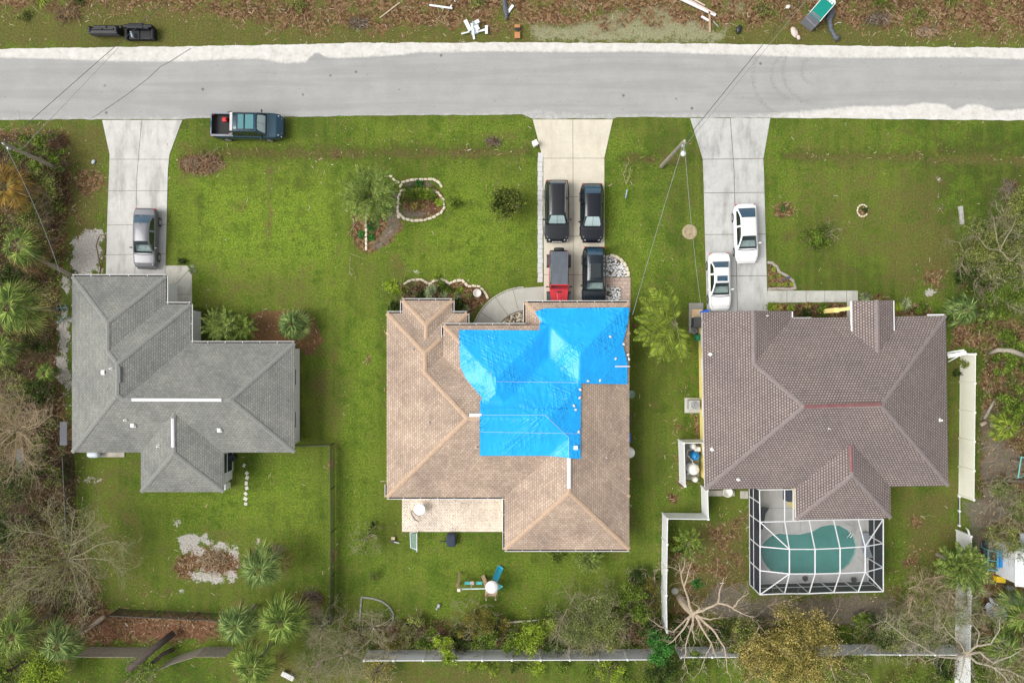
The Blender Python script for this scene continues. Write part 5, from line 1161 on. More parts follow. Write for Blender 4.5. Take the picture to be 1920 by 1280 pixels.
mb.add([Q(1425,978), Q(1425,1114), Q(1480,1075,hp), Q(1480,1029,hp)], [(0, 3, 2, 1)]); mb.add([Q(1656,973), Q(1656,1108), Q(1622,1072,hp), Q(1622,1024,hp)], [(0, 1, 2, 3)]); mb.add([Q(1424,918), Q(1487,917), Q(1487,976), Q(1425,978)], [(0, 1, 2, 3)])
mb.build('roof_screen', scr, enc, shift=base_)
# loungers inside
dk = mat('dark_fabric', (.035, .037, .045), .85, .3, 6); lt = mat('pale_frame', (.42, .45, .48), .5, .1)
def lounger(x, y, rz, label, m):
    root = thing('sun_lounger', label, 'sun lounger', P(x, y, .06), rz, 'loungers in the pool enclosure'); MB().rbox((-.2, 0, .33), (1.3, .6, .06), .02).build('seat', m, root)
    MB().rbox((0, 0, 0), (.75, .6, .06), .02, M=Matrix.Rotation(-.7, 3, 'Y')).build('backrest', m, root).location = (.7, 0, .56)
    for sx in (-.75, .4):
        for sy in (-.26, .26): MB().bar((sx, sy, 0), (sx, sy, .31), .04).build('leg', lt, root)
lounger(1424, 969, R(80), 'dark lounger in the upper left corner of the pool deck', dk); lounger(1619, 1016, R(-88), 'pale grey lounger beside the right screen wall', mat('pale_fabric', (.25, .28, .32), .8, .2))
root = thing('barbecue_grill', 'dark blue-grey covered grill against the house beside the pool deck', 'grill', P(1474, 924, .06)); MB().rbox((0, 0, .45), (.6, 1.0, .9), .08).build('body', mat('navy_cover', (.03, .045, .08), .8, .2), root); MB().rbox((0, 0, .98), (.5, .8, .25), .12).build('lid', mat('navy_cover', (.03, .045, .08), .8, .2), root)

# ================================================================== YARD THINGS
def label_single(mb, name, m, label, cat, px, py, z=0, rz=0, group=None, smooth=False): return single(mb, name, m, label, cat, P(px, py, z), rz, group, smooth)
# air conditioner of the right house
label_single(MB().rbox((0, 0, .05), (1.25, 1.2, .12), .02), 'concrete_pad', concrete('pad', (.5, .49, .45)), 'square concrete pad under the air conditioner', 'pad', 1298, 759.5)
root = thing('air_conditioner', 'grey outdoor air conditioner with a round fan grille beside the yellow wall', 'air conditioner', P(1297.5, 757.5, .11)); q_ = mat('ac_grey', (.42, .42, .40), .6, .1)
MB().rbox((0, 0, .4), (.85, .75, .8), .05).build('casing', q_, root); mb = MB()
for r_ in (.1, .18, .26, .33): mb.lathe([(r_-.012, .80), (r_-.012, .83), (r_+.012, .83), (r_+.012, .80)], 24)
for k in range(8): mb.bar((.05*math.cos(k*PI/4), .05*math.sin(k*PI/4), .82), (.33*math.cos(k*PI/4), .33*math.sin(k*PI/4), .82), .012)
mb.build('fan_grille', mat('ac_light', (.6, .6, .58), .5), root); MB().lathe([(.30, .798), (.3, .806)], 24).build('fan_well', mat('ac_dark', (.1, .1, .1), .8), root)
# pool pumps
label_single(MB().box((0, 0, .03), (1.35, 3.0, .08)), 'concrete_pad', concrete('pad2', (.34, .34, .31)), 'long grey concrete pad under the pool pumps', 'pad', 1295, 863, 0)
tw = mat('tank_white', (.80, .79, .75), .4, .04); root = thing('pressure_tank', 'large white rounded water tank, biggest of the pool equipment', 'tank', P(1294, 875, .07)); MB().lathe([(.34, 0), (.42, .1), (.45, .5), (.45, 1.0), (.40, 1.25), (.22, 1.42), (.06, 1.46), (.02, 1.5)], 28).build('tank', tw, root, smooth=True); MB().tube([(0, .3, 1.2), (-.1, .7, 1.0), (-.35, 1.0, .6)], .025, 6).build('pipe', tw, root)
root = thing('pump_tank', 'bright blue round pool filter tank', 'tank', P(1299.5, 852, .07)); MB().lathe([(.28, 0), (.33, .1), (.33, .7), (.28, .9), (.12, .98), (.02, 1.0)], 26).build('tank', mat('blue_plastic', (.01, .22, .55), .4, .1), root, smooth=True); MB().lathe([(.05, .98), (.05, 1.05)], 10).build('valve', BLK, root)
for i, (x, y, r_, h_, lb) in enumerate(((1295.5,834,.22,.9,'small white tank at the upper end of the pool pumps'),(1300,896,.22,.7,'small white tank at the lower end of the pool pumps'),(1288.5,886,.09,.4,'tiny white canister beside the large white tank'))):
    label_single(MB().lathe([(r_*.9, 0), (r_, .1*h_), (r_, .85*h_), (r_*.8, h_), (.03, h_+.02)], 20), 'water_tank', tw, lb, 'tank', x, y, .07, 0, 'small white tanks by the yellow wall', True)
root = thing('pool_pump', 'white pool pump with plumbing beside the yellow wall', 'pump', P(1305, 840, .07)); MB().rbox((0, 0, .3), (.5, .4, .5), .08).build('body', tw, root); MB().tube([(-.2, 0, .3), (-.75, -.1, .3), (-.78, -.55, .3), (-.45, -.6, .3)], .03, 6).build('pipe', tw, root)
# bins and boxes by the right garage
label_single(MB().rbox((0, 0, .05), (1.15, 2.4, .1), .02), 'concrete_pad', concrete('pad3', (.3, .29, .26)), 'small concrete pad with bins at the corner of the yellow house', 'pad', 1305, 596)
def bin_(x, y, label, body, lid, rz=0, s_=1.0, hinge=True, cat='bin'):
    root = thing('wheelie_bin', label, cat, P(x, y, .1), rz, 'bins beside the yellow house'); mb = MB(); w0, w1, h_ = .24*s_, .30*s_, 1.0*s_
    mb.add([(a*w0, b*w0*1.1, 0) for a, b in ((-1,-1),(1,-1),(1,1),(-1,1))]+[(a*w1, b*w1*1.15, h_) for a, b in ((-1,-1),(1,-1),(1,1),(-1,1))], [(3,2,1,0),(0,1,5,4),(1,2,6,5),(2,3,7,6),(3,0,4,7)]); mb.build('body', body, root)
    MB().rbox((0, 0, h_+.03), (w1*2.15, w1*2.4, .09), .03).build('lid', lid, root)
    for s2 in (-1, 1): MB().lathe([(.1, -.03), (.1, .03)], 14, (s2*w0, -w0*1.1, .1), Matrix.Rotation(PI/2, 3, 'Y')).build('wheel', RUB, root)
bk = mat('bin_dark', (.05, .055, .06), .6, .2, 3)
bin_(1302.5, 605, 'dark grey wheeled bin between the tan box and the yellow house corner', bk, bk, 0, 1.15)
label_single(MB().rbox((0, 0, .3), (.75, .62, .6), .04).rbox((0, 0, .63), (.8, .66, .08), .03), 'storage_box', mat('box_tan', (.52, .38, .22), .7, .12), 'tan square storage box beside the driveway bins', 'box', 1303.5, 588, .1)
label_single(MB().rbox((0, 0, .25), (.62, .42, .5), .03).rbox((-.15, -.2, .35), (.3, .3, .5), .03), 'recycling_crate', mat('crate_blue', (.01, .12, .62), .5, .1), 'bright blue recycling crate at the yellow house corner', 'crate', 1319, 587, .5, .3)
MBh = MB().lathe([(.2, 0), (.28, .1), (.28, .14), (.2, .2), (.1, .2), (.1, .1)], 20)
label_single(MBh, 'hose_reel', mat('hose_grey', (.15, .16, .16), .7, .2), 'round grey hose reel below the dark bin', 'hose', 1302, 620, .1)
label_single(MB().rbox((0, 0, .35), (.3, .5, .7), .08), 'garden_bag', mat('bag_green', (.01, .22, .10), .6, .2), 'dark green bag standing against the yellow wall under the palm', 'bag', 1305, 633)
# trash barrel on the pool side
label_single(MB().box((0, 0, .03), (2.3, .45, .06)), 'concrete_pad', concrete('pad4', (.5, .48, .42)), 'narrow concrete strip below the purplish roof eave', 'pad', 1350, 924); label_single(MB().box((0, 0, .03), (.62, .6, .06)), 'concrete_pad', concrete('pad4', (.5, .48, .42)), 'small square concrete slab left of the pool enclosure', 'pad', 1395, 927)
label_single(MB().lathe([(.3, 0), (.36, .05), (.38, .5), (.40, .52), (.36, .54), (.33, .1), (.05, .08)], 24), 'tub', [mat('tub_white', (.72, .72, .66), .5, .06)], 'open white round tub holding dark water at the house edge', 'tub', 1361, 920, .06, 0, None, True)
# trash can behind grey house, side door, propane tank
root = thing('porch_frame', 'white and grey side porch frame on the small wing of the grey house', 'porch frame', P(421, 880)); MB().box((0, 0, 1.0), (.1, 2.9, .08)).box((.35, 0, .3), (.08, 1.8, .6)).build('frame', WHITE, root); MB().rbox((.25, -1.2, .5), (.5, .45, 1.0), .03).build('cabinet', WHITE, root); MB().rbox((.22, .1, .4), (.4, 1.6, .75), .03).build('box', mat('box_grey', (.12, .14, .16), .7), root)
label_single(MB().lathe([(.22, 0), (.27, .7), (.29, .72), (.24, .74), (.1, .6)], 20), 'trash_can', bk, 'open black round trash can beside the small wing of the grey house', 'trash can', 441, 856, 0, 0, None, True)
label_single(MB().box((0, 0, .04), (2.3, .45, .08)), 'concrete_pad', concrete('pad5', (.46, .42, .36)), 'low concrete pad under the white tank behind the grey house', 'pad', 207, 851)
mb = MB(); M = Matrix.Rotation(PI/2, 3, 'Y'); mb.lathe([(.05, -.48), (.2, -.42), (.26, -.3), (.26, .3), (.2, .42), (.05, .48)], 20, (0, 0, .38), M); mb.box((-.3, 0, .06), (.08, .4, .12)).box((.3, 0, .06), (.08, .4, .12))
label_single(mb, 'gas_tank', mat('tank_blue_white', (.62, .68, .74), .4, .05), 'small pale horizontal gas tank behind the grey house', 'tank', 181, 850, .08, 0, None, True)
label_single(MB().box((0, 0, 1.1), (.55, 1.85, .05)).bar((-.2, -.8, 0), (-.2, -.8, 1.1), .06).bar((-.2, .8, 0), (-.2, .8, 1.1), .06), 'lean_to_shelf', mat('slate_panel', (.15, .16, .18), .8, .1), 'narrow slate-grey lean-to panel against the left wall of the grey house', 'lean-to', 136, 809)
label_single(MB().add([(-.3,-.75,.02),(.45,-.75,.05),(.5,.8,.3),(-.1,.9,.25),(-.3,-.75,0),(.45,-.75,.02),(.5,.8,.27),(-.1,.9,.22)], [(0,1,2,3),(7,6,5,4),(0,4,5,1),(1,5,6,2),(2,6,7,3),(3,7,4,0)]), 'metal_sheet', mat('slate_panel', (.15, .16, .18), .8, .1), 'dark metal sheet lying in the brush at the far left', 'metal sheet', 37, 860)
# blue frames at the left wall
fb = mat('frame_blue', (.28, .40, .52), .5, .1)
for i, (x, y, rz, lb) in enumerate(((122,578,0,'upper pale blue metal frame on the sand by the left wall'),(122,598,.7,'lower pale blue metal frame on the sand by the left wall'))):
    label_single(MB().tube([(-.4, 0, .3), (.4, .05, .35)], .03).tube([(-.1, -.3, .1), (-.05, .3, .6)], .03).tube([(.3, -.25, .1), (.3, .3, .5)], .03).sphere((-.42, 0, .35), .1, 8, 5), 'bike_rack', fb, lb, 'frame', x, y, 0, rz, 'pale blue frames by the left wall')
label_single(MB().tube([(.42*math.cos(a*.3), .42*math.sin(a*.3), .06+.004*a) for a in range(45)], .018), 'garden_hose', BLK, 'coiled black hose on the sand at the corner of the grey house', 'hose', 139, 517)
label_single(MB().tube([P(x, y, .03)-P(189, 440) for x, y in ((186,442),(180,460),(184,480),(188,500),(187,514),(192,490),(198,465),(199,448),(195,441),(187,440))], .03), 'rusty_cable', mat('rust', (.20, .10, .06), .9, .3), 'rusty brown cable looped on the sand beside the left driveway', 'cable', 189, 440)
# stepping stones
st_ = mat('stepping_stone', (.60, .58, .50), .9, .12, 5); s0 = None
for i, (x, y) in enumerate([(463,886.5),(463.5,895),(462,905.5),(463,914.5),(461,925),(460.5,934.5),(461,944)]):
    if s0 is None: s0 = label_single(MB().box((0, 0, .02), (.26, .26, .05)), 'stepping_stone', st_, 'pale square stepping stone in the row below the trash can', 'stepping stone', x, y, 0, PI/4, 'stepping stones below the trash can')
    else: o = s0.copy(); C.objects.link(o); o.location = P(x, y); o.rotation_euler = (0, 0, PI/4+i*.37); o.scale = (1+.1*(i % 3), .9+.1*(i % 2), 1)
label_single(MB().box((0, 0, .05), (.3, .1, .05), .5).box((0, 0, .05), (.1, .3, .05), .2), 'plastic_scrap', tw, 'white plastic scrap just above the stepping stones', 'scrap', 458, 872)
# patio table, goal, grill and toys
root = thing('patio_table', 'round white patio table on the pale rear patio', 'table', P(789, 950.5, .06)); MB().lathe([(.44, .70), (.46, .72), (.44, .74)], 32).build('tabletop', WHITE, root)
for a in (.5, 2.6, 4.7): MB().bar((.12*math.cos(a), .12*math.sin(a), .7), (.4*math.cos(a), .4*math.sin(a), 0), .04).build('leg', WHITE, root)
label_single(MB().tube([(-.1, .5, .05), (.0, .2, .3), (.25, -.1, .45), (.6, -.35, .3)], [.02, .06, .08, .04], 8), 'curved_cushion', mat('cushion_dark', (.30, .27, .24), .8, .2), 'dark curved item lying on the patio beside the white table', 'cushion', 773, 968, .06)
root = thing('soccer_goal', 'small soccer goal with white posts and a pale blue net below the patio', 'goal', P(776, 1012)); gp = mat('goal_white', (.72, .76, .76), .5); net = screen('goal_net', (.45, .65, .68), .28)
for a, b in (((.32, -.75, .6), (.32, .7, .6)), ((.32, -.75, 0), (.32, -.75, .6)), ((.32, .7, 0), (.32, .7, .6)), ((-.25, -.6, .03), (-.3, .6, .03)), ((.32, -.75, .03), (-.25, -.6, .03)), ((.32, .7, .03), (-.3, .6, .03))): MB().tube([a, b], .028, 8).build('bar', gp, root)
MB().add([(.32, -.75, .6), (.32, .7, .6), (-.3, .6, .03), (-.25, -.6, .03)], [(0, 1, 2, 3)]).build('net', net, root)
nm = mat('navy_cloth', (.03, .04, .065), .85, .25, 5); root = thing('covered_cart', 'dark navy covered cart with a black handle just below the patio', 'cart', P(847, 1009)); MB().rbox((0, 0, .35), (.72, 1.0, .65), .13).build('body', nm, root); MB().tube([(-.35, -.1, .4), (-.9, -.08, .45)], .05, 8).build('handle', nm, root)
root = thing('toy_cart', 'small wooden toy cart with a dark handle left of the goal', 'toy', P(738, 1011)); MB().rbox((0, .15, .15), (.3, .25, .2), .03).build('box', mat('toy_wood', (.6, .48, .33), .7), root); MB().rbox((0, -.08, .2), (.28, .2, .2), .04).build('seat', mat('toy_plum', (.08, .05, .09), .7), root); MB().bar((.1, -.1, .3), (.45, -.25, .1), .07).build('handle', WHITE, root)
label_single(MB().rbox((0, 0, .12), (.22, .32, .24), .06).sphere((-.05, -.28, .1), .1, 8, 6), 'lawn_toy', [mat('toy_grey', (.35, .36, .40), .6, .3, 8)], 'small grey and white toy lying on the lawn above the rear bushes', 'toy', 823, 1134, 0, -.4)
# swing set
sw = thing('swing_set', 'wooden swing set with a round white canopy tower, teal seats and a bright blue slide', 'swing set', P(862, 1098)); o0 = P(862, 1098)
wd = mat('play_wood', (.42, .30, .20), .8, .2, 5); teal = mat('play_teal', (.08, .52, .50), .4, .06); blu = mat('slide_blue', (.05, .50, .72), .35, .08, 1.2)
def W3(x, y, z): return P(x, y, z)-o0
tt = 2.0
MB().bar(W3(862,1072,.05), W3(859,1104,2.1), .16, .12).build('frame_leg', wd, sw); MB().bar(W3(858,1094,.0), W3(859.5,1106,tt+.1), .16, .12).build('frame_leg', wd, sw); MB().rbox(W3(860.5,1105.5,tt+.15), (.25, .25, .2), .05).build('end_cap', mat('play_pale', (.7, .6, .52), .7), sw)
MB().bar(W3(862,1103.5,tt), W3(922,1102.5,tt), .09).build('top_beam', mat('beam_pale', (.45, .55, .52), .6), sw)
for a, b in ((871,883),(893.5,904)):
    o = MB().rbox(W3((a+b)/2,1092.5,.5), (.48, .24, .06), .03).build('swing_seat', teal, sw); mb = MB()
    for x in (a, b): mb.bar(W3(x, 1093, .5), W3(x-1, 1102.5, tt), .018)
    mb.build('chain', CHR, o)
o = MB().lathe([(.13, -.03), (.16, 0), (.13, .03)], 20, W3(885.5,1092.5,.6)).build('disc_swing', mat('pale_pink', (.72, .52, .52), .6), sw); MB().bar(W3(885,1092,.6), W3(883,1104,tt), .05).build('rope', WHITE, o)
c_ = W3(922.5,1101,2.3); MB().lathe([(.50, -.12), (.5, -.08), (.35, .06), (.12, .15), (.01, .17)], 32, c_).build('canopy', mat('canopy_white', (.8, .8, .8), .5, .03), sw, smooth=True)
MB().add([(c_.x+.35, c_.y+.25, 2.0), (c_.x+.85, c_.y-.05, 1.9), (c_.x+.3, c_.y-.45, 2.0), (c_.x+.2, c_.y, 2.1)], [(0, 3, 1), (1, 3, 2), (0, 1, 2)]).build('pennant', teal, sw)
b_ = W3(922, 1096, 0)
for dx, dy in ((-.4, -.4), (.4, -.4), (.4, .4), (-.4, .4)): MB().bar((b_.x+dx, b_.y+dy, 0), (b_.x+dx*.9, b_.y+dy*.9, 2.2), .09).build('tower_post', wd, sw)
MB().rbox((b_.x, b_.y, 1.1), (.95, .95, .08), .02).build('platform', wd, sw); MB().bar((b_.x-.7, b_.y+.75, .02), (b_.x-.35, b_.y+.2, 1.1), .3, .08).build('ladder', wd, sw)
t0 = W3(928,1086,1.1); t1 = W3(939,1061,.15); d = (t1-t0); u = Vector((d.x, d.y, 0)).normalized(); q = Vector((-u.y, u.x, 0)); mb = MB(); n_ = 10; vs_ = []
for i in range(n_+1):
    t = i/n_; p = t0+d*t; z = 1.1*(1-t)**1.3+.12+.08*(t > .9)
    for o_, hz in ((-.24, .13), (-.19, .13), (-.17, 0), (.17, 0), (.19, .13), (.24, .13)): vs_.append((p.x+q.x*o_, p.y+q.y*o_, z+hz))
mb.add(vs_, [(6*i+j, 6*i+j+1, 6*i+j+7, 6*i+j+6) for i in range(n_) for j in range(5)]); mb.build('slide', blu, sw)
# D-shaped edging in the rear lawn
mb = MB(); dpts = [(674,1168),(678,1118),(700,1121),(716,1126),(730,1136),(738,1150),(736,1164),(724,1180)]
W_ = [P(*p) for p in dpts]
for i in range(len(W_)-1):
    for k in range(5): a = W_[i].lerp(W_[i+1], k/5); b = W_[i].lerp(W_[i+1], (k+.92)/5); mb.bar(a+Vector((0, 0, .04)), b+Vector((0, 0, .04)), .12, .1)
single(mb, 'lawn_edging', mat('edging_grey', (.26, .26, .25), .9, .25, 6), 'thin grey D-shaped lawn edging around the brush in the rear lawn', 'edging', W_[0], shift=W_[0])
# ---- garden edging stones
ST = mat('cream_stone', (.66, .58, .44), .9, .14, 4); ST2 = mat('grey_stone', (.34, .29, .26), .9, .2, 4); sb_ = [MB().rbox((0, 0, .06), (.34, .2, .16), .05, seg=2).build('edging_stone', ST) for _ in range(1)][0]; sb_used = False
def stones(pts, label, group, m=None, size=1.0, gap=.35, closed=False, wd_=1.0):
    global sb_used
    W = [P(*p) for p in pts]; 
    if closed: W.append(W[0])
    Lk = [0]
    for a, b in zip(W[:-1], W[1:]): Lk.append(Lk[-1]+(b-a).length)
    n_ = max(1, int(Lk[-1]/(gap*size))); rg = random.Random(len(pts)+n_)
    base = sb_
    if m is not None: base = D.objects.new('edging_stone', sb_.data.copy()); base.data.materials.clear(); base.data.materials.append(m)
    for i in range(n_):
        s_ = Lk[-1]*(i+.5)/n_; k = max(j for j in range(len(Lk)-1) if Lk[j] <= s_); a, b = W[k], W[k+1]; t = (s_-Lk[k])/(Lk[k+1]-Lk[k]+1e-9); p = a.lerp(b, t)
        if base is sb_ and not sb_used: o = sb_; sb_used = True
        elif base is not sb_ and i == 0: o = base; C.objects.link(o)
        else: o = base.copy(); C.objects.link(o)
        o.location = p; o.rotation_euler = (0, 0, math.atan2((b-a).y, (b-a).x)+rg.uniform(-.15, .15)); o.scale = (size*rg.uniform(.9, 1.1), size*wd_*rg.uniform(.9, 1.1), size*rg.uniform(.8, 1.1))
        tag(o, label, 'edging stone', group)
def arcp(cx, cy, rx, ry, a0, a1, n=12): return [(cx+rx*math.cos(R(a0+(a1-a0)*i/n)), cy-ry*math.sin(R(a0+(a1-a0)*i/n))) for i in range(n+1)]
stones([(748,410),(746,395),(747,372),(752,358)]+[(770,355),(790,355),(806,356),(822,362),(831,374),(833,390),(828,398),(812,408),(795,413),(775,414),(758,410),(748,400)], 'pale stone in the rim of the oval bed beside the feathery palm', 'stones around the oval bed')
stones([(750,352),(755,342),(770,338),(790,337),(812,336),(824,343),(829,352)], 'pale stone in the arc above the oval bed', 'stones in the arc above the oval bed')
stones([(720,333),(733,331),(742,340),(750,343)], 'pale stone of the short row touching the feathery palm', 'short row of stones by the palm', size=.9)
stones([(687,402),(686.5,417),(687,440),(687,462),(687,470)], 'pale stone in the straight upright row below the feathery palm', 'straight row of stones below the palm', size=.95)
stones([(757,534),(764,528),(775,525),(790,524),(797,528),(803,532),(808,531),(815,526),(827,524),(836,527),(842,532),(846,530),(853,527),(866,525),(872,530),(877,537),(888,536),(898,537),(907,545),(913,555),(915,560)], 'pale stone in the scalloped edge of the bed above the tan roof', 'stones of the scalloped front bed')
stones(arcp(1142,517,36,38,88,-2), 'chunky pale stone edging the white gravel beside the driveway', 'stones around the white gravel', size=1.15)
stones(arcp(1617,395,10,11,0,330,14), 'small white stone in the little ring around a sapling on the right lawn', 'stones of the small ring', ST, size=.55, gap=.36)
stones([(1439,492),(1447,493),(1456,500),(1461,510),(1475,517),(1486,526),(1491,540),(1480,542),(1460,541),(1440,542)], 'grey-brown edging block around the triangular bed beside the right driveway', 'blocks around the triangular bed', ST2, size=.8, gap=.28, wd_=1.3)
stones(arcp(cx, cy, Ro+2, Ro+2, 93, 175, 20), 'small pale curb brick along the outside of the curved walk', 'curb bricks of the curved walk', mat('curb_brick', (.52, .48, .42), .9, .2, 6), size=.5, gap=.36)
stones(arcp(cx, cy, Ri-1, Ri-1, 92, 178, 14), 'small dark curb brick along the inside of the curved walk', 'inner curb bricks of the curved walk', mat('curb_brick_dark', (.22, .2, .18), .9, .2, 6), size=.5, gap=.36)
pav = mat('paver_pale', (.56, .56, .55), .9, .12, 5); pv = None
for i in range(27):
    y = 291+i*9.0; ln = 8.6
    if pv is None: pv = label_single(MB().box((0, 0, .03), (.40, .365, .06)), 'paver', pav, 'pale grey paver in the strip along the left edge of the middle driveway', 'paver', 1013.6, y, 0, 0, 'pavers along the middle driveway')
    else: o = pv.copy(); C.objects.link(o); o.location = P(1012.6+.5*(i % 3 == 1), y); o.rotation_euler = (0, 0, .03*math.sin(i*3.1)); o.scale = (1, 1, 1+.3*(i % 2))
label_single(MB().box((0, 0, .28), (.36, .36, .56)).box((0, 0, .6), (.42, .42, .08)), 'stone_pedestal', mat('pedestal_white', (.74, .73, .70), .7, .06), 'white square pedestal at the road end of the middle driveway', 'pedestal', 1003, 272, 0, .5)
label_single(MB().lathe([(.18, 0), (.3, .35), (.33, .4), (.27, .42), (.24, .3), (.02, .28)], 24), 'planter_pot', [mat('pot_white', (.74, .70, .64), .6, .05)], 'round white planter pot in the scalloped front bed', 'pot', 895.5, 550, 0, 0, None, True)
label_single(MB().lathe([(.56, -.02), (.60, .05), (.45, .09), (.33, .06), (.30, .03), (.02, .04)], 28), 'tree_ring', [mat('ring_tan', (.36, .29, .18), .95, .25, 5)], 'round tan tree ring with a sawn stump on the lawn between two driveways', 'tree ring', 1293, 435, 0, 0, None, False)
label_single(MB().rbox((0, 0, .1), (.28, 1.45, .2), .03).rbox((-.03, .6, .12), (.32, .25, .22), .04), 'concrete_beam', mat('old_concrete', (.38, .37, .34), .9, .25, 4), 'short weathered concrete beam lying on the right lawn', 'beam', 1801, 404, 0, .1)
# solar light in triangle bed
label_single(MB().bar((-.3, -.12, .1), (.15, .08, .2), .05).rbox((.25, .12, .25), (.3, .16, .1), .04), 'garden_spotlight', mat('spot_navy', (.05, .08, .13), .5), 'dark blue garden spotlight in the triangular bed', 'light', 1470, 524)
# ================================================================== UTILITY POLES AND WIRES
PW = mat('pole_wood', (.27, .24, .18), .9, .25, 3); GAL = mat('galvanised', (.45, .46, .47), .5, .1, metal=.5)
def pole(bx, by, tx, ty, h_, label, r_=.15):
    b = P(bx, by); root = thing('utility_pole', label, 'utility pole', b, 0, 'wooden utility poles'); t = P(tx, ty, h_)-b
    MB().tube([(0, 0, 0), t*.5, t], [r_*1.15, r_, r_*.8], 12).build('pole', PW, root, smooth=True, angle=50)
    MB().rbox(t*.93+Vector((0, -.18, 0)), (.14, .2, .3), .03).build('bracket', GAL, root); MB().lathe([(.05, 0), (.08, .1), (.04, .2)], 10, t+Vector((0, 0, 0))).build('insulator', mat('porcelain', (.6, .6, .58), .3), root)
    return b, t, root
b, t, root = pole(1240,312,1283,265,7.4, 'leaning wooden utility pole with a street light between the middle and right driveways')
e = P(1281,288,7.0)-b; MB().tube([t*.97, t*.97+Vector((.0, -.3, .25)), e+Vector((0, .2, .1))], .035, 8).build('lamp_arm', GAL, root); MB().lathe([(.03, .2), (.15, .12), (.21, .0), (.18, -.06), (.02, -.08)], 20, e).build('lamp_head', mat('lamp_white', (.7, .72, .7), .4), root, smooth=True)
b2, t2, root2 = pole(117,320,8,270,6.6, 'weathered wooden utility pole leaning over the brush at the far left', .13)
WIRE = mat('wire_dark', (.045, .045, .045), .6); WIRE2 = mat('wire_grey', (.24, .26, .24), .6)
def wire(a, c, sag, label, m=WIRE, r_=.018, name='overhead_wire'):
    a = Vector(a); c = Vector(c); pts = [a.lerp(c, i/24)-Vector((0, 0, sag*4*(i/24)*(1-i/24))) for i in range(25)]
    single(MB().tube(pts, r_, 5), name, m, label, 'wire', a, shift=a, group='overhead wires')
top1 = b+t; top2 = b2+t2
d1 = (P(1440,72,7.2)-top1); wire(top1, top1+d1*3.2, 0, 'upper dark overhead wire crossing the road at the right', WIRE, .02); wire(top1+Vector((.12, -.25, -.15)), top1+d1*3.2+Vector((.5, -.3, 0)), .0, 'lower dark overhead wire crossing the road at the right', WIRE2, .016)
wire(top1, P(1186,590,4.2), .3, 'grey service wire from the pole to the tarped house', WIRE2, .018); wire(top1, P(1314,572,3.2), .3, 'grey service wire from the pole to the yellow house', WIRE2, .018)
d2 = (P(232,73,6.5)-top2); wire(top2, top2+d2*1.8, 0, 'dark overhead wire crossing the road at the left', WIRE, .018); wire(top2+Vector((.8, -.2, -.6)), P(222,90,5.6)+(P(222,90,5.6)-(top2+Vector((.8, -.2, -.6))))*.0, 0, 'thinner lower overhead wire crossing the road at the left', WIRE2, .014); wire(top2, P(112,512,3.1), .4, 'pale service wire from the left pole to the grey house', mat('wire_pale', (.3, .32, .32), .6), .015)
pts = [P(172,222,.035), P(205,200,.035), P(240,176,.035), P(280,145,.035), P(300,125,.04), P(320,115,.04), P(340,102,.04), P(358,91,.04)]
single(MB().tube(pts, .018, 5), 'fallen_cable', WIRE2, 'thin grey fallen cable lying slantwise across the road at the left', 'cable', pts[0], shift=pts[0])
# ================================================================== KERBSIDE RUBBISH
lea = mat('black_leather', (.009, .010, .013), .45, .3, 4, spec=.35)
def sofa(x, y, rz, label, tip=0, W_=2.3):
    root = thing('sofa', label, 'sofa', P(x, y, 0), rz, 'black leather sofas by the road'); root.rotation_euler = (tip, 0, rz)
    MB().rbox((0, 0, .22), (W_, .9, .3), .06).build('base', lea, root); MB().rbox((0, .42, .55), (W_, .26, .72), .1, seg=3).build('backrest', lea, root)
    for s_ in (-1, 1): MB().rbox((s_*(W_/2-.12), -.02, .42), (.25, .95, .5), .1, seg=3).build('armrest', lea, root)
    for i in range(2): MB().rbox(((-.5+i)*(W_-.5)/2, -.1, .44), ((W_-.52)/2, .72, .16), .06, seg=3).build('seat_cushion', lea, root); MB().rbox(((-.5+i)*(W_-.5)/2, .28, .68), ((W_-.52)/2, .16, .36), .07, seg=3).build('back_cushion', lea, root)
    return root
sofa(269, 68, 0, 'upright black leather sofa by the road, right of the tipped one'); r2 = sofa(206, 71, 0, 'black leather sofa tipped on its front by the road, the left of the pair', tip=R(-80)); r2.location.z = .48; r2.location.y -= .1
MB().box((0, -.1, .06), (2.2, .8, .02)).build('base_fabric', mat('dust_cover', (.05, .05, .052), .9, .2), r2)
label_single(MB().rbox((0, 0, .72), (1.3, .42, .22), .1, seg=3), 'loose_cushion', lea, 'loose black cushion piled on the back of the upright sofa', 'cushion', 264, 57, .1, 0)
label_single(MB().rbox((0, 0, 0), (.14, .5, .18), .06), 'plastic_bag', mat('bag_bluegrey', (.3, .38, .48), .5, .2), 'blue-grey plastic bag on the left arm of the upright sofa', 'bag', 247, 65, .8, .3)
wt = mat('scrap_white', (.74, .75, .77), .5, .06)
def stick(name, label, cat, a, c, w_, h_, m, group=None, z=.1, z2=None):
    A = P(*a, z); Bv = P(*c, z if z2 is None else z2); single(MB().bar(A, Bv, w_, h_), name, m, label, cat, A, shift=A, group=group)
for i, (a, c, w_, lb) in enumerate((((872,38),(882,58),.3,'broad white board'),((884,44),(889,74),.16,'long narrow white board'),((893,60),(914,55),.16,'white bar lying crosswise'),((865,64),(880,60),.1,'thin white bar at the left'),((912,48),(912,64),.22,'short thick white post'),((893,38),(896,44),.35,'square white scrap at the top'),((892,48),(897,56),.3,'square white scrap in the middle'))):
    stick('scrap_board', lb+' of the white scrap pile north of the road', 'scrap board', a, c, w_, .05, wt, 'white scrap pile', .06+.05*i)
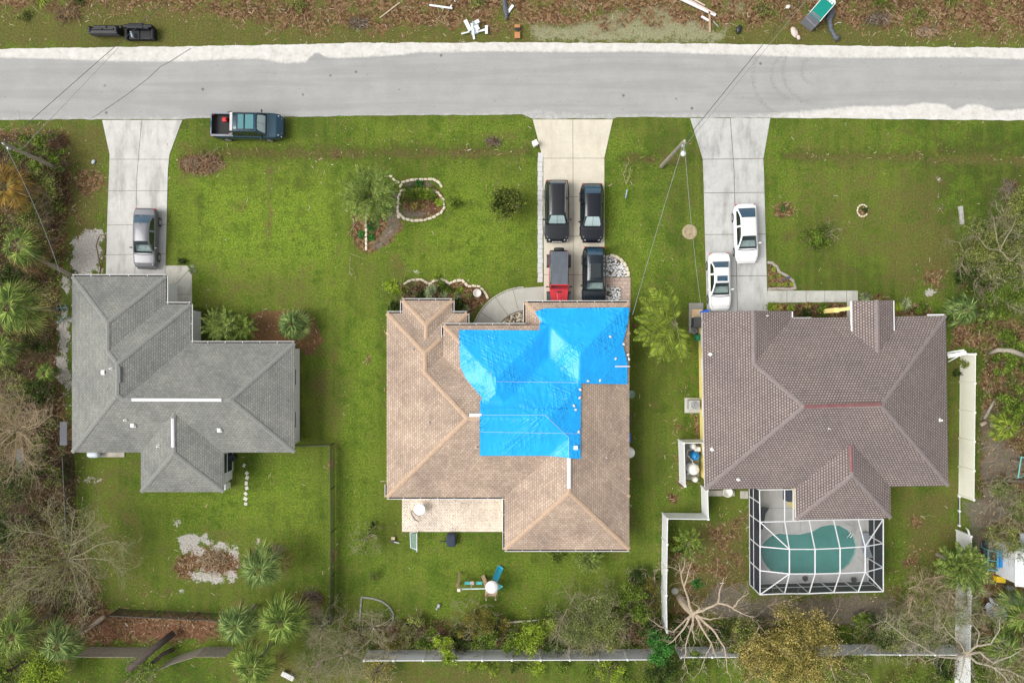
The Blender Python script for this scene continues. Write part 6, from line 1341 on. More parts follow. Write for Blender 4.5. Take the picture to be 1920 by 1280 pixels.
label_single(MB().add([(-.3, -.5, .1), (.3, -.4, .18), (.35, .5, .2), (-.2, .6, .12), (-.3, -.5, 0), (.3, -.4, .0), (.35, .5, .0), (-.2, .6, .0)], [(0,1,2,3),(0,4,5,1),(1,5,6,2),(2,6,7,3),(3,7,4,0)]), 'scrap_grate', mat('grate_grey', (.25, .32, .34), .6, .4, 14), 'grey metal grate under the white scrap pile', 'grate', 890, 55)
for i, (a, c, w_, lb, m) in enumerate((((805,10),(848,16),.14,'white post lying in the brush above the scrap pile',wt),((843,16),(847,10),.08,'short white stake beside the lying post',wt),((1272,-4),(1342,29),.22,'white long plank of the lumber heap',wt),((1288,-2),(1340,26),.12,'narrow pale plank of the lumber heap',mat('lumber_pale', (.55, .45, .38), .8)),((1296,-3),(1322,11),.12,'short pale lumber piece at the top',mat('lumber_pale', (.55, .45, .38), .8)),((1315,31),(1329,39),.16,'short white plank below the lumber heap',wt),((1330,20),(1331,61),.14,'tan upright plank of the lumber heap',mat('lumber_tan', (.50, .33, .22), .8)),((1337,40),(1347,51),.06,'thin grey stake below the lumber heap',GAL),((712,34),(750,5),.09,'pale curved stick in the brown brush',tan[2]),((952,24),(962,10),.22,'white bundle of slats left of the moss patch',wt))):
    stick('lumber_plank', lb, 'plank', a, c, w_, .06, m, 'loose planks north of the road', .08+.03*(i % 4))
root = thing('discarded_chair', 'orange-brown wooden chair lying by the road', 'chair', P(970, 63)); ow = mat('chair_orange', (.45, .20, .08), .6, .15)
MB().rbox((0, -.25, .25), (.45, .5, .08), .03).build('seat', ow, root); MB().rbox((0, .4, .3), (.45, .35, .1), .03).build('backrest', ow, root); MB().rbox((0, .2, .34), (.45, .22, .08), .03).build('cushion', BLK, root)
for s_ in (-.2, .2): MB().bar((s_, -.4, .02), (s_, -.45, .24), .05).build('leg', ow, root); MB().bar((s_, 0, .02), (s_, .05, .24), .05).build('leg', ow, root)
def sack(x, y, rx, ry, rz_, m, name, label, cat, rot=0, seed=1): return label_single(MB().sphere((0, 0, rz_*.8), (rx, ry, rz_), 14, 9, .13, random.Random(seed)), name, m, label, cat, x, y, 0, rot, None, True)
pbk = mat('black_bag', (.02, .02, .024), .35, .4, 5)
sack(1384, 57, .2, .34, .2, pbk, 'garbage_bag', 'small black bag by the road right of the lumber heap', 'bag', -.3, 3)
for i, (x, y, rx, ry, lb) in enumerate(((948,18,.2,.9,'long dark rolled fabric hanging into view at the top left of the chair'),(1556,26,.22,.75,'upper fold of the dark fabric beside the green toilet'))):
    sack(x, y, rx, ry, .15, mat('fabric_slate', (.09, .10, .12), .7, .4, 6), 'rolled_fabric', lb, 'fabric', .15 if i == 0 else -.3, 5+i)
mb = MB(); mb.tube([P(*q, .12)-P(1560,50) for q in ((1563,24),(1555,40),(1558,55),(1566,70),(1571,73))], [.14, .22, .17, .16, .3], 8); label_single(mb, 'dark_sheet', mat('fabric_slate', (.09, .10, .12), .7, .4, 6), 'lower twisted end of the dark sheet beside the green toilet', 'sheet', 1560, 50, 0, 0, None, True)
for i, (x, y, lb) in enumerate(((1488,62,'large'),(1496,72,'small'))): sack(x, y, .25-.1*i, .45-.25*i, .15, mat('foam_pale', (.62, .50, .45), .8, .2, 8), 'foam_scrap', lb+' pale foam scrap on the verge left of the green toilet', 'scrap', .4, 9+i)
sack(1477, 14, .2, .15, .1, mat('foam_white', (.68, .68, .62), .8, .15, 8), 'foam_scrap', 'white foam scrap above the left side of the green toilet', 'scrap', .4, 12)
# overturned portable toilet
a = P(1512.5, 49, 0); c = P(1548, 8, .4); dd = (c-a); rot = math.atan2(dd.y, dd.x)
root = thing('portable_toilet', 'green portable toilet with white edges lying on its back on the north verge', 'portable toilet', a, rot); gg = mat('toilet_green', (.0, .24, .19), .45, .12, 1.2); gy = mat('toilet_grey', (.16, .17, .19), .6, .15)
MB().rbox((1.25, 0, .5), (1.85, 1.1, .95), .04).build('cabin', gg, root); MB().rbox((.10, 0, .48), (.55, 1.12, .96), .05).build('base', gy, root)
for k in range(5): MB().box((-.06+k*.09, 0, .965), (.045, .95, .02)).build('base_slat', mat('toilet_slat', (.10, .105, .12), .7), root)
MB().rbox((.5, 0, .985), (.2, .85, .04), .015).build('door_sill', gy, root)
MB().box((1.25, -.53, .985), (1.85, .05, .04)).box((1.25, .53, .985), (1.85, .05, .04)).box((2.16, 0, .985), (.05, 1.0, .04)).build('door_frame', WHITE, root)
for k in range(4): MB().box((2.02, -.33+k*.22, .99), (.13, .17, .02)).build('door_vent', WHITE, root)
mb = MB(); pr_ = [(0, -.56), (.14, -.42), (.22, 0), (.14, .42), (0, .56)]; mb.add([(2.2+x, y, .98) for x, y in pr_]+[(2.2+x, y, .05) for x, y in pr_], [(4, 3, 2, 1, 0)]+[(i, i+1, i+6, i+5) for i in range(4)]); mb.build('roof', mat('toilet_roof', (.72, .76, .78), .5), root)
# brush piles along the ditch
def pile(x, y, rx, ry, h_, n_, label, cols, name='brush_pile', cat='brush pile', seed=1, ln=.7, grp='piles of cut brush'):
    rg = random.Random(seed); mb = MB()
    for i in range(n_):
        a = rg.uniform(0, 2*PI); r_ = math.sqrt(rg.random()); p = Vector((rx*r_*math.cos(a), ry*r_*math.sin(a), h_*(1-r_*r_)*rg.random()+.03)); b_ = rg.uniform(0, 2*PI); l = rg.uniform(.3, 1)*ln
        q = p+Vector((math.cos(b_), math.sin(b_), rg.uniform(-.1, .25)))*l; m_ = p.lerp(q, .5)+Vector((rg.uniform(-.06, .06), rg.uniform(-.06, .06), .03)); mb.tube([p, m_, q], [.02, .014, .005], 3, rg.randrange(len(cols)))
    label_single(mb, name, cols, label, cat, x, y, 0, 0, grp)
BR = [tan[1], tan[0], mat('twig_dark', (.10, .065, .045), .9, .3, 8)]; GR = [mat('twig_greybrown', (.27, .22, .17), .9, .3, 8), tan[1], tan[0]]
pile(378, 308, 1.8, .75, .35, 420, 'low heap of cut brown brush below the teal pickup', GR, seed=2); pile(925, 267, .6, .35, .3, 120, 'small dark clump of twigs near the road above the small shrub', [GR[0], BR[2]], seed=3, ln=.4)
pile(402, 1052, 1.2, .75, .4, 420, 'heap of tan sticks on the sandy patch behind the grey house', [tan[0], tan[1], tan[2]], seed=4); pile(105, 262, 1.0, .7, .4, 200, 'reddish brown brush heap at the far left near the pole', [BR[0], BR[2]], seed=5)
pile(1888, 360, .6, 1.0, .3, 160, 'brown brush mound in the far right lawn', [BR[2], GR[0]], seed=6)
# lower right yard
root = thing('garden_shed', 'small white metal shed with a ribbed gable roof at the lower right edge', 'shed', P(1895, 1045)); sw_ = mat('shed_white', (.72, .73, .74), .5, .05); o0 = P(1895, 1045)
zE, zR = 2.2, 2.7; o0 = P(1895, 1045); y0, y1 = P(1895, 1078).y-o0.y, P(1895, 1012).y-o0.y; x0 = P(1865, 1045).x-o0.x; xr = x0+1.5; x1 = xr+(xr-x0)
mb = MB().add([(x0+.1, y0+.1, 0), (x1-.1, y0+.1, 0), (x1-.1, y1-.1, 0), (x0+.1, y1-.1, 0), (x0+.1, y0+.1, zE), (x1-.1, y0+.1, zE), (x1-.1, y1-.1, zE), (x0+.1, y1-.1, zE), (xr, y0+.1, zR-.05), (xr, y1-.1, zR-.05)], [(0,1,5,8,4),(1,2,6,5),(2,3,7,9,6),(3,0,4,7)])
for i in range(17): mb.bar((x0+.09, y0+.2+i*(y1-y0-.4)/16, .03), (x0+.09, y0+.2+i*(y1-y0-.4)/16, zE-.05), .035, .07)
mb.build('wall', sw_, root)
mb = MB(); mb.add([(x0, y0, zE), (xr, y0, zR), (xr, y1, zR), (x0, y1, zE)], [(0, 1, 2, 3)]); mb.add([(xr, y0, zR), (x1, y0, zE), (x1, y1, zE), (xr, y1, zR)], [(0, 1, 2, 3)])
k = int((xr-x0)/.16)
for i in range(k+1): t = i/k; mb.bar((x0+(xr-x0)*t, y0, zE+(zR-zE)*t+.015), (x0+(xr-x0)*t, y1, zE+(zR-zE)*t+.015), .05, .03); mb.bar((x1+(xr-x1)*t, y0, zE+(zR-zE)*t+.015), (x1+(xr-x1)*t, y1, zE+(zR-zE)*t+.015), .05, .03)
mb.build('roof', mat('shed_roof', (.62, .64, .66), .5, .05), root); MB().bar((xr, y0-.05, zR+.03), (xr, y1+.05, zR+.03), .2, .05).build('ridge_cap', WHITE, root)
MB().bar((x0, y0-.03, zE), (xr, y0-.03, zR), .06, .12).build('trim', WHITE, root)
root = thing('lean_to_roof', 'small grey lean-to roof above the white shed at the right edge', 'lean-to', P(1905, 1005)); MB().box((.1, .35, 1.9), (2.4, .85, .06)).build('roof', mat('lean_grey', (.32, .34, .35), .6), root); MB().box((.4, .35, 1.95), (.5, .12, .04)).build('skylight', mat('lean_teal', (.2, .35, .33), .5), root)
for sx in (-1, 1): MB().bar((sx, .3, 0), (sx, .3, 1.88), .08).build('post', GAL, root)
root = thing('storage_rack', 'turquoise and bright blue storage rack left of the white shed', 'rack', P(1850, 1040)); tq = mat('rack_teal', (.10, .38, .38), .5, .15); bl = mat('rack_blue', (.02, .22, .58), .5, .15)
for y in (-.85, -.1, .65): MB().bar((-.55, y, .9), (.2, y-.1, 1.0), .06).build('rail', tq, root)
for x in (-.55, .2): MB().bar((x, -.9, .95), (x, .75, .95), .07).build('rail', tq, root)
for x, y in ((-.55, -.85), (.2, -.9), (-.55, .7), (.2, .65)): MB().bar((x, y, 0), (x, y, .95), .07).build('leg', tq, root)
for k in range(2): MB().box((.35+.25*k, -.1+.05*k, .75), (.2, 1.35, .1)).build('plank', bl, root)
MB().box((-.2, -.1, .25), (.7, 1.4, .35)).build('dark_box', mat('bin_dark', (.05, .055, .06), .6, .2, 3), root)
sack(1870, 1050, .28, .5, .35, pbk, 'garbage_bag', 'shiny black bag between the turquoise rack and the white shed', 'bag', -.15, 15); sack(1848, 1016, .4, .3, .3, mat('bag_slate', (.05, .07, .08), .6, .3), 'dark_sack', 'dark slate sack above the turquoise rack', 'sack', 0, 16)
root = thing('plastic_crate', 'bright yellow plastic crate below the white shed', 'crate', P(1870, 1083), -.1); MB().rbox((0, 0, .2), (.68, .42, .4), .04).build('body', mat('crate_yellow', (.75, .52, .02), .5, .08), root); MB().rbox((0, 0, .42), (.72, .46, .05), .02).build('lid', mat('crate_yellow', (.75, .52, .02), .5, .08), root)
label_single(MB().sphere((0, 0, .5), (1.25, .48, .55), 22, 12, .04, random.Random(8)), 'covered_boat', mat('cover_grey', (.15, .145, .15), .8, .15, 2), 'long low object under a grey-brown cover below the white shed', 'covered object', 1893, 1118, 0, 0, None, True)
label_single(MB().lathe([(.2, 0), (.26, .5), (.2, .62), (.02, .64)], 16), 'plastic_drum', mat('drum_grey', (.14, .14, .15), .6, .2), 'round dark drum behind the covered object', 'drum', 1886, 1098, 0, 0, None, True)
mb = MB(); g = 14; rg = random.Random(5); vs_ = [(-.75+1.5*i/g, -.9+1.8*j/g+.3*math.sin(i*.5), .35+.18*noise.noise(Vector((i*.4, j*.4, 2)))) for i in range(g+1) for j in range(g+1)]; mb.add(vs_, [(i*(g+1)+j, (i+1)*(g+1)+j, (i+1)*(g+1)+j+1, i*(g+1)+j+1) for i in range(g) for j in range(g) if not (i < 5 and j > 9)])
label_single(mb, 'plastic_sheet', mat('sheet_pale', (.60, .66, .72), .5, .08), 'crumpled pale blue-white plastic sheet under bare branches at the lower right', 'sheet', 1861, 1138, 0, .3)
root = thing('a_frame_swing', 'turquoise metal frame with a slanting crossbar at the right edge above the sheds', 'frame', P(1912, 880)); 
for a, c in (((1915,856,1.6),(1909,895,1.6)), ((1915,856,1.6),(1935,862,1.6)), ((1906,896,.4),(1925,890,1.6)), ((1909,895,1.6),(1908,893,0)), ((1915,856,1.6),(1914,856,0))): MB().tube([P(*a)-P(1912,880), P(*c)-P(1912,880)], .045, 8).build('tube', mat('frame_turq', (.12, .42, .38), .5), root)
label_single(MB().sphere((0, 0, .12), (.16, .14, .12), 12, 8, .06), 'log_end', mat('sawn_orange', (.55, .30, .10), .8, .2), 'sawn orange log end in the right-hand dirt yard', 'log', 1862, 822, 0, 0, None, True)
label_single(MB().lathe([(.02, 0), (.27, 0), (.3, .08), (.27, .12), (.24, .05)], 20), 'garden_hoop', mat('ring_pale', (.36, .36, .30), .7), 'thin pale hoop lying beside the stepped white fence', 'hoop', 1265, 1107)
# side items east of the tarped house
for x, y, r_, lb, m in ((1181,738,.32,'grey-green round tub half under the eave beside the tarped roof',mat('tub_green', (.25, .38, .33), .6)),(1177,845,.42,'white round tank half under the right eave of the tan roof',tw)):
    label_single(MB().lathe([(r_*.8, 0), (r_, .6), (r_*.9, .75), (r_*.7, .6), (.02, .55)] if r_ < .4 else [(r_, 0), (r_, .9), (r_*.7, 1.05), (.02, 1.1)], 22), 'water_tub', [m], lb, 'tub', x, y, 0, 0, None, True)
label_single(MB().rbox((0, 0, .35), (.35, .75, .7), .04), 'blue_crate', mat('crate_blue', (.01, .12, .62), .5, .1), 'blue plastic crate half under the right eave of the tan roof', 'crate', 1176, 818)
label_single(MB().rbox((0, 0, .4), (.4, 1.0, .8), .04), 'dark_cabinet', bk, 'dark cabinet against the right wall of the tan roof house', 'cabinet', 1175, 785)
label_single(MB().sphere((0, 0, .15), (.14, .14, .14), 12, 8), 'garden_ball', mat('ball_maroon', (.22, .05, .07), .5), 'small dark red ball beside the feather palm tip', 'ball', 1189, 611, 0, 0, None, True)
root = thing('garden_bench', 'small weathered white bench lying on the grass at the bottom left of the rear fence', 'bench', P(542, 1263), R(-27)); MB().rbox((0, 0, .35), (1.05, .4, .06), .02).build('seat', mat('bench_white', (.6, .6, .58), .7, .1), root)
for sx in (-.45, .45): MB().box((sx, 0, .17), (.06, .36, .34)).build('leg', mat('bench_white', (.6, .6, .58), .7, .1), root)
for i, (x, y, lb) in enumerate(((72,325,'crumpled pale bag in the brush below the left pole'),(95,350,'pale blue scrap in the brush at the far left'),(176,304,'small blue-white scrap beside the left driveway'))): sack(x, y, .18, .14, .08, mat('scrap_blue', (.5, .56, .62), .6, .2), 'plastic_scrap', lb, 'scrap', .5*i, 20+i)
# ================================================================== VEGETATION
def islands(name, c, u, v, mats, mi=None, parent=None):
    n = len(c); vs_ = np.stack([c-u, c-v*.5, c+u, c+v*.5], 1).reshape(-1, 3)
    me = D.meshes.new(name); me.vertices.add(4*n); me.vertices.foreach_set('co', vs_.astype(np.float32).ravel()); me.loops.add(4*n); me.loops.foreach_set('vertex_index', np.arange(4*n)); me.polygons.add(n)
    me.polygons.foreach_set('loop_start', np.arange(n)*4); me.polygons.foreach_set('loop_total', np.full(n, 4))
    for m in (mats if isinstance(mats, list) else [mats]): me.materials.append(m)
    if mi is not None: me.polygons.foreach_set('material_index', mi)
    me.update(); o = D.objects.new(name, me); C.objects.link(o)
    if parent: o.parent = parent
    return o
def leafcloud(rg, cen, Rr, ncl, nlf, size, clr=.28, flat_=.5, asp=.45, hollow=.35):
    """leaf-sized faces in clumps through the volume of a crown"""
    d = rg.normal(size=(ncl, 3)); d /= np.linalg.norm(d, axis=1)[:, None]; r = (hollow+(1-hollow)*rg.random(ncl)**.6)[:, None]; r *= (.72+.38*np.sin(np.arctan2(d[:, 1], d[:, 0])*3+rg.random()*6)[:, None]**2)
    cl = d*r*np.array(Rr); cl[:, 2] = np.abs(cl[:, 2])*.9-Rr[2]*.25; k = rg.integers(0, ncl, nlf); sc = rg.uniform(.6, 1.3, ncl)[k][:, None]
    p = cl[k]+rg.normal(size=(nlf, 3))*np.array(Rr)*clr*.55*sc+np.array(cen); p[:, 2] = np.maximum(p[:, 2], .04)
    a = rg.random(nlf)*2*PI; t = rg.normal(size=nlf)*flat_; u = np.stack([np.cos(a)*np.cos(t), np.sin(a)*np.cos(t), np.sin(t)], 1)
    w_ = rg.normal(size=(nlf, 3)); w_[:, 2] *= flat_; v = np.cross(u, np.array([0, 0, 1])+w_*.6); v /= np.linalg.norm(v, axis=1)[:, None]+1e-9; l = (size*rg.uniform(.6, 1.35, nlf))[:, None]
    return p, u*l*.5, v*l*asp
def limb(mb, pts, r0, r1, rg, tw=0, tl=1.0, tr=.012, mi=0, lvl=2, n=5, up=.25):
    pts = [Vector(p) for p in pts]; k = len(pts); mb.tube(pts, [r0+(r1-r0)*i/(k-1) for i in range(k)], n, mi)
    if not tw: return
    for i in range(k-1):
        a, b = pts[i], pts[i+1]; d = (b-a)
        if d.length < 1e-4: continue
        for _ in range(max(1, int(tw*d.length*(.4+.6*(i+1)/(k-1))+rg.random()))):
            p = a+d*rg.random(); ang = rg.choice((-1, 1))*rg.uniform(.35, 1.1); u = Matrix.Rotation(ang, 3, 'Z') @ d.normalized(); u.z += rg.uniform(-up, up); twig(mb, p, u.normalized(), tl*rg.uniform(.4, 1.1), tr, rg, lvl, mi)
def twig(mb, p, u, l, r, rg, lvl, mi=0):
    pts = [p]; q = p; w_ = u.copy()
    for i in range(3): w_ = (w_+Vector((rg.uniform(-.3, .3), rg.uniform(-.3, .3), rg.uniform(-.12, .14)))).normalized(); q = q+w_*l/3; pts.append(q)
    mb.tube(pts, [r, r*.8, r*.6, r*.3], 3, mi, cap=False)
    if lvl > 0:
        for i in range(rg.choice((2, 3))): s_ = pts[rg.choice((1, 2, 3))]; v = Matrix.Rotation(rg.choice((-1, 1))*rg.uniform(.3, .9), 3, 'Z') @ w_; twig(mb, s_, v, l*rg.uniform(.4, .65), r*.65, rg, lvl-1, mi)
BARK = mat('bark_brown', (.16, .12, .085), .95, .3, 6, bmp=.3); BARKG = mat('bark_grey', (.30, .265, .21), .95, .25, 6, bmp=.3); BARKT = mat('bark_tan', (.42, .34, .25), .9, .25, 6, bmp=.3); BARKD = mat('bark_dark', (.075, .055, .048), .95, .3, 5)
TWG = mat('twig_grey', (.27, .24, .15), .9, .25, 6); TWT = mat('twig_tan', (.40, .31, .20), .9, .25, 6); TWB = mat('twig_brown', (.13, .098, .06), .9, .3, 6)
LF = dict(dark=leafmat('leaf_dark', (.010, .024, .005), (.038, .068, .013), (.105, .14, .035)), green=leafmat('leaf_green', (.03, .065, .008), (.10, .165, .02), (.23, .29, .055)),
    bright=leafmat('leaf_bright', (.10, .18, .012), (.22, .32, .03), (.36, .42, .06)), yellow=leafmat('leaf_yellow', (.05, .045, .01), (.27, .22, .055), (.56, .48, .19)), olive=leafmat('leaf_olive', (.05, .07, .014), (.16, .19, .045), (.34, .36, .12)),
    grey=leafmat('leaf_grey', (.06, .085, .022), (.155, .19, .06), (.31, .35, .14)), lush=leafmat('leaf_lush', (.015, .08, .012), (.045, .17, .03), (.10, .27, .06)), red=leafmat('leaf_red', (.05, .07, .012), (.14, .15, .025), (.26, .17, .05)),
    ornam=leafmat('leaf_ornamental', (.012, .025, .004), (.065, .09, .014), (.22, .25, .06)), silver=leafmat('leaf_silver', (.16, .22, .10), (.30, .36, .20), (.46, .5, .34)), palm=leafmat('palm_green', (.03, .07, .010), (.12, .19, .035), (.32, .38, .10)), palmy=leafmat('palm_yellow_green', (.06, .10, .01), (.17, .24, .028), (.34, .40, .07)),
    orange=leafmat('palm_orange', (.14, .075, .015), (.28, .16, .03), (.22, .2, .04)), brown=leafmat('leaf_brown', (.07, .04, .02), (.15, .09, .045), (.25, .17, .09)), blueg=leafmat('palm_blue_green', (.03, .075, .018), (.12, .19, .055), (.33, .40, .15)))
def tree(px, py, r, h, label, leaf='green', n=3500, size=.16, twigs=.0, tm_=None, tcol=TWB, bark=BARK, name='leafy_tree', cat='tree', grp=None, seed=None, ncl=None, clr=.28, trunk=.09, flatz=.6, lvl=2, lean=0):
    seed = seed if seed is not None else int(px*7+py*13) % 9999; rg = np.random.default_rng(seed); rr = random.Random(seed); Rm = r/S*.93; Rx, Ry = (Rm, Rm) if not isinstance(r, tuple) else (r[0], r[1])
    hc = h*.72; b = P(px, py, hc); b.z = 0; root = thing(name, label, cat, b, 0, grp)
    mb = MB(); mb.tube([(lean*.5, 0, 0), (.03*h, .0, hc*.5), (0, 0, hc)], [trunk*1.3, trunk, trunk*.7], 8); mb.build('trunk', bark, root)
    if twigs:
        mb = MB(); k = int(7+twigs*4)
        for i in range(k):
            a = 2*PI*i/k+rr.uniform(-.3, .3); L_ = Rm*rr.uniform(.7, 1.1); z0 = hc*rr.uniform(.45, .85); dz = rr.uniform(0, h-z0)*.8
            pts = [(0, 0, z0)]+[(math.cos(a+.15*j*rr.uniform(-1, 1))*L_*j/4, math.sin(a+.15*j*rr.uniform(-1, 1))*L_*j/4, z0+dz*(j/4)**.7) for j in range(1, 5)]
            limb(mb, pts, trunk*.55, .012, rr, twigs*3.2, Rm*.38, .010, lvl=lvl, n=4)
        mb.build('branches', tcol, root)
    if n:
        c, u, v = leafcloud(rg, (0, 0, hc), (Rm*.85, Rm*.85, max(.25, h*.30*flatz/.6)), ncl or max(8, int(Rm*9)), int(n*1.6), size*.92, clr); islands('crown' if h > 1.6 else 'foliage', c, u, v, LF[leaf], None, root)
    return root
def shrub(px, py, r, h, label, leaf='green', n=900, size=.12, grp=None, **k):
    rg = np.random.default_rng(int(px*3+py*11) % 9999); Rm = r/S; b = P(px, py, h*.5); b.z = 0; c, u, v = leafcloud(rg, (0, 0, h*.45), (Rm*.85, Rm*.85, h*.5), max(6, int(Rm*14)), int(n*1.7), size, k.get('clr', .34), .6, k.get('asp', .45), .1)
    root = thing(k.get('name', 'shrub'), label, k.get('cat', 'shrub'), b, 0, grp); islands('foliage', c, u, v, LF[leaf], None, root); rr = random.Random(int(px)); mb = MB()
    for i in range(5): a = i*1.26; mb.tube([(0, 0, 0), (Rm*.3*math.cos(a), Rm*.3*math.sin(a), h*.4), (Rm*.6*math.cos(a), Rm*.6*math.sin(a), h*.6)], [.03, .02, .01], 4)
    mb.build('stem', k.get('bark', BARK), root); return root
def fanpalm(px, py, r, h, label, leaf='palm', nf=18, seed=None, dead=3, grp='fan palms', lean=None, el0=1.1):
    seed = seed if seed is not None else int(px*5+py*3) % 9999; rg = random.Random(seed); Rm = r/S*(H-h)/H; b = P(px, py, h); b.z = 0; off = Vector((0, 0, 0))
    if lean: off = P(px, py, h)-P(lean[0], lean[1], 0); off.z = 0; b = P(lean[0], lean[1], 0)
    root = thing('fan_palm', label, 'palm', b, 0, grp); top = off+Vector((0, 0, h))
    MB().tube([(0, 0, 0), off*.45+Vector((0, 0, h*.52)), top*.97], [.17, .13, .12], 9).build('trunk', BARKG, root)
    cs, us, vs_, mi = [], [], [], []; pet = MB()
    for i in range(nf):
        a = i*2.399963+rg.uniform(-.2, .2); f = i/nf; e = el0*(1-f)-.45*f+rg.uniform(-.12, .12); Lp = Rm*(.20+.48*f)*rg.uniform(.75, 1.15); u = Vector((math.cos(a)*math.cos(e), math.sin(a)*math.cos(e), math.sin(e)))
        hub = top+u*Lp+Vector((0, 0, -.12*f*Rm)); pet.tube([top, top+u*Lp*.5+Vector((0, 0, .06)), hub], [.022, .016, .012], 3)
        uh = Vector((u.x, u.y, 0)).normalized(); fd = (u+Vector((0, 0, -.45-.25*f))).normalized(); sd_ = Vector((-uh.y, uh.x, 0)); nl = 20; Lf = Rm*rg.uniform(.46, .64); isd = i >= nf-dead
        for j in range(nl):
            t = (j/(nl-1)-.5)*2; an = t*1.9; dr = fd*math.cos(an)+sd_*math.sin(an); ll = Lf*(1-.22*abs(t))*rg.uniform(.9, 1.08); tip = hub+dr*ll+Vector((0, 0, -.22*ll*(1+rg.random()*.8))); m_ = (hub+tip)/2; d = (tip-hub)/2
            w_ = d.cross(Vector((0, 0, 1))); w_ = w_.normalized() if w_.length > 1e-5 else sd_; w_ = w_+Vector((0, 0, rg.uniform(-.6, .6))); w_ = w_.normalized()*(.034+.014*Rm); cs.append(m_); us.append(d); vs_.append(w_); mi.append(1 if isd else 0)
    pet.build('leaf_stalks', mat('palm_stalk', (.20, .21, .08), .8, .2), root); islands('crown', np.array(cs), np.array(us), np.array(vs_), [LF[leaf], LF['brown']], mi, root); return root
def feather(px, py, r, h, label, leaf='palmy', nf=22, leaflet=.42, azr=None, base=None, grp=None, el0=1.0, name='feather_palm', cat='palm', nl=26, wdt=.035, droop=.55, trunk=.16, seed=None):
    rg = random.Random(seed if seed is not None else int(px+py*7)); Rm = r/S*(H-h)/H; b = P(px, py, h); b.z = 0; off = Vector((0, 0, 0))
    if base: off = P(px, py, h)-P(base[0], base[1], 0); off.z = 0; b = P(base[0], base[1], 0)
    root = thing(name, label, cat, b, 0, grp); top = off+Vector((0, 0, h))
    if trunk: MB().tube([(0, 0, 0), off*.4+Vector((0, 0, h*.5)), top], [trunk*1.2, trunk, trunk*.8], 9).build('trunk', BARKG, root)
    cs, us, vs_ = [], [], []; rc = MB()
    for i in range(nf):
        f = i/nf; a = i*2.399963+rg.uniform(-.15, .15)
        if azr: a = azr[0]+(azr[1]-azr[0])*((i*.618) % 1)
        e = el0*(1-f)-.15*f; pts = []; p = top.copy(); l = Rm*rg.uniform(.9, 1.12)/10/max(.75, math.cos(e*.6))
        for j in range(11): pts.append(p.copy()); ee = e-droop*2*(j/10)**1.4; p = p+Vector((math.cos(a)*math.cos(ee), math.sin(a)*math.cos(ee), math.sin(ee)))*l; a += rg.uniform(-.03, .03)
        rc.tube(pts, [.02*(1-.8*j/10)+.003 for j in range(11)], 3, cap=False)
        for j in range(nl):
            t = .12+.88*(j+.5)/nl; k = min(9, int(t*10)); q = pts[k].lerp(pts[k+1], t*10-k); d = (pts[k+1]-pts[k]).normalized(); sdv = d.cross(Vector((0, 0, 1))).normalized(); ll = leaflet*math.sin(PI*min(1, .18+t*.78))*rg.uniform(.85, 1.1)
            for s_ in (1, -1): dr = (sdv*s_+d*(.55+.5*t)+Vector((0, 0, rg.uniform(-.25, .15)))).normalized(); cs.append(q+dr*ll*.5); us.append(dr*ll*.5); w_ = dr.cross(Vector((0, 0, 1))).normalized(); vs_.append((w_+Vector((0, 0, rg.uniform(-.5, .5)))).normalized()*wdt)
    rc.build('leaf_stalks', mat('palm_stalk', (.20, .21, .08), .8, .2), root); islands('crown', np.array(cs), np.array(us), np.array(vs_), LF[leaf], None, root); return root
def strap(px, py, r, h, label, leaf='green', n=40, wd_=.07, grp=None, name='spiky_plant', cat='plant', el=(.1, 1.2)):
    rg = random.Random(int(px*3+py)); Rm = r/S; b = P(px, py, 0); root = thing(name, label, cat, b, 0, grp); cs, us, vs_ = [], [], []
    for i in range(int(n*1.6)):
        a = rg.uniform(0, 2*PI); e = rg.uniform(*el); l = Rm*rg.uniform(.7, 1.1); p = Vector((0, 0, .05)); o_ = Vector((math.cos(a), math.sin(a), 0))
        for k in range(3):
            ee = e-.5*k; d = (o_*math.cos(ee)+Vector((0, 0, math.sin(ee)*h/Rm)))*l/3; cs.append(p+d/2); us.append(d*.6); vs_.append(Vector((-o_.y, o_.x, .2)).normalized()*max(wd_, .06)*(1-.2*k)); p = p+d
    islands('leaves', np.array(cs), np.array(us), np.array(vs_), LF[leaf], None, root); MB().sphere((0, 0, .05), (.08, .08, .1), 8, 5).build('base', BARK, root); return root
def limbtree(bpx, limbs, label, m, name='bare_tree', cat='tree', tw=2.5, tl=1.0, tr=.012, r0=.16, seed=1, lvl=2, leaf=None, nleaf=0, size=.1, grp=None, trunk=None):
    b = P(*bpx); b.z = 0; root = thing(name, label, cat, b, 0, grp); rr = random.Random(seed); mb = MB(); tips = []
    for L_ in limbs:
        L_, rs = (L_[:-1], L_[-1]) if isinstance(L_[-1], (int, float)) else (L_, r0)
        pts = [P(*q)-b for q in L_]; fine = []
        for i in range(len(pts)-1):
            for k in range(3): t = k/3; q = pts[i].lerp(pts[i+1], t); fine.append(q+Vector((rr.uniform(-.05, .05), rr.uniform(-.05, .05), 0))*(1 if k else 0))
        fine.append(pts[-1]); limb(mb, fine, rs*.82, .014, rr, tw, tl, tr, lvl=lvl, n=6); tips += fine[2:]
    mb.build('branches', m, root)
    if trunk: MB().tube([P(*q)-b for q in trunk[0]], trunk[1], 10).build('trunk', m, root)
    if nleaf:
        rg = np.random.default_rng(seed); T_ = np.array([tuple(t) for t in tips]); k = rg.integers(0, len(T_), nleaf); c = T_[k]+rg.normal(size=(nleaf, 3))*[.45, .45, .3]; a = rg.random(nleaf)*2*PI
        u = np.stack([np.cos(a), np.sin(a), rg.normal(size=nleaf)*.4], 1)*size*.5; v = np.stack([-np.sin(a), np.cos(a), rg.normal(size=nleaf)*.6], 1)*size*.4; islands('foliage', c, u, v, LF[leaf], None, root)
    return root
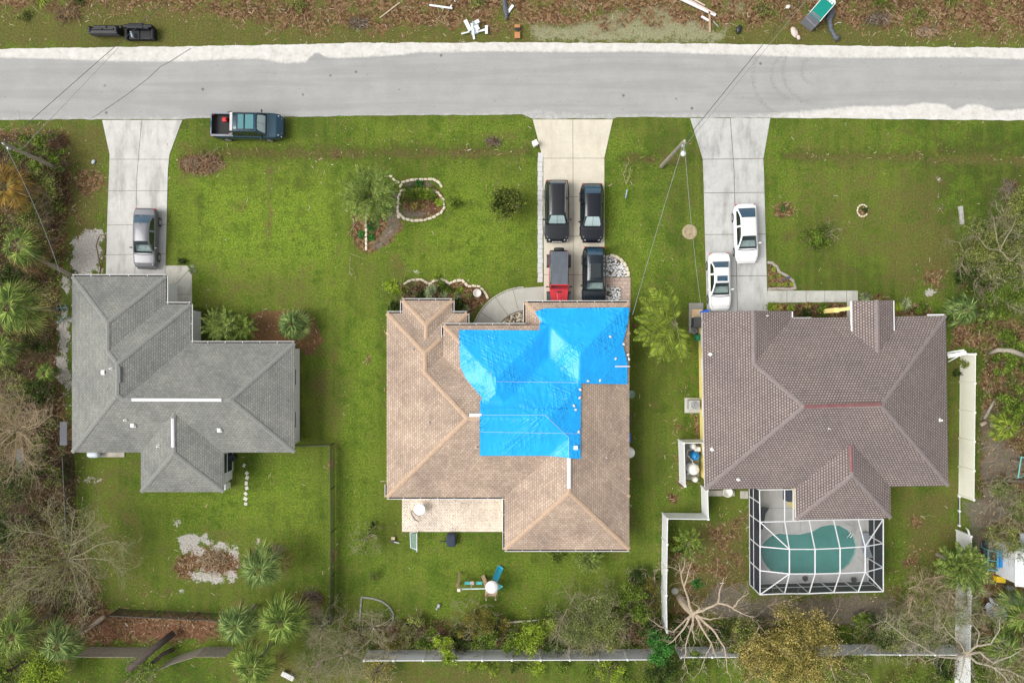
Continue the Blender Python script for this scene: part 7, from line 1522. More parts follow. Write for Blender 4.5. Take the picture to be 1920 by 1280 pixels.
# ---- uncountable undergrowth in the woods
rg = np.random.default_rng(11); rr = random.Random(11); cc = []; sz = []
def scat(poly, n, lo, hi, s_):
    x0 = min(p[0] for p in poly); x1 = max(p[0] for p in poly); y0 = min(p[1] for p in poly); y1 = max(p[1] for p in poly); X = rg.uniform(x0, x1, n*3); Y = rg.uniform(y0, y1, n*3)
    ok = inpoly(X, Y, poly); nn = np.array([noise.noise(Vector((x*.035, y*.035, 2))) for x, y in zip(X, Y)]); ok &= (nn+rg.uniform(-.25, .25, len(X)) > .02); X, Y = X[ok][:n], Y[ok][:n]
    h_ = rg.uniform(lo, hi, len(X)); k = (H-h_)/H/S; cc.append(np.stack([(X-960)*k, (640-Y)*k, h_], 1)); sz.append(np.full(len(X), s_))
scat([(-120,250),(110,250),(130,330),(120,470),(100,640),(115,780),(125,860),(138,1000),(150,1130),(100,1290),(-120,1290)], 26000, .05, .9, .16)
scat([(640,1165),(800,1160),(1000,1185),(1180,1130),(1240,1070),(1240,1215),(640,1218)], 15000, .03, .5, .13); scat([(1250,1150),(1700,1175),(1790,1180),(1790,1206),(1250,1210)], 5000, .03, .5, .13)
scat([(1800,600),(2000,560),(2000,860),(1900,860),(1860,740),(1840,640)], 5000, .03, .5, .13); scat([(1100,1238),(1330,1238),(1330,1330),(1100,1330)], 2600, .03, .5, .13); scat([(1730,1200),(2000,1150),(2000,1330),(1600,1330)], 6000, .03, .7, .14); scat([(1780,480),(2000,300),(2000,600),(1820,600)], 5000, .03, .5, .13)
p = np.concatenate(cc); s_ = np.concatenate(sz)*rg.uniform(.6, 1.4, len(p)); n = len(p); a = rg.random(n)*2*PI; u = np.stack([np.cos(a), np.sin(a), rg.normal(size=n)*.4], 1)*s_[:, None]*.5; v = np.stack([-np.sin(a), np.cos(a), rg.normal(size=n)*.7], 1)*s_[:, None]*.42
nn = np.array([noise.noise(Vector((q[0]*.45, q[1]*.45, 7))) for q in p])+rg.uniform(-.2, .2, n); mi = np.where(nn > .08, 1, np.where(nn < -.28, 3, np.where(nn < -.05, 2, 0)))
tag(islands('undergrowth', p, u, v, [LF['dark'], LF['green'], LF['olive'], LF['brown']], mi), 'low tangled undergrowth filling the woods around the lots', 'undergrowth', kind='stuff')
mb = MB()
for _ in range(620):
    x = rr.uniform(-60, 135); y = rr.uniform(255, 1250)
    if x > 95 and y < 800 and rr.random() < .6: continue
    q = P(x, y, rr.uniform(.1, 1.0)); a = rr.uniform(0, 2*PI); l = rr.uniform(.5, 2.0); twig(mb, q, Vector((math.cos(a), math.sin(a), rr.uniform(-.1, .3))).normalized(), l, .014, rr, 1, rr.choice((0, 0, 0, 0, 1)))
for _ in range(200):
    x = rr.uniform(640, 1230); y = rr.uniform(1165, 1215); q = P(x, y, rr.uniform(.1, .6)); a = rr.uniform(0, 2*PI); twig(mb, q, Vector((math.cos(a), math.sin(a), .15)), rr.uniform(.4, 1.2), .012, rr, 1, rr.choice((0, 1)))
for _ in range(140):
    x = rr.uniform(1840, 1960); y = rr.uniform(360, 1000); q = P(x, y, rr.uniform(.1, .6)); a = rr.uniform(0, 2*PI); twig(mb, q, Vector((math.cos(a), math.sin(a), .15)), rr.uniform(.4, 1.6), .013, rr, 1, rr.choice((0, 1)))
tag(mb.build('dead_brush', [TWB, TWG]), 'tangle of dead brown branches lying through the woods', 'dead brush', kind='stuff')
# ---- left woods
fanpalm(14, 352, 62, 3.2, 'orange-tinged fan palm at the left edge below the leaning pole', 'orange', 18, dead=7); fanpalm(20, 575, 66, 5.0, 'big green fan palm at the left edge beside the grey house', 'palm', 24); fanpalm(2, 655, 44, 3.2, 'dark green fan palm at the left edge below the biggest one', 'palm', 14)
fanpalm(34, 462, 58, 4.2, 'leaning fan palm whose grey trunk touches the grey house corner', 'palm', 16, dead=8, lean=(132,515), el0=.5)
fanpalm(112, 1208, 52, 3.4, 'blue-green fan palm left of the wooden fence', 'blueg', 18); fanpalm(28, 1190, 58, 4.0, 'dark fan palm at the lower left edge', 'palm', 18); fanpalm(85, 700, 26, 1.6, 'small fan palm in the woods beside the sand strip', 'palm', 10, dead=1)
G1 = 'scrubby growth of the left woods'
tree(55, 285, 44, 2.6, 'thin green bush under the leaning pole at the left', 'green', 1500, .15, .5, grp=G1); tree(75, 350, 36, 2.4, 'feathery olive bush below the fallen pole line', 'olive', 1300, .13, 1.3, tcol=TWG, grp=G1); tree(105, 300, 24, 1.8, 'small bright bush right of the leaning pole', 'green', 700, .14, .3, grp=G1)
tree(58, 415, 44, 3.0, 'wispy olive tree of tangled twigs above the leaning palm', 'olive', 1500, .12, 1.8, tcol=TWB, grp=G1); tree(78, 480, 30, 2.2, 'dark bush behind the leaning palm trunk', 'dark', 1000, .15, .8, grp=G1); tree(70, 735, 34, 2.6, 'dark green bush beside the lower sand strip', 'dark', 1300, .15, .9, grp=G1)
tree(18, 810, 92, 3.8, 'large bare brown bush reaching in from the left edge', 'olive', 500, .11, 3.0, tcol=TWT, bark=BARKG, grp=G1, lvl=2); tree(30, 900, 60, 3.0, 'tangled dark bush at the left edge above the pale bare tree', 'dark', 1500, .14, 1.8, grp=G1); tree(95, 890, 28, 1.6, 'low brown bush beside the fence of the grey house', 'olive', 500, .12, 1.0, grp=G1)
tree(12, 985, 50, 3.2, 'dark bush left of the pale bare tree', 'dark', 1600, .15, 1.4, grp=G1); tree(40, 1140, 52, 3.0, 'olive bush below the pale bare tree', 'olive', 1600, .13, 1.6, grp=G1); tree(20, 520, 34, 2.8, 'dark bush between the leaning palm and the big fan palm', 'dark', 1200, .15, .8, grp=G1); tree(60, 645, 34, 2.2, 'dark brown-green bush right of the big fan palm', 'dark', 900, .14, 1.0, grp=G1); tree(20, 735, 40, 2.6, 'olive twiggy bush at the left edge above the large bare bush', 'olive', 900, .12, 1.6, grp=G1)
tree(75, 1262, 62, 3.4, 'yellow-green leafy tree at the bottom left corner', 'bright', 2400, .17, .8, grp=G1, clr=.3); tree(8, 1262, 46, 3.0, 'mid-green leafy tree in the very bottom left corner', 'green', 1600, .16, .5, grp=G1); tree(262, 1262, 40, 2.6, 'sparse pale green tree at the bottom below the fallen trunk', 'green', 550, .15, 1.2, tcol=TWG, grp=G1)
limbtree((150,1010), [[(128,1048,3.5),(100,1066,4.2),(60,1082,4.8),(15,1105,5)],[(128,1048,3.5),(105,1065,4),(65,1098,4.6),(12,1130,5)],[(128,1048,3.5),(134,1022,4.2),(150,1000,4.8),(178,972,5.2)],[(134,1022,4.2),(110,1008,4.8),(70,998,5.2),(22,992,5.4)],
   [(128,1048,3.5),(160,1035,4.2),(186,1020,4.7),(222,1014,5),(234,1028,5.2)],[(128,1048,3.5),(165,1046,4.2),(205,1050,4.8),(228,1072,5)],[(128,1048,3.5),(140,1080,4.2),(148,1112,4.8),(172,1142,5)],[(128,1048,3.5),(112,1020,4.5),(96,985,5),(88,955,5.2)],[(128,1048,3.5),(120,1090,4.4),(100,1120,5)],[(134,1022,4.2),(135,985,5),(140,955,5.4)],[(128,1048,3.5),(155,1062,4.4),(178,1088,5)],[(128,1048,3.5),(95,1062,4.6),(55,1062,5.2),(20,1060,5.4)],[(134,1022,4.2),(165,1005,5),(196,985,5.3)],[(128,1048,3.5),(120,1075,4.3),(85,1115,5)],[(128,1048,3.5),(160,1078,4.4),(168,1105,5)],[(128,1048,3.5),(90,1040,4.6),(50,1040,5.2)]],
   'pale bare tree with radiating grey branches over the lower left lawn corner', TWG, tw=9, tl=1.3, tr=.013, r0=.055, seed=5, leaf='olive', nleaf=3600, size=.1, trunk=([(150,1010,0),(138,1030,1.8),(128,1048,3.6)], [.17,.13,.09]))
# fallen trunks and logs
def log(pts, rad, label, m, name='fallen_log', cat='log', grp=None):
    b = P(*pts[0]); single(MB().tube([P(*q)-Vector((b.x, b.y, 0)) for q in pts], rad, 10), name, m, label, cat, (b.x, b.y, 0), 0, grp, True)
log([(326,1186,.5),(290,1214,1.6),(240,1256,2.4)], [.26,.25,.22], 'thick dark fallen trunk lying across the wooden fence', BARKD); log([(326,1216,.3),(305,1226,.9),(284,1243,1.3)], [.17,.16,.14], 'shorter dark fallen trunk right of the thick one', BARKD); log([(155,1185,.2),(175,1170,.25),(196,1155,.3)], [.2,.19,.17], 'tan peeled log beside the lower left fence corner', BARKT)
log([(1855,662,.1),(1872,656,.8),(1895,657,1.2),(1925,668,1.2)], [.16,.18,.19,.2], 'curving grey-brown trunk over the brush at the right edge', BARKG); log([(1838,797,.15),(1849,791,.2)], [.16,.15], 'short tan sawn log in the right-hand dirt yard', BARKT); log([(1846,785,.15),(1862,755,.2),(1868,745,.2)], [.12,.09,.06], 'thin grey branch log above the short sawn log', BARKG); log([(1895,862,.5),(1925,870,.7)], [.1,.12], 'thin brown branch under the turquoise frame', BARK); log([(1838,905,.1),(1870,900,.3),(1925,902,.5)], [.07,.14,.17], 'long brown branch lying toward the turquoise frame', BARK)
log([(944,1168,.3),(985,1163,.35)], [.07,.07], 'straight pale pole lying above the rear bushes, left piece', mat('twig_pale', (.55,.50,.42), .8), 'garden_pole', 'pole'); log([(988,1164,.35),(1013,1161,.3)], [.05,.05], 'thin pale pole lying above the rear bushes, right piece', mat('twig_pale', (.55,.50,.42), .8), 'garden_pole', 'pole')
# ---- lawn of the left lot and palms beside the house
feather(419, 609, 36, 1.7, 'left of the two palms tight against the grey house corner', 'palm', 30, .34, grp='short palms beside the grey house', nl=22, trunk=.2, droop=.35, el0=1.3); feather(458, 612, 28, 1.5, 'right of the two palms tight against the grey house corner', 'green', 24, .28, grp='short palms beside the grey house', nl=20, trunk=.15, droop=.35, el0=1.3)
fanpalm(549, 607, 36, 1.7, 'rounded fan palm in the red mulch bed', 'blueg', 26, dead=0, grp='short palms beside the grey house', el0=1.3)
shrub(337, 489, 11, .7, 'small dark bush at the corner of the left walk', 'dark', 350, .12); strap(361, 505, 12, .4, 'pale spiky plant at the corner of the left walk', 'silver', 30)
fanpalm(490, 1067, 50, 3.4, 'fan palm standing alone beside the sandy patch', 'blueg', 24); fanpalm(442, 1172, 46, 3.8, 'fan palm left of the pair above the wooden fence', 'blueg', 22); fanpalm(530, 1165, 58, 4.2, 'largest green fan palm in the lower left, right of the pair', 'palm', 26); fanpalm(474, 1250, 54, 4.0, 'fan palm at the bottom edge below the others', 'palm', 22)
# ---- bushes along the rear
G2 = 'bushes along the rear fences'
tree(600, 1178, 46, 2.2, 'bare grey bush right of the fan palms', 'grey', 300, .09, 2.8, tcol=TWG, bark=BARKG, grp=G2); tree(640, 1232, 58, 2.6, 'wide bare grey bush at the bottom below the rear fence end', 'grey', 500, .09, 3.0, tcol=TWG, bark=BARKG, grp=G2); tree(700, 1178, 40, 2.0, 'bare grey bush inside the D-shaped edging', 'grey', 250, .08, 2.6, tcol=TWG, bark=BARKG, grp=G2)
tree(705, 1262, 44, 2.4, 'orange-tinted low bush at the bottom centre-left', 'yellow', 800, .12, 1.6, tcol=TWG, grp=G2); tree(580, 1262, 40, 2.4, 'grey twiggy bush at the bottom beside the white bench', 'olive', 500, .1, 2.0, tcol=TWG, grp=G2); tree(760, 1190, 30, 1.4, 'low brown twiggy bush above the pale fence', 'olive', 350, .1, 1.6, tcol=TWB, grp=G2)
tree(683, 1012, 40, 2.2, 'fallen pale sapling with sparse leaves left of the patio', 'green', 380, .13, 1.3, tcol=TWG, bark=BARKG, name='fallen_sapling', lvl=1); shrub(694, 987, 10, .9, 'dark clump in the top of the fallen sapling', 'dark', 200, .13); tree(700, 1083, 11, .8, 'tiny sapling left of the rear lawn centre', 'green', 90, .12, .5, name='sapling', lvl=1, trunk=.03)
tree(890, 1163, 46, 2.2, 'wispy reddish-green bush above the rear fence', 'red', 2400, .11, 1.2, tcol=TWG, grp=G2); tree(905, 1193, 40, 2.0, 'green bush just above the pale fence, below the reddish one', 'green', 1500, .14, .6, grp=G2); tree(838, 1222, 32, 2.6, 'bright leafy tree hanging over the pale rear fence', 'bright', 1300, .15, .5, grp=G2)
tree(1000, 1185, 46, 2.6, 'yellow-green leafy tree covering the fence at the centre', 'bright', 2600, .15, .5, grp=G2); tree(965, 1215, 30, 2.0, 'darker green bush left of the covering tree', 'green', 1200, .14, .4, grp=G2); tree(1035, 1205, 36, 2.2, 'dark green bush right of the covering tree', 'dark', 1100, .14, .5, grp=G2)
tree(1095, 1165, 72, 3.4, 'large wispy grey-green tree over the rear fence', 'grey', 6000, .10, 2.2, tcol=TWG, bark=BARKG, grp=G2); tree(1140, 1185, 46, 3.0, 'wispy olive tree right of the large grey-green one', 'olive', 3400, .11, 1.6, tcol=TWG, grp=G2); tree(1185, 1112, 34, 2.0, 'mid-green bush at the right end of the rear lawn', 'green', 1300, .15, .6, grp=G2); tree(1205, 1150, 34, 2.0, 'light green bush beside the stepped white fence', 'green', 1200, .15, .6, grp=G2); tree(1222, 1100, 22, 1.4, 'brownish bush against the stepped white fence', 'red', 500, .12, 1.0, grp=G2)
tree(1232, 1212, 42, 2.8, 'rich green bush where the two rear fences meet', 'lush', 2200, .17, .4, grp=G2); tree(1245, 1258, 46, 2.6, 'dark green tree at the bottom below the fence gap', 'dark', 1900, .15, .6, grp=G2); tree(1140, 1258, 34, 1.8, 'light yellow-green bush at the bottom centre', 'bright', 900, .13, .5, grp=G2)
for i, (x, y, lf, lb) in enumerate(((890,1246,'bright','left'),(925,1248,'bright','second from left'),(968,1245,'green','third from left'),(1010,1250,'bright','fourth from left'),(1055,1248,'green','right'))): shrub(x, y, 22, .7, 'low bright clump at the foot of the pale fence, '+lb+' of five', lf, 420, .16, grp='low clumps below the pale fence', asp=.3)
tree(1100, 1040+8, 28, 1.2, 'tropical plant under the rear eave of the tan roof', 'green', 10, .1, 0, name='rear_plant', cat='plant') if 0 else None
feather(1103, 1046, 29, 1.0, 'dark green cycad under the rear eave of the tan roof', 'palm', 26, .30, name='cycad', cat='cycad', nl=20, trunk=.14, droop=.3, el0=1.2); shrub(1044, 1041, 20, .6, 'blue-green low shrub under the rear eave of the tan roof', 'green', 420, .14)
# ---- front beds
feather(697, 368, 56, 2.6, 'large feathery date palm on the middle lawn beside the oval bed', 'palm', 40, .50, nl=60, wdt=.028, droop=.55, trunk=.22, el0=1.2)
feather(1268, 607, 78, 3.4, 'fallen-looking feather palm with long bright fronds beside the yellow wall', 'palmy', 15, .8, azr=(1.9, 5.3), base=(1262,606), nl=62, wdt=.032, droop=.4, trunk=.14, el0=.55, seed=3)
tree(948, 378, 41, 2.4, 'dark round ornamental tree on the middle front lawn', 'ornam', 2300, .17, .5, name='ornamental_tree', clr=.3); tree(948, 368, 26, 2.5, 'paler upper branches of the round ornamental tree', 'olive', 500, .13, .4, name='ornamental_tree') if 0 else None
shrub(852, 379, 16, .7, 'small teal-green shrub right of the oval bed', 'green', 330, .12)
for i, (x, y, r_, lf, lb) in enumerate(((765,362,12,'green','left'),(778,360,14,'green','second'),(792,362,13,'bright','third'),(806,362,12,'green','fourth'),(778,385,7,'yellow','small yellow'),(824,380,8,'bright','right'),(787,345,8,'lush','upper arc'))): strap(x, y, r_*1.3, .5, 'strappy plant in the oval bed area, the '+lb+' one', lf, 80, .075, grp='strappy plants of the oval bed')
for i, (x, y, lb) in enumerate(((695,424,'upper'),(697,444,'middle'),(680,440,'left'),(704,412,'small top'))): shrub(x, y, 12, .25, 'low bright groundcover beside the straight stone row, '+lb+' patch', 'lush', 420, .09, grp='groundcover patches')
tree(738, 542, 28, 2.4, 'yellow-green shrub at the corner of the tan roof', 'bright', 1200, .14, .5, name='tall_shrub', cat='shrub'); tree(765, 548, 22, 1.8, 'sparse olive shrub behind the left end of the scalloped bed', 'olive', 500, .12, 1.2, name='tall_shrub', cat='shrub'); shrub(805, 548, 19, 1.2, 'round silver-green shrub in the scalloped bed', 'silver', 900, .12); shrub(824, 534, 15, .6, 'light green plant right of the silver shrub', 'green', 300, .12); shrub(858, 568, 15, 1.0, 'dark green shrub at the corner of the tan roof bump', 'dark', 500, .14); shrub(741, 574, 15, 1.2, 'dark shrub left of the tan roof bump', 'dark', 500, .14)
for i, (x, y, r_, lf, lb) in enumerate(((832,552,7,'silver','left silver'),(857,556,7,'silver','middle silver'),(873,580,7,'silver','lower silver'),(862,545,7,'bright','bright green'),(853,549,8,'red','reddish'),(820,520,8,'bright','thin yellow on the rim'))): strap(x, y, r_*1.5, .35, 'small spiky plant in the scalloped bed, the '+lb+' one', lf, 44, .04, grp='small plants of the scalloped bed')
limbtree((1176,330), [[(1174,345,.3),(1180,330,.8),(1182,312,1.0)],[(1174,345,.3),(1168,325,.8),(1176,308,1.0)]], 'small thin sapling on the grass right of the middle driveway', TWT, name='sapling', tw=5, tl=.4, r0=.03, leaf='olive', nleaf=140, size=.12, seed=3, lvl=1)
log([(1173,372,.2),(1176,355,.4)], [.05,.05], 'little blue-white stake below the thin sapling', mat('stake_blue', (.35,.45,.6), .6), 'garden_stake', 'stake')
# ---- right lot front
tree(1532, 447, 34, 1.3, 'fallen leafy green shrub on the right front lawn', 'green', 1500, .14, .5, name='fallen_shrub', cat='shrub', clr=.32); limbtree((1545,440), [[(1540,445,.6),(1552,430,.8),(1556,412,.9)],[(1540,445,.6),(1560,432,.8),(1575,428,.9)],[(1540,445,.6),(1562,440,.7),(1572,448,.8)]], 'grey upturned roots of the fallen shrub', TWG, name='upturned_roots', cat='roots', tw=7, tl=.5, r0=.04, seed=8, lvl=1)
for i, (x, y, r_, lf, lb) in enumerate(((1467,392,8,'lush','green one in the middle of'),(1487,391,7,'yellow','yellow one at the right of'),(1462,386,5,'red','tiny red one at the left of'))): strap(x, y, r_, .4, lb+' the small round bed', lf, 26, .05, grp='plants of the small round bed')
shrub(1624, 392, 7, .6, 'sapling growing in the little white stone ring', 'dark', 120, .13)
for i, (x, y) in enumerate(((1450,505),(1447,520),(1459,517),(1449,533),(1460,534),(1472,533),(1484,532))): strap(x, y, 6, .3, 'small lime plant in the triangular bed, '+('topmost','left middle','right middle','first of the bottom row','second of the bottom row','third of the bottom row','last of the bottom row')[i], 'bright', 24, .05, grp='lime plants of the triangular bed')
for i, (x, y, r_, lf, lb) in enumerate(((1446,575,11,'bright','far left'),(1458,577,10,'yellow','second'),(1482,577,8,'bright','third'),(1515,572,7,'yellow','fourth'),(1622,558,12,'silver','right of the walk'),(1652,560,8,'yellow','small yellow by the gable'),(1684,574,12,'bright','just right of the gable'),(1697,572,14,'silver','pale one right of the gable'))): strap(x, y, r_*1.2, .5, 'bedding plant along the yellow house front, '+lb, lf, 60, .05, grp='bedding plants of the yellow house')
shrub(1543, 582, 18, 1.2, 'round green shrub in front of the porch notch', 'green', 650, .13); shrub(1510, 585, 18, .9, 'dark brown-green shrub left of the round porch shrub', 'dark', 450, .12); shrub(1728, 578, 18, .7, 'green shrub at the front right of the yellow house', 'green', 400, .12)
# ---- right side
G3 = 'trees of the right edge'
tree(1862, 470, 74, 4.2, 'large grey-green tree at the right edge above the yellow house', 'olive', 6500, .12, 2.2, tcol=TWG, bark=BARKG, grp=G3, clr=.3); tree(1905, 400, 52, 3.6, 'olive tree at the top of the right edge cluster', 'olive', 3600, .12, 1.8, tcol=TWG, grp=G3); tree(1822, 505, 38, 2.6, 'dark green bush at the left foot of the grey-green tree', 'dark', 2400, .15, .6, grp=G3); tree(1905, 545, 48, 3.4, 'olive wispy tree below the large grey-green one', 'green', 3400, .12, 1.8, tcol=TWG, grp=G3); tree(1862, 545, 32, 2.2, 'mid-green bush under the large grey-green tree', 'green', 1100, .14, .6, grp=G3)
fanpalm(1810, 580, 38, 1.6, 'fan palm at the right lawn edge beside the purplish roof', 'blueg', 16, dead=0); fanpalm(1852, 590, 18, 1.0, 'tiny fan palm right of the lawn edge palm', 'palm', 8, dead=0); fanpalm(1888, 800, 34, 1.6, 'green fan palm in the right-hand brush', 'palmy', 16, dead=0); fanpalm(1912, 1150, 50, 3.0, 'fan palm at the lower right edge below the plastic sheet', 'palm', 18); fanpalm(1885, 1215, 48, 2.8, 'dark fan palm behind the big bare tree', 'palm', 16)
tree(1893, 680, 36, 1.2, 'low green grassy bush under the curving trunk', 'green', 1700, .16, 0, grp=G3, name='low_bush', cat='bush'); tree(1890, 645, 34, 1.2, 'low green bush above the curving trunk', 'green', 1300, .16, 0, grp=G3, name='low_bush', cat='bush'); tree(1905, 760, 40, 1.6, 'green bush behind the right-hand fan palm', 'green', 1700, .17, .3, grp=G3, name='low_bush', cat='bush'); shrub(1811, 678, 16, 1.4, 'olive tuft growing over the top of the cream-white fence', 'olive', 600, .13); shrub(1796, 700, 10, 1.0, 'small dark tuft against the cream-white fence', 'dark', 300, .13)
tree(1885, 925, 38, 2.2, 'sprawling grey-green bush right of the cream-white fence', 'grey', 1200, .11, 2.0, tcol=TWG, grp=G3); tree(1880, 1010, 40, 3.4, 'wispy tree hanging over the white shed', 'olive', 1300, .12, 1.8, tcol=TWG, grp=G3); tree(1905, 960, 34, 3.0, 'wispy tree above the grey lean-to', 'grey', 900, .11, 1.8, tcol=TWG, grp=G3); tree(1912, 1040, 28, 3.4, 'sparse pale branches over the shed ridge', 'silver', 420, .12, .8, tcol=TWG, grp=G3)
feather(1800, 1060, 46, 2.8, 'dense green bushy palm against the right-hand fence', 'palm', 60, .5, nl=26, wdt=.05, droop=.5, trunk=.12, el0=1.35, name='bushy_palm')
tree(1745, 1120, 60, 3.2, 'wispy olive tree above the lower right fence corner', 'olive', 1800, .11, 2.8, tcol=TWT, bark=BARKG, grp=G3); tree(1700, 1175, 60, 3.2, 'grey-green wispy tree left of the fence corner', 'grey', 2200, .11, 2.4, tcol=TWG, bark=BARKG, grp=G3); tree(1795, 1150, 56, 3.6, 'bare pale-twigged tree over the fence corner', 'grey', 800, .09, 3.0, tcol=TWG, bark=BARKG, grp=G3); tree(1650, 1185, 40, 2.4, 'dark green bush behind the right rear fence', 'dark', 1400, .14, .6, grp=G3); tree(1890, 1255, 60, 3.4, 'olive wispy tree in the bottom right corner', 'olive', 1900, .12, 2.2, tcol=TWG, grp=G3); tree(1770, 1255, 30, 2.0, 'dark bush left of the fence at the bottom right', 'dark', 900, .15, .4, grp=G3); tree(1880, 1190, 38, 2.6, 'dark green bush right of the fence corner', 'dark', 1300, .15, .8, grp=G3)
# great yellow tree
for i, (x, y, r_, n_, h_, lb) in enumerate(((1500,1218,98,15000,5.2,'great yellow-leaved tree at the bottom of the pool yard'),(1425,1235,56,5000,4.2,'lower left yellow tree beside the great one'),(1585,1255,52,2600,3.6,'darker yellow-green tree right of the great one'))): tree(x, y, r_, h_, lb, 'yellow' if i < 2 else 'olive', n_, .13, .7, tcol=TWT, bark=BARK, grp='yellow-leaved trees', clr=.22, ncl=70 if i == 0 else 26, trunk=.16)
tree(1400, 1185, 36, 3.2, 'dark olive growth at the upper left of the great yellow tree', 'olive', 1500, .13, .8, grp='yellow-leaved trees')
# dead tan tree by the pool yard
limbtree((1275,1120), [[(1298,1149,2.6),(1292,1128,3.2),(1282,1098,4),(1277,1075,4.4),(1272,1055,4.7),.13],[(1283,1098,4),(1290,1075,4.5),(1296,1055,4.8),.07],[(1277,1078,4.3),(1283,1060,4.7),(1284,1045,4.9),.05],[(1277,1070,4.4),(1255,1062,4.7),(1225,1068,4.9),.03],[(1298,1149,2.6),(1318,1144,3.2),(1346,1130,3.8),(1351,1102,4.3),(1357,1082,4.6),.14],[(1346,1130,3.8),(1372,1138,4.2),(1392,1150,4.5),(1416,1156,4.7),.10],[(1374,1139,4.2),(1388,1122,4.6),(1405,1110,4.8),.06],[(1305,1147,2.8),(1312,1140,3.2),(1298,1127,3.5),.10],
   [(1298,1149,2.6),(1282,1178,2.8),(1265,1198,2.9),(1252,1208,2.9),.12],[(1300,1151,2.6),(1297,1180,2.9),(1304,1206,3.1),.12],[(1304,1153,2.6),(1318,1180,3.1),(1334,1205,3.4),(1346,1240,3.6),.13],[(1306,1151,2.6),(1335,1178,3.2),(1358,1212,3.6),(1364,1262,3.8),.14],[(1298,1150,2.6),(1262,1184,3),(1238,1174,3.4),(1215,1158,3.7),.08],[(1306,1153,2.6),(1332,1161,3.2),(1352,1156,3.6),.10],[(1302,1152,2.6),(1288,1200,3.2),(1283,1235,3.5),(1290,1262,3.7),.07],[(1334,1205,3.4),(1322,1232,3.6),(1310,1262,3.8),.05]],
   'big dead tan tree with stripped curling limbs beside the stepped white fence', BARKT, tw=5, tl=.8, tr=.012, seed=12, lvl=1, trunk=([(1275,1120,0),(1285,1135,1.3),(1299,1150,2.7)], [.32,.28,.24]))
feather(1290, 1018, 34, 1.6, 'green banana-like plant inside the stepped white fence', 'green', 16, .3, name='leafy_plant', cat='plant', nl=16, wdt=.06, droop=.4, trunk=.08); strap(1307, 1093, 16, .6, 'star-shaped green plant under the dead tan tree', 'lush', 30, .09); shrub(1275, 1030, 18, .8, 'dark plant clump at the top of the pool yard corner', 'dark', 450, .14); strap(1265, 1022, 20, .8, 'light green arching plant against the stepped white fence', 'bright', 30, .07)
tree(1275, 1190, 30, 1.8, 'dark green bush at the foot of the stepped white fence', 'dark', 1200, .15, .4, grp=G2); tree(1300, 1245, 34, 2.2, 'green bush under the lower limbs of the dead tree', 'green', 1100, .15, .5, grp=G2)
limbtree((1795,1210), [[(1810,1226,3.4),(1790,1232,3.8),(1762,1230,4.2),(1732,1213,4.6),(1700,1196,4.8),(1655,1160,5),.13],[(1810,1226,3.4),(1800,1205,4),(1775,1182,4.5),(1760,1160,4.8),.07],[(1810,1226,3.4),(1832,1210,4),(1858,1206,4.4),(1874,1180,4.7),(1876,1155,4.9),.11],[(1832,1210,4),(1836,1185,4.5),(1822,1165,4.8),.06],[(1810,1226,3.4),(1838,1222,4),(1862,1242,4.4),(1895,1230,4.7),(1925,1212,4.9),.13],[(1810,1226,3.4),(1832,1242,4),(1862,1250,4.4),(1885,1270,4.7),(1900,1290,4.8),.11],[(1862,1250,4.4),(1895,1258,4.7),(1930,1275,4.9),.06],[(1762,1230,4.2),(1735,1240,4.6),(1715,1225,4.8),.05],[(1810,1226,3.4),(1805,1250,3.8),(1798,1285,4.2),.1]],
   'big bare grey tree with thick curling limbs at the lower right fence corner', mat('bark_pale', (.36,.31,.24), .9, .25, 6, bmp=.3), tw=5, tl=1.1, tr=.014, seed=21, lvl=2, leaf='grey', nleaf=700, size=.11, trunk=([(1795,1210,0),(1802,1218,1.7),(1810,1226,3.5)], [.30,.26,.22]))
limbtree((1870,440), [[(1875,470,3.5),(1868,440,4.2),(1862,405,4.8)],[(1875,470,3.5),(1850,465,4.2),(1830,440,4.7)],[(1875,470,3.5),(1895,490,4.2),(1915,470,4.7)],[(1875,470,3.5),(1890,440,4.3),(1905,410,4.8)]], 'pale forked bare branches standing in the right edge cluster', TWG, tw=3, tl=1.0, r0=.07, seed=31, trunk=([(1845,452,0),(1860,462,1.8),(1875,470,3.6)], [.14,.11,.08]))
# ---- north verge
G4 = 'plants of the north verge'
for x, y, r_, lf, lb in ((78,-2,26,'bright','bright palm-like tuft at the top left edge'),(1650,-2,34,'green','green tuft at the top edge right of the toilet'),(1780,-4,22,'green','small green tuft at the top edge far right'),(150,2,18,'dark','dark tuft at the top left edge')): strap(x, y, r_, .8, lb, lf, 40, .05, grp=G4, name='palmetto', cat='plant')
for x, y, lb in ((45,30,'upper left corner'),(560,8,'above the brown brush'),(900,2,'above the white scrap pile'),(1430,20,'right of the lumber heap'),(1720,30,'upper right')): shrub(x, y, 20, .4, 'low weedy clump in the verge, '+lb, 'olive', 260, .12, grp='weedy clumps of the north verge')
pile(1645, 38, .9, .5, .3, 180, 'grey-brown brush heap on the verge right of the green toilet', [GR[0], BR[2]], seed=31); pile(672, 45, .8, .4, .2, 130, 'dark twiggy heap in the middle of the brown brush', [GR[0], BR[2]], seed=33); pile(130, 28, 1.1, .6, .3, 200, 'tan and red stick heap above the tipped sofa', [tan[0], BR[2]], seed=34); pile(1735, 60, .9, .4, .2, 120, 'low tan stick heap at the right of the verge', [tan[0], GR[0]], seed=35)
pile(1885, 905, .9, .7, .3, 170, 'tan stick heap by the long branch at the right edge', [tan[0], tan[1]], seed=36); pile(1200, 1190, 1.4, .7, .4, 200, 'brown stick heap under the bushes by the fence gap', [BR[0], GR[0]], seed=37); pile(520, 1030, .5, .4, .2, 80, 'small tan heap above the lone fan palm', [tan[0], GR[0]], seed=38); pile(585, 1118, .8, .5, .25, 120, 'grey twig heap right of the large fan palm', [GR[0], BR[2]], seed=39)

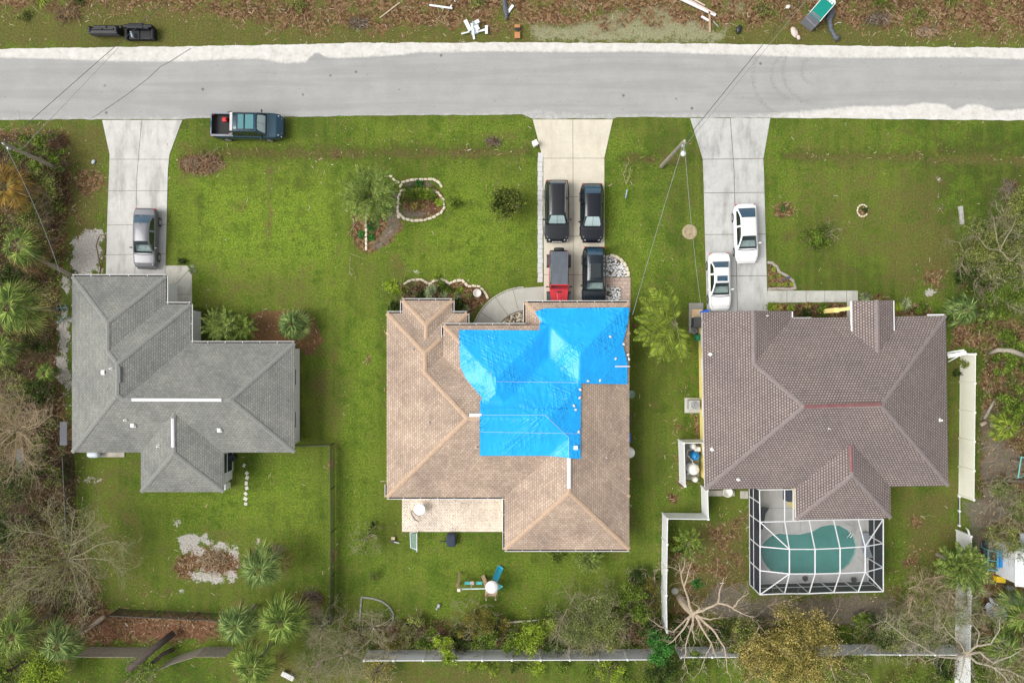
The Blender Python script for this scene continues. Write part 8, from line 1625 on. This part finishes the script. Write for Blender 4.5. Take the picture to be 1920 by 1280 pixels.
G5 = 'low mixed growth in front of the rear fences'
for i, (x, y, r_, lf, h_, lb) in enumerate(((655,1200,26,'olive',1.2,'left of the D-shaped edging'),(735,1205,26,'red',1.2,'just right of the D-shaped edging foot'),(775,1172,24,'olive',1.1,'at the lawn edge below the small toy'),(800,1200,28,'green',1.4,'under the bright overhanging tree'),(860,1205,26,'dark',1.3,'left below the reddish wispy bush'),(940,1178,24,'red',1.2,'right of the reddish wispy bush'),(1060,1180,30,'green',1.4,'left of the large wispy tree trunk'),(1165,1160,30,'olive',1.5,'between the wispy olive tree and the corner'),(1195,1080,26,'dark',1.2,'topmost at the right end of the lawn'),(1218,1180,26,'dark',1.4,'in the fence corner'),(1110,1205,34,'olive',1.6,'over the fence behind the large wispy tree'),(1345,1195,30,'dark',1.2,'right of the dead tree'),(1385,1215,30,'olive',1.6,'left foot of the great yellow tree'),(1620,1165,26,'green',1.0,'right of the great yellow tree'),(1680,1215,34,'olive',1.6,'over the fence at the right'),(1735,1195,34,'grey',1.8,'left of the big bare tree hub'),(1830,1120,30,'grey',1.8,'right of the fence by the plastic sheet'),(1850,1175,34,'olive',1.8,'below the plastic sheet'),(1840,1260,34,'green',1.6,'under the lower limbs of the big bare tree'))):
    tree(x, y, r_, h_, 'mixed low bush '+lb, lf, 1300, .13, 1.0, tcol=TWG, grp=G5, lvl=1)

for i, (x, y, r_, lf, lb) in enumerate(((772,368,17,'green','left'),(792,366,15,'bright','middle'),(808,368,13,'green','right'))): shrub(x, y, r_, .45, 'leafy green mass in the upper half of the oval bed, '+lb+' of three', lf, 420, .11, grp='leafy masses in the oval bed', asp=.25)
for i, (x, y, r_, lf, lb) in enumerate(((787,556,14,'dark','left of the silver shrub'),(838,545,13,'green','between the silver shrub and the reddish plant'),(880,556,9,'olive','left of the white pot'),(866,590,12,'dark','lowest, beside the curved walk'))): shrub(x, y, r_, .5, 'low mixed plant in the scalloped bed, '+lb, lf, 330, .11, grp='low mixed plants of the scalloped bed')
